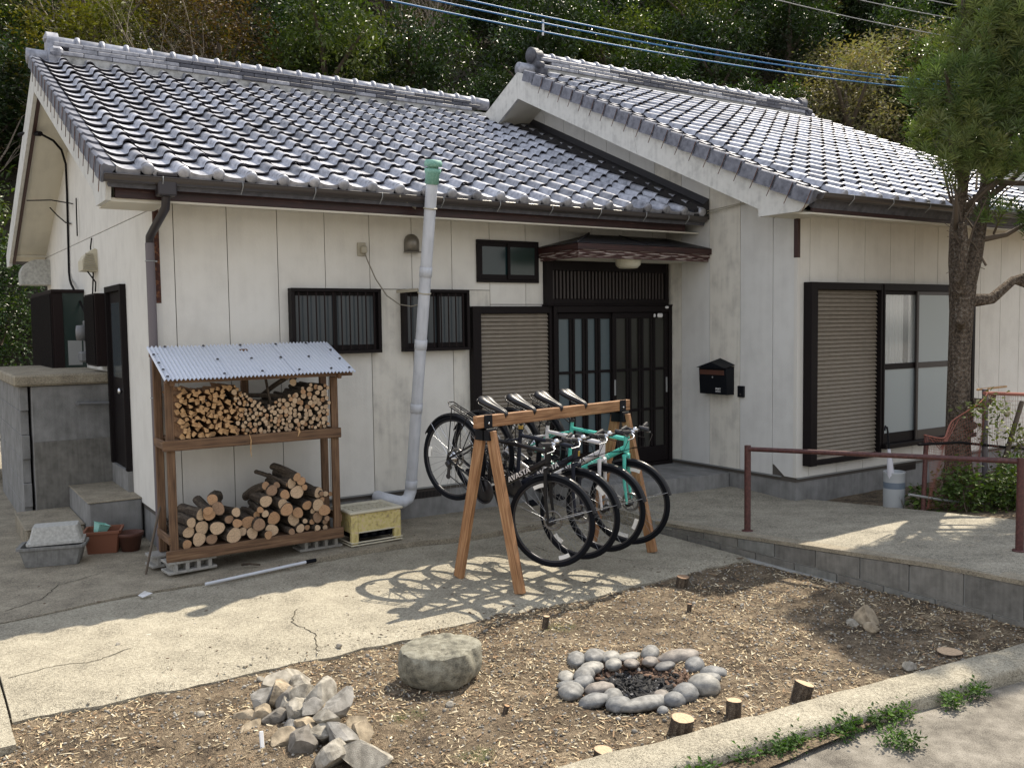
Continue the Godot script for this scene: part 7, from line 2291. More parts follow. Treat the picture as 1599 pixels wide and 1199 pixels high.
	b.box(Vector3(-0.072, -0.035, 0.015), Vector3(0.03, 0.05, 0.05), Basis(Vector3.RIGHT, 0.5), 0.01)
	b.box(Vector3(-0.055, -0.1, 0.03), Vector3(0.01, 0.12, 0.035), Basis(Vector3.RIGHT, -0.25), 0.004)
	for y in [-0.065, -0.14]:
		b.lathe([Vector2(0.0, -0.004), Vector2(0.022, -0.004), Vector2(0.022, 0.004), Vector2(0.0, 0.004)], 12, Transform3D(R, Vector3(-0.052, y, 0.025 + (0.012 if y < -0.1 else 0.0))))
	obj("derailleur", b.done(), mats.alu_dark, t)
	# luggage carrier
	b = MB.new()
	var ry := 0.395
	b.tube([Vector3(-0.05, ry, 0.2), Vector3(-0.055, ry, -0.14), Vector3(-0.03, ry + 0.015, -0.19), Vector3(0.03, ry + 0.015, -0.19), Vector3(0.055, ry, -0.14), Vector3(0.05, ry, 0.2)], 0.0055, 6)
	b.tube([Vector3(-0.02, ry, 0.2), Vector3(-0.022, ry, -0.16), Vector3(0.022, ry, -0.16), Vector3(0.02, ry, 0.2)], 0.0045, 6)
	for z in [0.12, -0.02, -0.14]:
		b.tube([Vector3(-0.053, ry, z), Vector3(0.053, ry, z)], 0.0045, 6)
	for s in [-1, 1]:
		b.tube([Vector3(s * 0.054, ry, -0.12), Vector3(s * 0.072, 0.0, -0.005)], 0.0045, 6)
		b.tube([Vector3(s * 0.054, ry, 0.06), Vector3(s * 0.072, 0.0, -0.005)], 0.0045, 6)
		b.tube([Vector3(s * 0.05, ry, 0.2), ST + Vector3(s * 0.014, 0.02, -0.01)], 0.0045, 6)
	obj("luggage_carrier", b.done(), mats.bike_black, t)
	b = MB.new()
	b.tube([Vector3(0.06, -0.05, 0.38), Vector3(0.075, -0.07, 0.2), Vector3(0.075, -0.06, 0.1)], 0.007, 6)
	obj("kickstand", b.done(), mats.alu_dark, t)
	if badge:
		b = MB.new()
		b.box((HB + HT) * 0.5 + Vector3(0, 0, 0.026), Vector3(0.022, 0.04, 0.006), Basis(Vector3.RIGHT, -0.33), 0.002)
		obj("head_badge", b.done(), mats.badge_gold, t)
	# lettering along both sides of the down tube
	var d := (HB + Vector3(0, 0.035, -0.018) - BB).normalized()
	var c := BB.lerp(HB + Vector3(0, 0.035, -0.018), 0.56)
	for s in [-1, 1]:
		var tm := TextMesh.new()
		var sf := SystemFont.new()
		sf.font_names = PackedStringArray(["Droid Sans"])
		sf.font_weight = 700
		sf.font_italic = true
		tm.font = sf
		tm.text = "AVASTA"
		tm.font_size = 48
		tm.pixel_size = 0.053 / 48.0
		tm.depth = 0.003
		var x := d * (1.0 if s < 0 else -1.0)
		var zc := Vector3(s, 0, 0)
		var y := zc.cross(x)
		obj("lettering", tm, letters, t, Transform3D(Basis(x * 1.25, y, zc), c + Vector3(s * 0.0235, 0, 0) + y * 0.0))
	return t

func build_bikes() -> void:
	var phi := deg_to_rad(21.8)
	var d := Vector3(0.977, 0, -0.21).normalized()
	var specs := [[0.31, 16.0, 16.0, mats.bike_black, mats.letter_white, "black bicycle with white downtube lettering, nearest on the rack", false, 0.0],
		[0.63, 16.5, 8.0, mats.bike_navy, mats.letter_white, "black bicycle with yellow seat clamp, second on the rack", true, 1.1],
		[0.95, 15.5, 10.0, mats.bike_white, mats.letter_black, "white framed bicycle between the dark and the turquoise ones", false, 2.3],
		[1.26, 16.0, 14.0, mats.bike_turquoise, mats.letter_teal, "turquoise framed bicycle at the far end of the rack", false, 3.7]]
	for s in specs:
		var a := deg_to_rad(s[1])
		var h := Vector3(sin(a), 0, cos(a))
		var fw := h * cos(phi) - Vector3.UP * sin(phi)
		var up := Vector3.UP * cos(phi) + h * sin(phi)
		var q: Vector3 = Vector3(1.70, 1.302, 2.37) + d * s[0]
		make_bike(s[3], s[4], s[5], q - up * 0.566 - fw * 0.36, Basis(up.cross(fw), up, fw), deg_to_rad(s[2]), s[6], s[7])

# ---------------------------------------------------------------- plants
func clump_mesh(s: int, n: int, R: float, L: float, W: float, spread := 0.8) -> ArrayMesh:
	# a cluster of leaves, each folded along its rib
	var r := RandomNumberGenerator.new()
	r.seed = s
	var st := SurfaceTool.new()
	st.begin(Mesh.PRIMITIVE_TRIANGLES)
	st.set_smooth_group(-1)
	for i in n:
		var p := Vector3(r.randfn() * 0.5, r.randfn() * 0.4, r.randfn() * 0.5) * R
		var dir := (Vector3(r.randf_range(-1, 1), r.randf_range(-0.5, 0.6), r.randf_range(-1, 1)) + p / R * spread).normalized()
		var nrm := (Vector3(r.randf_range(-0.7, 0.7), 1.0, r.randf_range(-0.7, 0.7))).normalized()
		var side := dir.cross(nrm).normalized()
		nrm = side.cross(dir).normalized()
		var l := L * r.randf_range(0.7, 1.25)
		var w := W * r.randf_range(0.75, 1.2)
		var a := p
		var b := p + dir * l * 0.45 + side * w * 0.5 + nrm * w * 0.16
		var c := p + dir * l - nrm * l * 0.08
		var d := p + dir * l * 0.45 - side * w * 0.5 + nrm * w * 0.16
		st.add_vertex(a); st.add_vertex(c); st.add_vertex(b)
		st.add_vertex(a); st.add_vertex(d); st.add_vertex(c)
	st.generate_normals()
	return st.commit()

func crown(parent: Node, called: String, mesh: ArrayMesh, m: Material, lobes: Array, per: int, size: float, tint: Array, seed_: int, shell := 0.55) -> void:
	# lobes: [centre, radius]; clusters sit mostly near each lobe's surface, tones vary by lobe and by cluster
	var r := RandomNumberGenerator.new()
	r.seed = seed_
	var xs := []
	var cs := []
	for lb in lobes:
		var lt: Color = tint[r.randi() % tint.size()]
		var k := int(per * lb[1] * lb[1])
		for i in k:
			var v := Vector3(r.randfn(), r.randfn() * 0.9 + 0.25, r.randfn()).normalized()
			var rad: float = lb[1] * lerpf(shell, 1.08, sqrt(r.randf()))
			var p: Vector3 = lb[0] + v * rad * Vector3(1, 0.78, 1)
			var s := size * r.randf_range(0.7, 1.3)
			xs.append(Transform3D(Basis(Vector3(r.randf_range(-0.35, 0.35), 1, r.randf_range(-0.35, 0.35)).normalized(), r.randf() * TAU).scaled(Vector3(s, s, s)), p))
			var f := r.randf_range(0.65, 1.35)
			var q: Color = lt.lerp(tint[r.randi() % tint.size()], 0.35)
			cs.append(Color(q.r * f * r.randf_range(0.9, 1.15), q.g * f, q.b * f * r.randf_range(0.85, 1.1)))
	obj(called, baked(mesh, xs, cs), m, parent)

func baked(mesh: ArrayMesh, xs: Array, cs: Array) -> ArrayMesh:
	# one mesh out of many tinted copies
	var a: Array = mesh.surface_get_arrays(0)
	var v: PackedVector3Array = a[Mesh.ARRAY_VERTEX]
	var nm: PackedVector3Array = a[Mesh.ARRAY_NORMAL]
	if a[Mesh.ARRAY_INDEX] != null:
		var id: PackedInt32Array = a[Mesh.ARRAY_INDEX]
		var v2 := PackedVector3Array()
		var n2 := PackedVector3Array()
		for i in id:
			v2.append(v[i]); n2.append(nm[i])
		v = v2; nm = n2
	var ov := PackedVector3Array()
	var on := PackedVector3Array()
	var oc := PackedColorArray()
	var one := PackedColorArray()
	one.resize(v.size())
	for i in xs.size():
		var x: Transform3D = xs[i]
		ov.append_array(x * v)
		on.append_array(Transform3D(x.basis.orthonormalized(), Vector3.ZERO) * nm)
		one.fill(cs[i])
		oc.append_array(one)
	var arr := []
	arr.resize(Mesh.ARRAY_MAX)
	arr[Mesh.ARRAY_VERTEX] = ov
	arr[Mesh.ARRAY_NORMAL] = on
	arr[Mesh.ARRAY_COLOR] = oc
	var out := ArrayMesh.new()
	out.add_surface_from_arrays(Mesh.PRIMITIVE_TRIANGLES, arr)
	return out

func branch_mesh(s: int, n: int, h: float, spread: float, r0: float, levels := 3) -> ArrayMesh:
	var r := RandomNumberGenerator.new()
	r.seed = s
	var b := MB.new()
	var todo := []
	for i in n:
		todo.append([Vector3(r.randf_range(-0.15, 0.15), 0, r.randf_range(-0.15, 0.15)), Vector3(r.randf_range(-1, 1) * spread, 1.0, r.randf_range(-1, 1) * spread).normalized(), h * r.randf_range(0.5, 0.8), r0 * r.randf_range(0.6, 1.0), 0])
	while todo.size() > 0:
		var q: Array = todo.pop_back()
		var p0: Vector3 = q[0]
		var d: Vector3 = q[1]
		var pts := [p0]
		var rad := [q[3]]
		var p := p0
		for k in 4:
			d = (d + Vector3(r.randf_range(-0.28, 0.28), r.randf_range(-0.1, 0.22), r.randf_range(-0.28, 0.28))).normalized()
			p += d * q[2] / 4.0
			pts.append(p)
			rad.append(q[3] * (1.0 - 0.17 * (k + 1)))
		b.tube(pts, rad, 5 if q[4] < 1 else 4, false)
		if q[4] < levels - 1:
			for k in 3 + (r.randi() % 2):
				var t := r.randi_range(1, 4)
				todo.append([pts[t], (d + Vector3(r.randf_range(-1, 1), r.randf_range(-0.3, 0.7), r.randf_range(-1, 1)) * 0.9).normalized(), q[2] * r.randf_range(0.4, 0.62), rad[t] * 0.55, q[4] + 1])
	return b.done()

func build_hill_plants(eye: Vector3) -> void:
	var G := RandomNumberGenerator.new()
	G.seed = 2024
	var gloss := [clump_mesh(1, 26, 0.3, 0.15, 0.065), clump_mesh(2, 26, 0.34, 0.13, 0.055)]
	var fine := clump_mesh(3, 30, 0.34, 0.13, 0.055)
	var kinds := {
		"dark": ["evergreen_tree", "dark glossy evergreen tree on the slope behind the house", mats.leaf_gloss, gloss[0], [Color(0.035, 0.06, 0.02), Color(0.05, 0.08, 0.026), Color(0.026, 0.048, 0.018)], 52],
		"mid": ["evergreen_tree", "mid green evergreen tree on the slope behind the house", mats.leaf_gloss, gloss[1], [Color(0.085, 0.125, 0.03), Color(0.055, 0.09, 0.026), Color(0.115, 0.14, 0.035)], 52],
		"lime": ["leafy_tree", "yellow-green bushy tree on the slope above the left roof", mats.leaf_soft, fine, [Color(0.13, 0.135, 0.024), Color(0.17, 0.15, 0.025), Color(0.07, 0.085, 0.02)], 44],
		"rust": ["leafy_tree", "rusty brown bush on the slope above the left roof", mats.leaf_soft, fine, [Color(0.1, 0.055, 0.024), Color(0.13, 0.095, 0.025), Color(0.06, 0.06, 0.022)], 40],
		"bare": ["bare_shrub", "tangle of bare grey-brown branches on the slope", mats.leaf_soft, fine, [Color(0.1, 0.075, 0.045), Color(0.075, 0.06, 0.035), Color(0.05, 0.06, 0.022)], 12],
		"pale": ["evergreen_tree", "pale grey-leaved tree on the slope behind the near tree", mats.leaf_soft, fine, [Color(0.27, 0.24, 0.16), Color(0.22, 0.2, 0.12)], 34]}
	# build two shapes of each kind, then copy them
	var protos := {}
	var twigs := [branch_mesh(5, 9, 4.6, 0.55, 0.05, 4), branch_mesh(6, 10, 4.2, 0.7, 0.045, 4)]
	var spots := []
	var ax := Vector2(0.89, 0.45)
	var nn := Vector2(0.45, -0.89)
	var s := 0.6
	while s < 27.0:
		var u := -16.0 - s * 0.3
		while u < 46.0 + s:
			var uu := u + G.randf_range(-0.8, 0.8)
			var ss := s + G.randf_range(-0.7, 0.7)
			var q: Vector2 = Vector2(4.0, -11.8) + ax * uu + nn * ss
			var p := Vector3(q.x, hill_h(uu, ss) - 0.1, q.y)
			u += 3.1 + s * 0.03
			# only what the house leaves in view, and a margin around it
			var v := p + Vector3(0, 2.4, 0) - eye
			var yaw := rad_to_deg(atan2(v.x, -v.z))
			var el := rad_to_deg(atan2(v.y, Vector2(v.x, v.z).length()))
			if yaw < -6.0 or yaw > 70.0 or el > 30.0: continue
			if el < 5.0 and yaw > 7.0: continue
			var k := G.randf()
			var kind := "dark"
			if yaw < 8.5: kind = "dark" if k < 0.4 else ("bare" if k < 0.75 else "mid")
			elif yaw < 14.0: kind = "bare" if k < 0.5 else ("mid" if k < 0.68 else "lime")
			elif yaw < 20.5: kind = "lime" if k < 0.36 else ("rust" if k < 0.62 else "bare")
			elif yaw < 26.0: kind = "mid" if k < 0.5 else ("lime" if k < 0.6 else "dark")
			elif yaw < 30.5: kind = "bare" if k < 0.45 else ("mid" if k < 0.8 else "dark")
			else: kind = "mid" if k < 0.4 else "dark"
			if yaw > 53.0 and yaw < 58.5 and el > 9.0 and k < 0.5: kind = "pale"
			spots.append([p, kind, yaw])
		s += 2.3
	var n := 0
	for sp in spots:
		var kind: String = sp[1]
		var key := kind + str(G.randi() % 2)
		var t: Node3D
		var K: Array = kinds[kind]
		if not protos.has(key):
			t = thing(K[0], K[1], "shrub" if kind == "bare" else "tree", sp[0], Basis.IDENTITY, K[1] + "s")
			protos[key] = t
			if kind == "bare":
				obj("branches", twigs[int(key.right(1))], mats.twig_grey if key.ends_with("0") else mats.twig, t)
			else:
				var tb := MB.new()
				tb.tube([Vector3(0, -0.6, 0), Vector3(0.1, 1.0, 0.05), Vector3(0.0, 2.0, 0.1), Vector3(0.15, 3.0, 0.0)], [0.16, 0.12, 0.09, 0.04], 7, false)
				for k in 5:
					var a := TAU * k / 5.0 + G.randf()
					tb.tube([Vector3(0.05, 1.1 + k * 0.25, 0.05), Vector3(cos(a) * 0.7, 1.7 + k * 0.3, sin(a) * 0.7), Vector3(cos(a) * 1.3, 2.2 + k * 0.3, sin(a) * 1.3)], [0.07, 0.05, 0.02], 5, false)
				obj("trunk", tb.done(), mats.twig, t)
			var lobes := []
			var nl := 9
			for k in nl:
				var a := TAU * k / nl * 2.0 + G.randf()
				var rr := G.randf_range(0.4, 1.6)
				lobes.append([Vector3(cos(a) * rr, 1.5 + 2.1 * k / nl + G.randf_range(-0.25, 0.25), sin(a) * rr), G.randf_range(0.55, 0.95)])
			crown(t, "crown", K[3], K[2], lobes, K[5], 1.0, K[4], 100 + n, 0.5)
		else:
			t = protos[key].duplicate()
			t.name = numbered(K[0])
			add_child(t)
		var sc := G.randf_range(0.8, 1.25)
		t.transform = Transform3D(Basis(Vector3.UP, G.randf() * TAU).scaled(Vector3(sc, sc * G.randf_range(0.85, 1.15), sc)), sp[0])
		var yaw: float = sp[2]
		var top_at: Vector3 = sp[0] + Vector3(0, 2.6, 0) - eye
		var el := rad_to_deg(atan2(top_at.y, Vector2(top_at.x, top_at.z).length()))
		var spans := [[7.0, "left of the house"], [11.0, "beyond the main roof's left ridge ornament"], [16.0, "beyond the left third of the main ridge"], [21.0, "beyond the middle of the main ridge"], [26.0, "beyond the white vent pipe"], [30.5, "beyond the right end of the main ridge"], [35.0, "beyond the wing's left ridge ornament"], [40.0, "beyond the left half of the wing's ridge"], [45.0, "beyond the right half of the wing's ridge"], [49.5, "beyond the right end of the wing's ridge"], [54.0, "left of the near tree's crown"], [90.0, "behind the near tree's crown"]]
		var where := ""
		for e in spans:
			if yaw < e[0]:
				where = e[1]
				break
		var ridge := 12.5 if yaw < 22.0 else (11.0 if yaw < 31.0 else (13.0 if yaw < 36.0 else 9.5))
		where += ", low down" if el < ridge + 1.5 else (", halfway up" if el < ridge + 5.0 else ", high on the slope")
		var base: String = {"dark": "dark glossy evergreen ", "mid": "mid green evergreen ", "lime": "yellow-green bushy tree ", "rust": "rusty brown bush ", "bare": "bare grey-brown shrub ", "pale": "pale grey-leaved tree "}[kind]
		t.set_meta("label", base + where)
		t.set_meta("group", {"dark": "dark evergreens", "mid": "mid green evergreens", "lime": "yellow-green trees", "rust": "rusty bushes", "bare": "bare shrubs", "pale": "pale trees"}[kind] + " " + where)
		n += 1
	# ground cover between them
	var xs := []
	var cs := []
	for i in 5200:
		var uu := G.randf_range(-18.0, 50.0)
		var ss := G.randf_range(0.2, 26.0)
		var q: Vector2 = Vector2(4.0, -11.8) + ax * uu + nn * ss
		var p := Vector3(q.x, hill_h(uu, ss) + G.randf_range(0.0, 0.5), q.y)
		var sz := G.randf_range(0.9, 1.8)
		xs.append(Transform3D(Basis(Vector3.UP, G.randf() * TAU).scaled(Vector3(sz, sz, sz)), p))
		var f := G.randf_range(0.5, 1.4)
		cs.append((Color(0.04, 0.055, 0.02) if G.randf() < 0.6 else Color(0.1, 0.085, 0.035)) * f)
	var uc := multi("undergrowth", fine, mats.leaf_soft, xs, cs)
	tag(uc, "tangled undergrowth covering the hillside", "undergrowth")

func build_left_bushes() -> void:
	var mesh := clump_mesh(8, 26, 0.28, 0.1, 0.05)
	for q in [[Vector3(-0.9, 0.3, -13.5), 1.0, "dark green bush behind the yard, left of the bay window"], [Vector3(-2.0, 0.2, -14.5), 1.3, "dark green bush behind the yard at the picture's left edge"], [Vector3(-0.3, 1.7, -13.0), 0.9, "leafy bush below the left gable's rear eave"]]:
		var t := thing("bush", q[2], "bush", q[0], Basis.IDENTITY, "")
		var lobes := []
		for k in 7:
			lobes.append([Vector3(rng.randf_range(-0.8, 0.8), 0.5 + k * 0.28, rng.randf_range(-0.6, 0.6)) * q[1], 0.62 * q[1]])
		crown(t, "foliage", mesh, mats.leaf_gloss, lobes, 90, 1.0, [Color(0.03, 0.06, 0.02), Color(0.05, 0.09, 0.025)], 900)
		obj("stem", branch_mesh(11, 4, 1.4, 0.4, 0.03, 2), mats.twig, t)

func build_near_tree() -> void:
	# long-leaved evergreen in the planted bed
	var at := Vector3(6.98, 0.15, 3.0)
	var t := thing("garden_tree", "tall long-leaved evergreen tree with stout grey-brown trunk in front of the wing", "tree", at)
	var b := MB.new()
	var n := 16
	var pts := [Vector3(0.06, -0.1, 0), Vector3(0.03, 0.1, 0), Vector3(0.0, 0.5, 0), Vector3(-0.01, 1.0, 0.0), Vector3(0.0, 1.5, 0.0), Vector3(0.02, 1.9, 0), Vector3(0.03, 2.15, 0.0)]
	b.tube(pts, [0.2, 0.148, 0.122, 0.11, 0.106, 0.112, 0.13], n)
	b.tube([Vector3(0.0, 2.05, 0.0), Vector3(-0.05, 2.4, -0.02), Vector3(-0.1, 2.7, 0.0), Vector3(-0.08, 3.1, 0.05), Vector3(0.02, 3.8, 0.0), Vector3(0.05, 4.6, 0.0), Vector3(0.1, 5.4, 0)], [0.1, 0.075, 0.06, 0.05, 0.045, 0.035, 0.02], 10)
	b.tube([Vector3(0.06, 2.05, 0.0), Vector3(0.16, 2.45, 0.05), Vector3(0.28, 2.9, 0.05), Vector3(0.45, 3.5, 0.0), Vector3(0.6, 4.4, -0.1), Vector3(0.65, 5.2, 0)], [0.09, 0.07, 0.056, 0.046, 0.038, 0.02], 10)
	b.tube([Vector3(-0.08, 2.1, 0.03), Vector3(-0.16, 2.3, 0.08), Vector3(-0.13, 2.55, 0.1), Vector3(-0.2, 2.75, 0.12)], [0.075, 0.06, 0.045, 0.04], 9)
	b.tube([Vector3(0.1, 2.0, 0.0), Vector3(0.3, 2.02, 0.15), Vector3(0.5, 2.2, 0.25), Vector3(0.8, 2.27, 0.3), Vector3(1.3, 2.3, 0.3), Vector3(2.0, 2.5, 0.3)], [0.075, 0.055, 0.042, 0.034, 0.028, 0.018], 9)
	b.tube([Vector3(0.55, 2.2, 0.25), Vector3(0.85, 2.08, 0.4), Vector3(1.2, 1.92, 0.5), Vector3(1.5, 1.7, 0.5)], [0.04, 0.034, 0.028, 0.015], 8)
	# sawn stubs
	b.tube([Vector3(-0.1, 1.77, 0.06), Vector3(-0.22, 1.82, 0.14), Vector3(-0.27, 1.82, 0.17)], [0.06, 0.05, 0.048], 9)
	b.tube([Vector3(0.1, 0.98, 0.08), Vector3(0.2, 0.98, 0.17), Vector3(0.28, 1.06, 0.2)], [0.055, 0.045, 0.03], 9)
	b.tube([Vector3(-0.02, 0.75, 0.12), Vector3(-0.03, 0.78, 0.19)], [0.05, 0.035], 8)
	b.tube([Vector3(-0.1, 2.12, 0.05), Vector3(-0.2, 2.22, 0.08)], [0.05, 0.035], 8)
	obj("trunk", b.done(), mats.bark_trunk, t)
	var c := MB.new()
	var arms := [[Vector3(-0.08, 3.1, 0.05), Vector3(-0.6, 3.6, 0.2)], [Vector3(0.0, 3.6, 0), Vector3(-0.65, 4.1, 0.2)], [Vector3(0.02, 3.8, 0), Vector3(0.3, 4.6, 0.5)], [Vector3(0.3, 3.0, 0.05), Vector3(1.0, 3.6, 0.3)], [Vector3(0.45, 3.5, 0), Vector3(1.3, 4.2, 0.2)], [Vector3(0.4, 3.2, 0), Vector3(0.9, 3.2, 0.7)], [Vector3(0.02, 4.2, 0), Vector3(-0.4, 5.0, 0.2)], [Vector3(0.8, 2.27, 0.3), Vector3(1.3, 2.9, 0.4)], [Vector3(0.0, 2.9, 0), Vector3(0.2, 3.5, 0.6)], [Vector3(-0.1, 2.7, 0), Vector3(-0.45, 3.0, 0.2)], [Vector3(0.5, 4.0, -0.1), Vector3(1.1, 5.0, 0)], [Vector3(0.2, 2.6, 0.05), Vector3(0.6, 2.8, 0.4)]]
	for a in arms:
		c.tube([a[0], a[0].lerp(a[1], 0.5) + Vector3(0, -0.05, 0), a[1]], [0.035, 0.026, 0.012], 6)
	for k in 26:
		var a0 := Vector3(rng.randf_range(-0.2, 0.35), rng.randf_range(2.3, 3.3), rng.randf_range(-0.1, 0.15))
		var e := a0 + Vector3(rng.randf_range(-0.5, 0.5), rng.randf_range(0.1, 0.6), rng.randf_range(-0.3, 0.4))
		c.tube([a0, a0.lerp(e, 0.5) + Vector3(0, 0.06, 0), e], [0.013, 0.009, 0.004], 5, false)
	for k in 22:   # fine dead twigs at the fork
		var a0 := Vector3(-0.15, rng.randf_range(2.1, 2.6), 0.08)
		var e := a0 + Vector3(rng.randf_range(-0.4, 0.05), rng.randf_range(-0.05, 0.35), rng.randf_range(0.0, 0.25))
		c.tube([a0, a0.lerp(e, 0.5) + Vector3(0, 0.04, 0), e], [0.006, 0.004, 0.0025], 4, false)
	obj("branches", c.done(), mats.twig, t)
	# tufts of narrow leaves
	var tuft := needle_mesh(21, 24, 0.105, 0.0095)
	var lobes := [[Vector3(-0.62, 3.5, 0.1), 0.36], [Vector3(-0.6, 3.95, 0.1), 0.42], [Vector3(-0.3, 3.3, 0.1), 0.3], [Vector3(-0.25, 4.4, 0.2), 0.45], [Vector3(0.05, 4.85, 0.2), 0.45], [Vector3(-0.1, 3.75, 0.2), 0.42], [Vector3(0.15, 3.95, 0.45), 0.45], [Vector3(0.45, 4.6, 0.6), 0.55], [Vector3(0.3, 5.3, 0.45), 0.55], [Vector3(1.0, 3.7, 0.55), 0.55], [Vector3(1.35, 4.3, 0.55), 0.6], [Vector3(0.95, 3.2, 0.75), 0.45], [Vector3(0.85, 4.9, 0.5), 0.6], [Vector3(1.3, 2.95, 0.55), 0.5], [Vector3(0.55, 3.55, 0.65), 0.45], [Vector3(0.6, 2.75, 0.5), 0.33], [Vector3(0.95, 2.6, 0.55), 0.36], [Vector3(1.6, 3.5, 0.6), 0.6], [Vector3(1.6, 5.1, 0.6), 0.65], [Vector3(0.02, 2.82, 0.2), 0.16], [Vector3(-0.18, 3.3, 0.3), 0.27], [Vector3(1.7, 2.75, 0.5), 0.38], [Vector3(1.45, 1.75, 0.5), 0.15], [Vector3(0.3, 4.25, 0.1), 0.4], [Vector3(0.6, 5.75, 0.4), 0.55], [Vector3(0.05, 3.3, 0.25), 0.22], [Vector3(2.1, 2.6, 0.45), 0.45], [Vector3(2.1, 4.2, 0.6), 0.6]]
	for lb in lobes: lb[0].z += 0.12
	crown(t, "crown", tuft, mats.leaf_needle, lobes, 620, 1.0, [Color(0.08, 0.13, 0.04), Color(0.11, 0.165, 0.05), Color(0.05, 0.09, 0.03), Color(0.16, 0.2, 0.06)], 77, 0.3)

func needle_mesh(s: int, n: int, L: float, W: float) -> ArrayMesh:
	var r := RandomNumberGenerator.new()
	r.seed = s
	var st := SurfaceTool.new()
	st.begin(Mesh.PRIMITIVE_TRIANGLES)
	st.set_smooth_group(-1)
	for i in n:
		var t := i / float(n)
		var p := Vector3(0, t * 0.1 - 0.05, 0)
		var a := i * 2.4 + r.randf()
		var dir := Vector3(cos(a), lerpf(0.25, 1.6, t) + r.randf_range(-0.2, 0.2), sin(a)).normalized()
		var side := dir.cross(Vector3.UP).normalized().rotated(dir, r.randf_range(-0.5, 0.5))
		var nr := side.cross(dir)
		var l := L * r.randf_range(0.7, 1.15)
		var m := p + dir * l * 0.5
		var e := p + dir * l - Vector3(0, l * 0.12, 0)
		st.add_vertex(p); st.add_vertex(e); st.add_vertex(m + side * W * 0.5 + nr * 0.002)
		st.add_vertex(p); st.add_vertex(m - side * W * 0.5 + nr * 0.002); st.add_vertex(e)
	st.generate_normals()
	return st.commit()

func build_bed_plants() -> void:
	var mesh := clump_mesh(41, 20, 0.14, 0.075, 0.042)
	for q in [[Vector3(6.55, 0.1, 3.35), 0.3, "leafy green plant at the path side of the planted bed"], [Vector3(6.9, 0.1, 3.55), 0.34, "sunlit leafy plant in the middle of the planted bed"], [Vector3(7.3, 0.1, 3.5), 0.3, "leafy plant below the leaning stake in the planted bed"], [Vector3(6.25, 0.12, 3.1), 0.16, "low plant at the foot of the net fence's first post"]]:
		var t := thing("garden_plant", q[2], "plant", q[0], Basis.IDENTITY, "plants in the planted bed")
		var lobes := []
		for k in 5: lobes.append([Vector3(rng.randf_range(-1, 1) * q[1] * 0.7, q[1] * (0.35 + 0.22 * k), rng.randf_range(-1, 1) * q[1] * 0.5), q[1] * 0.55])
		crown(t, "foliage", mesh, mats.leaf_soft, lobes, 260, 0.8, [Color(0.07, 0.12, 0.025), Color(0.11, 0.16, 0.035), Color(0.05, 0.09, 0.022)], 55)
		obj("stem", branch_mesh(12, 4, q[1] * 1.6, 0.4, 0.008, 2), mats.twig, t)
	var rose := thing("rose_bush", "thin rose stems with yellow-green young leaves by the grey net post", "rose bush", Vector3(7.0, 0.1, 3.3))
	obj("stem", branch_mesh(14, 4, 1.45, 0.2, 0.009, 2), mats.twig, rose)
	crown(rose, "foliage", mesh, mats.leaf_soft, [[Vector3(-0.15, 1.05, 0), 0.12], [Vector3(0.08, 0.95, 0.02), 0.13], [Vector3(0.0, 0.8, 0.05), 0.1], [Vector3(0.45, 0.7, 0.05), 0.14], [Vector3(0.55, 0.55, 0.05), 0.12]], 320, 0.6, [Color(0.18, 0.2, 0.04), Color(0.12, 0.16, 0.035)], 56)
	var blade := needle_mesh(61, 40, 0.7, 0.012)
	for q in [[Vector3(7.35, 0.08, 3.75), 0.9, Color(0.3, 0.27, 0.18), "arching clump of straw-pale grass at the right of the planted bed"], [Vector3(7.15, 0.08, 3.7), 0.75, Color(0.1, 0.13, 0.04), "green grass clump beside the straw-pale one"]]:
		var t := thing("grass_clump", q[3], "grass clump", q[0])
		var xs := []
		var cs := []
		for k in 5:
			xs.append(Transform3D(Basis(Vector3.UP, rng.randf() * TAU).scaled(Vector3(1, 0.8, 1) * q[1] * rng.randf_range(0.6, 1.0)), Vector3(rng.randf_range(-0.08, 0.08), 0.04, rng.randf_range(-0.08, 0.08))))
			cs.append(q[2] * rng.randf_range(0.7, 1.3))
		obj("blades", baked(blade, xs, cs), mats.leaf_soft, t)

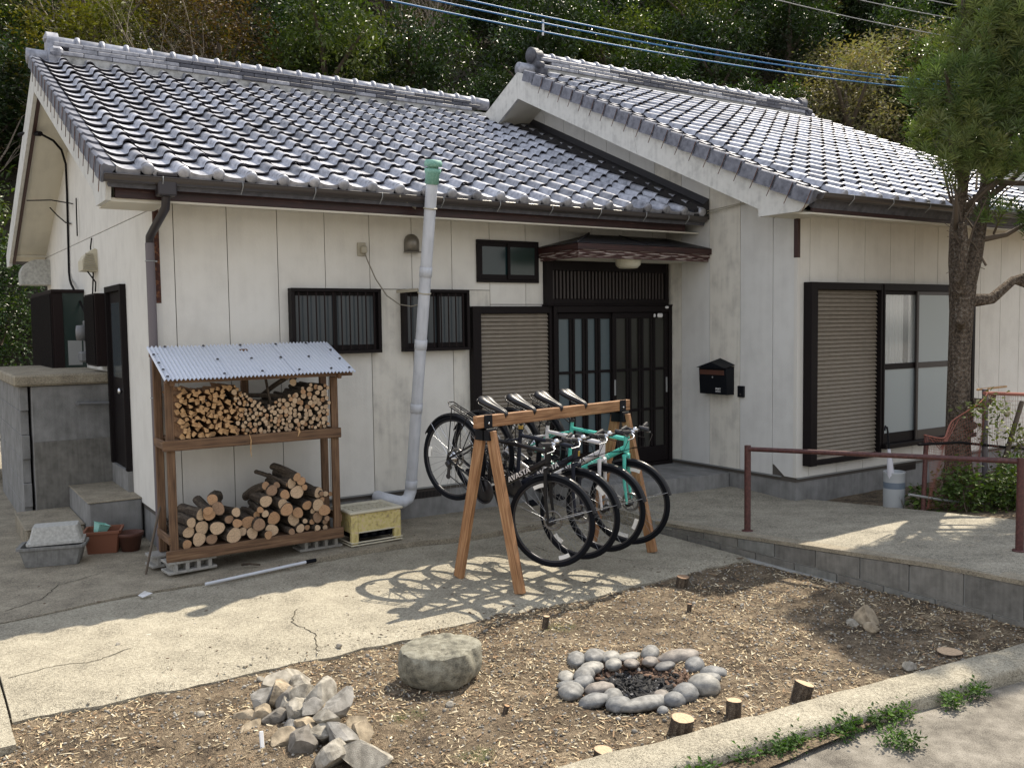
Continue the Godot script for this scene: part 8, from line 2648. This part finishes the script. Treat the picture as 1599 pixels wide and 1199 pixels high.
func build_weeds() -> void:
	var mesh := clump_mesh(51, 22, 0.035, 0.03, 0.014, 1.2)
	var i := 0
	var L := ["at the kerb's left end at the picture's bottom edge", "small and solitary, second from the left along the kerb", "broad, with a tall blade, midway along the kerb", "joined to the right of the one with a tall blade", "thin and pale between the two broad ones", "dense and bright, right of the middle of the kerb", "largest bright one on the right half of the kerb", "small, on the road in front of the kerb", "smallest, alone on the road surface", "sparse, second from the right along the kerb", "rightmost thin one along the kerb"]
	for q in [[1.03, 5.32, 0.1], [1.35, 5.33, 0.08], [1.58, 5.36, 0.13], [1.70, 5.35, 0.13], [1.92, 5.41, 0.09], [2.11, 5.42, 0.13], [2.30, 5.45, 0.13], [2.05, 5.6, 0.06], [2.1, 5.68, 0.05], [2.72, 5.52, 0.08], [2.9, 5.52, 0.07]]:
		var t := thing("weed", "green weed tuft " + L[i], "weed", Vector3(q[0], -0.05, q[1]), Basis.IDENTITY, "weeds along the kerb")
		var xs := []
		var cs := []
		for k in int(900 * q[2] * q[2] * 10.0) / 10 + 6:
			var a := rng.randf() * TAU
			var r: float = sqrt(rng.randf()) * q[2]
			xs.append(Transform3D(Basis(Vector3.UP, rng.randf() * TAU).scaled(Vector3.ONE * rng.randf_range(0.6, 1.1)), Vector3(cos(a) * r * 1.3, 0.02 + rng.randf() * 0.025, sin(a) * r * 0.5)))
			cs.append([Color(0.06, 0.13, 0.02), Color(0.1, 0.19, 0.03), Color(0.045, 0.095, 0.02)][rng.randi() % 3] * rng.randf_range(0.7, 1.3))
		obj("leaves", baked(mesh, xs, cs), mats.leaf_soft, t)
		i += 1

func _ready() -> void:
	rng.seed = 12345
	var eye := Vector3(-1.8077, 1.9785, 8.1984)
	var cam := Camera3D.new()
	cam.name = "camera"
	add_child(cam)
	cam.position = eye
	cam.rotation_degrees = Vector3(-3.702, -33.398, -0.785)
	cam.fov = 45.3
	cam.near = 0.05
	cam.far = 400.0
	cam.current = true
	var env := Environment.new()
	env.background_mode = Environment.BG_SKY
	var sky := Sky.new()
	var sm := ProceduralSkyMaterial.new()
	sm.sky_top_color = Color(0.79, 0.82, 0.88)
	sm.sky_horizon_color = Color(1.0, 0.975, 0.935)
	sm.sky_curve = 0.18
	sm.ground_bottom_color = Color(0.3, 0.28, 0.24)
	sm.ground_horizon_color = Color(0.6, 0.6, 0.58)
	sm.sky_energy_multiplier = 0.98
	sky.sky_material = sm
	env.sky = sky
	env.tonemap_mode = Environment.TONE_MAPPER_LINEAR
	env.tonemap_exposure = 1.42
	env.sdfgi_enabled = true
	env.ssao_enabled = true
	env.ssil_enabled = true
	var we := WorldEnvironment.new()
	we.name = "world"
	we.environment = env
	add_child(we)
	var sun := DirectionalLight3D.new()
	sun.name = "sun"
	add_child(sun)
	sun.look_at_from_position(Vector3.ZERO, Vector3(-0.706, -1.0, 0.264), Vector3.UP)
	sun.light_color = Color(1.0, 0.955, 0.88)
	sun.light_energy = 1.6
	sun.light_angular_distance = 0.5
	sun.shadow_enabled = true

	make_materials()
	build_ground()
	build_kerbs()
	var house := thing("house", "single-storey white-walled Japanese house with grey tiled roofs and a projecting wing", "house", Vector3.ZERO)
	build_walls(house)
	build_eaves(house)
	build_roofs(house, eye)
	build_openings(house)
	build_fittings(house)
	build_hill_plants(eye)
	build_left_bushes()
	build_near_tree()
	build_shed()
	build_firewood()
	build_rack()
	build_bikes()
	build_left_yard()
	build_crate()
	build_mailbox()
	build_umbrella()
	build_net()
	build_cables()
	build_bed_plants()
	build_firepit()
	build_rocks()
	build_moss()
	build_weeds()
	build_grit()
	build_cracks()
	chips(-2.3, 4.05, 2.8, 5.3, 38000, func(x, z):
		if z < slab_edge(x) - 0.01 and x > -1.46: return hash(Vector2(x, z)) % 10 < 1 and z > slab_edge(x) - 0.12
		if Vector2(x - 1.49, z - 4.38).length() < 0.27: return false
		return true)
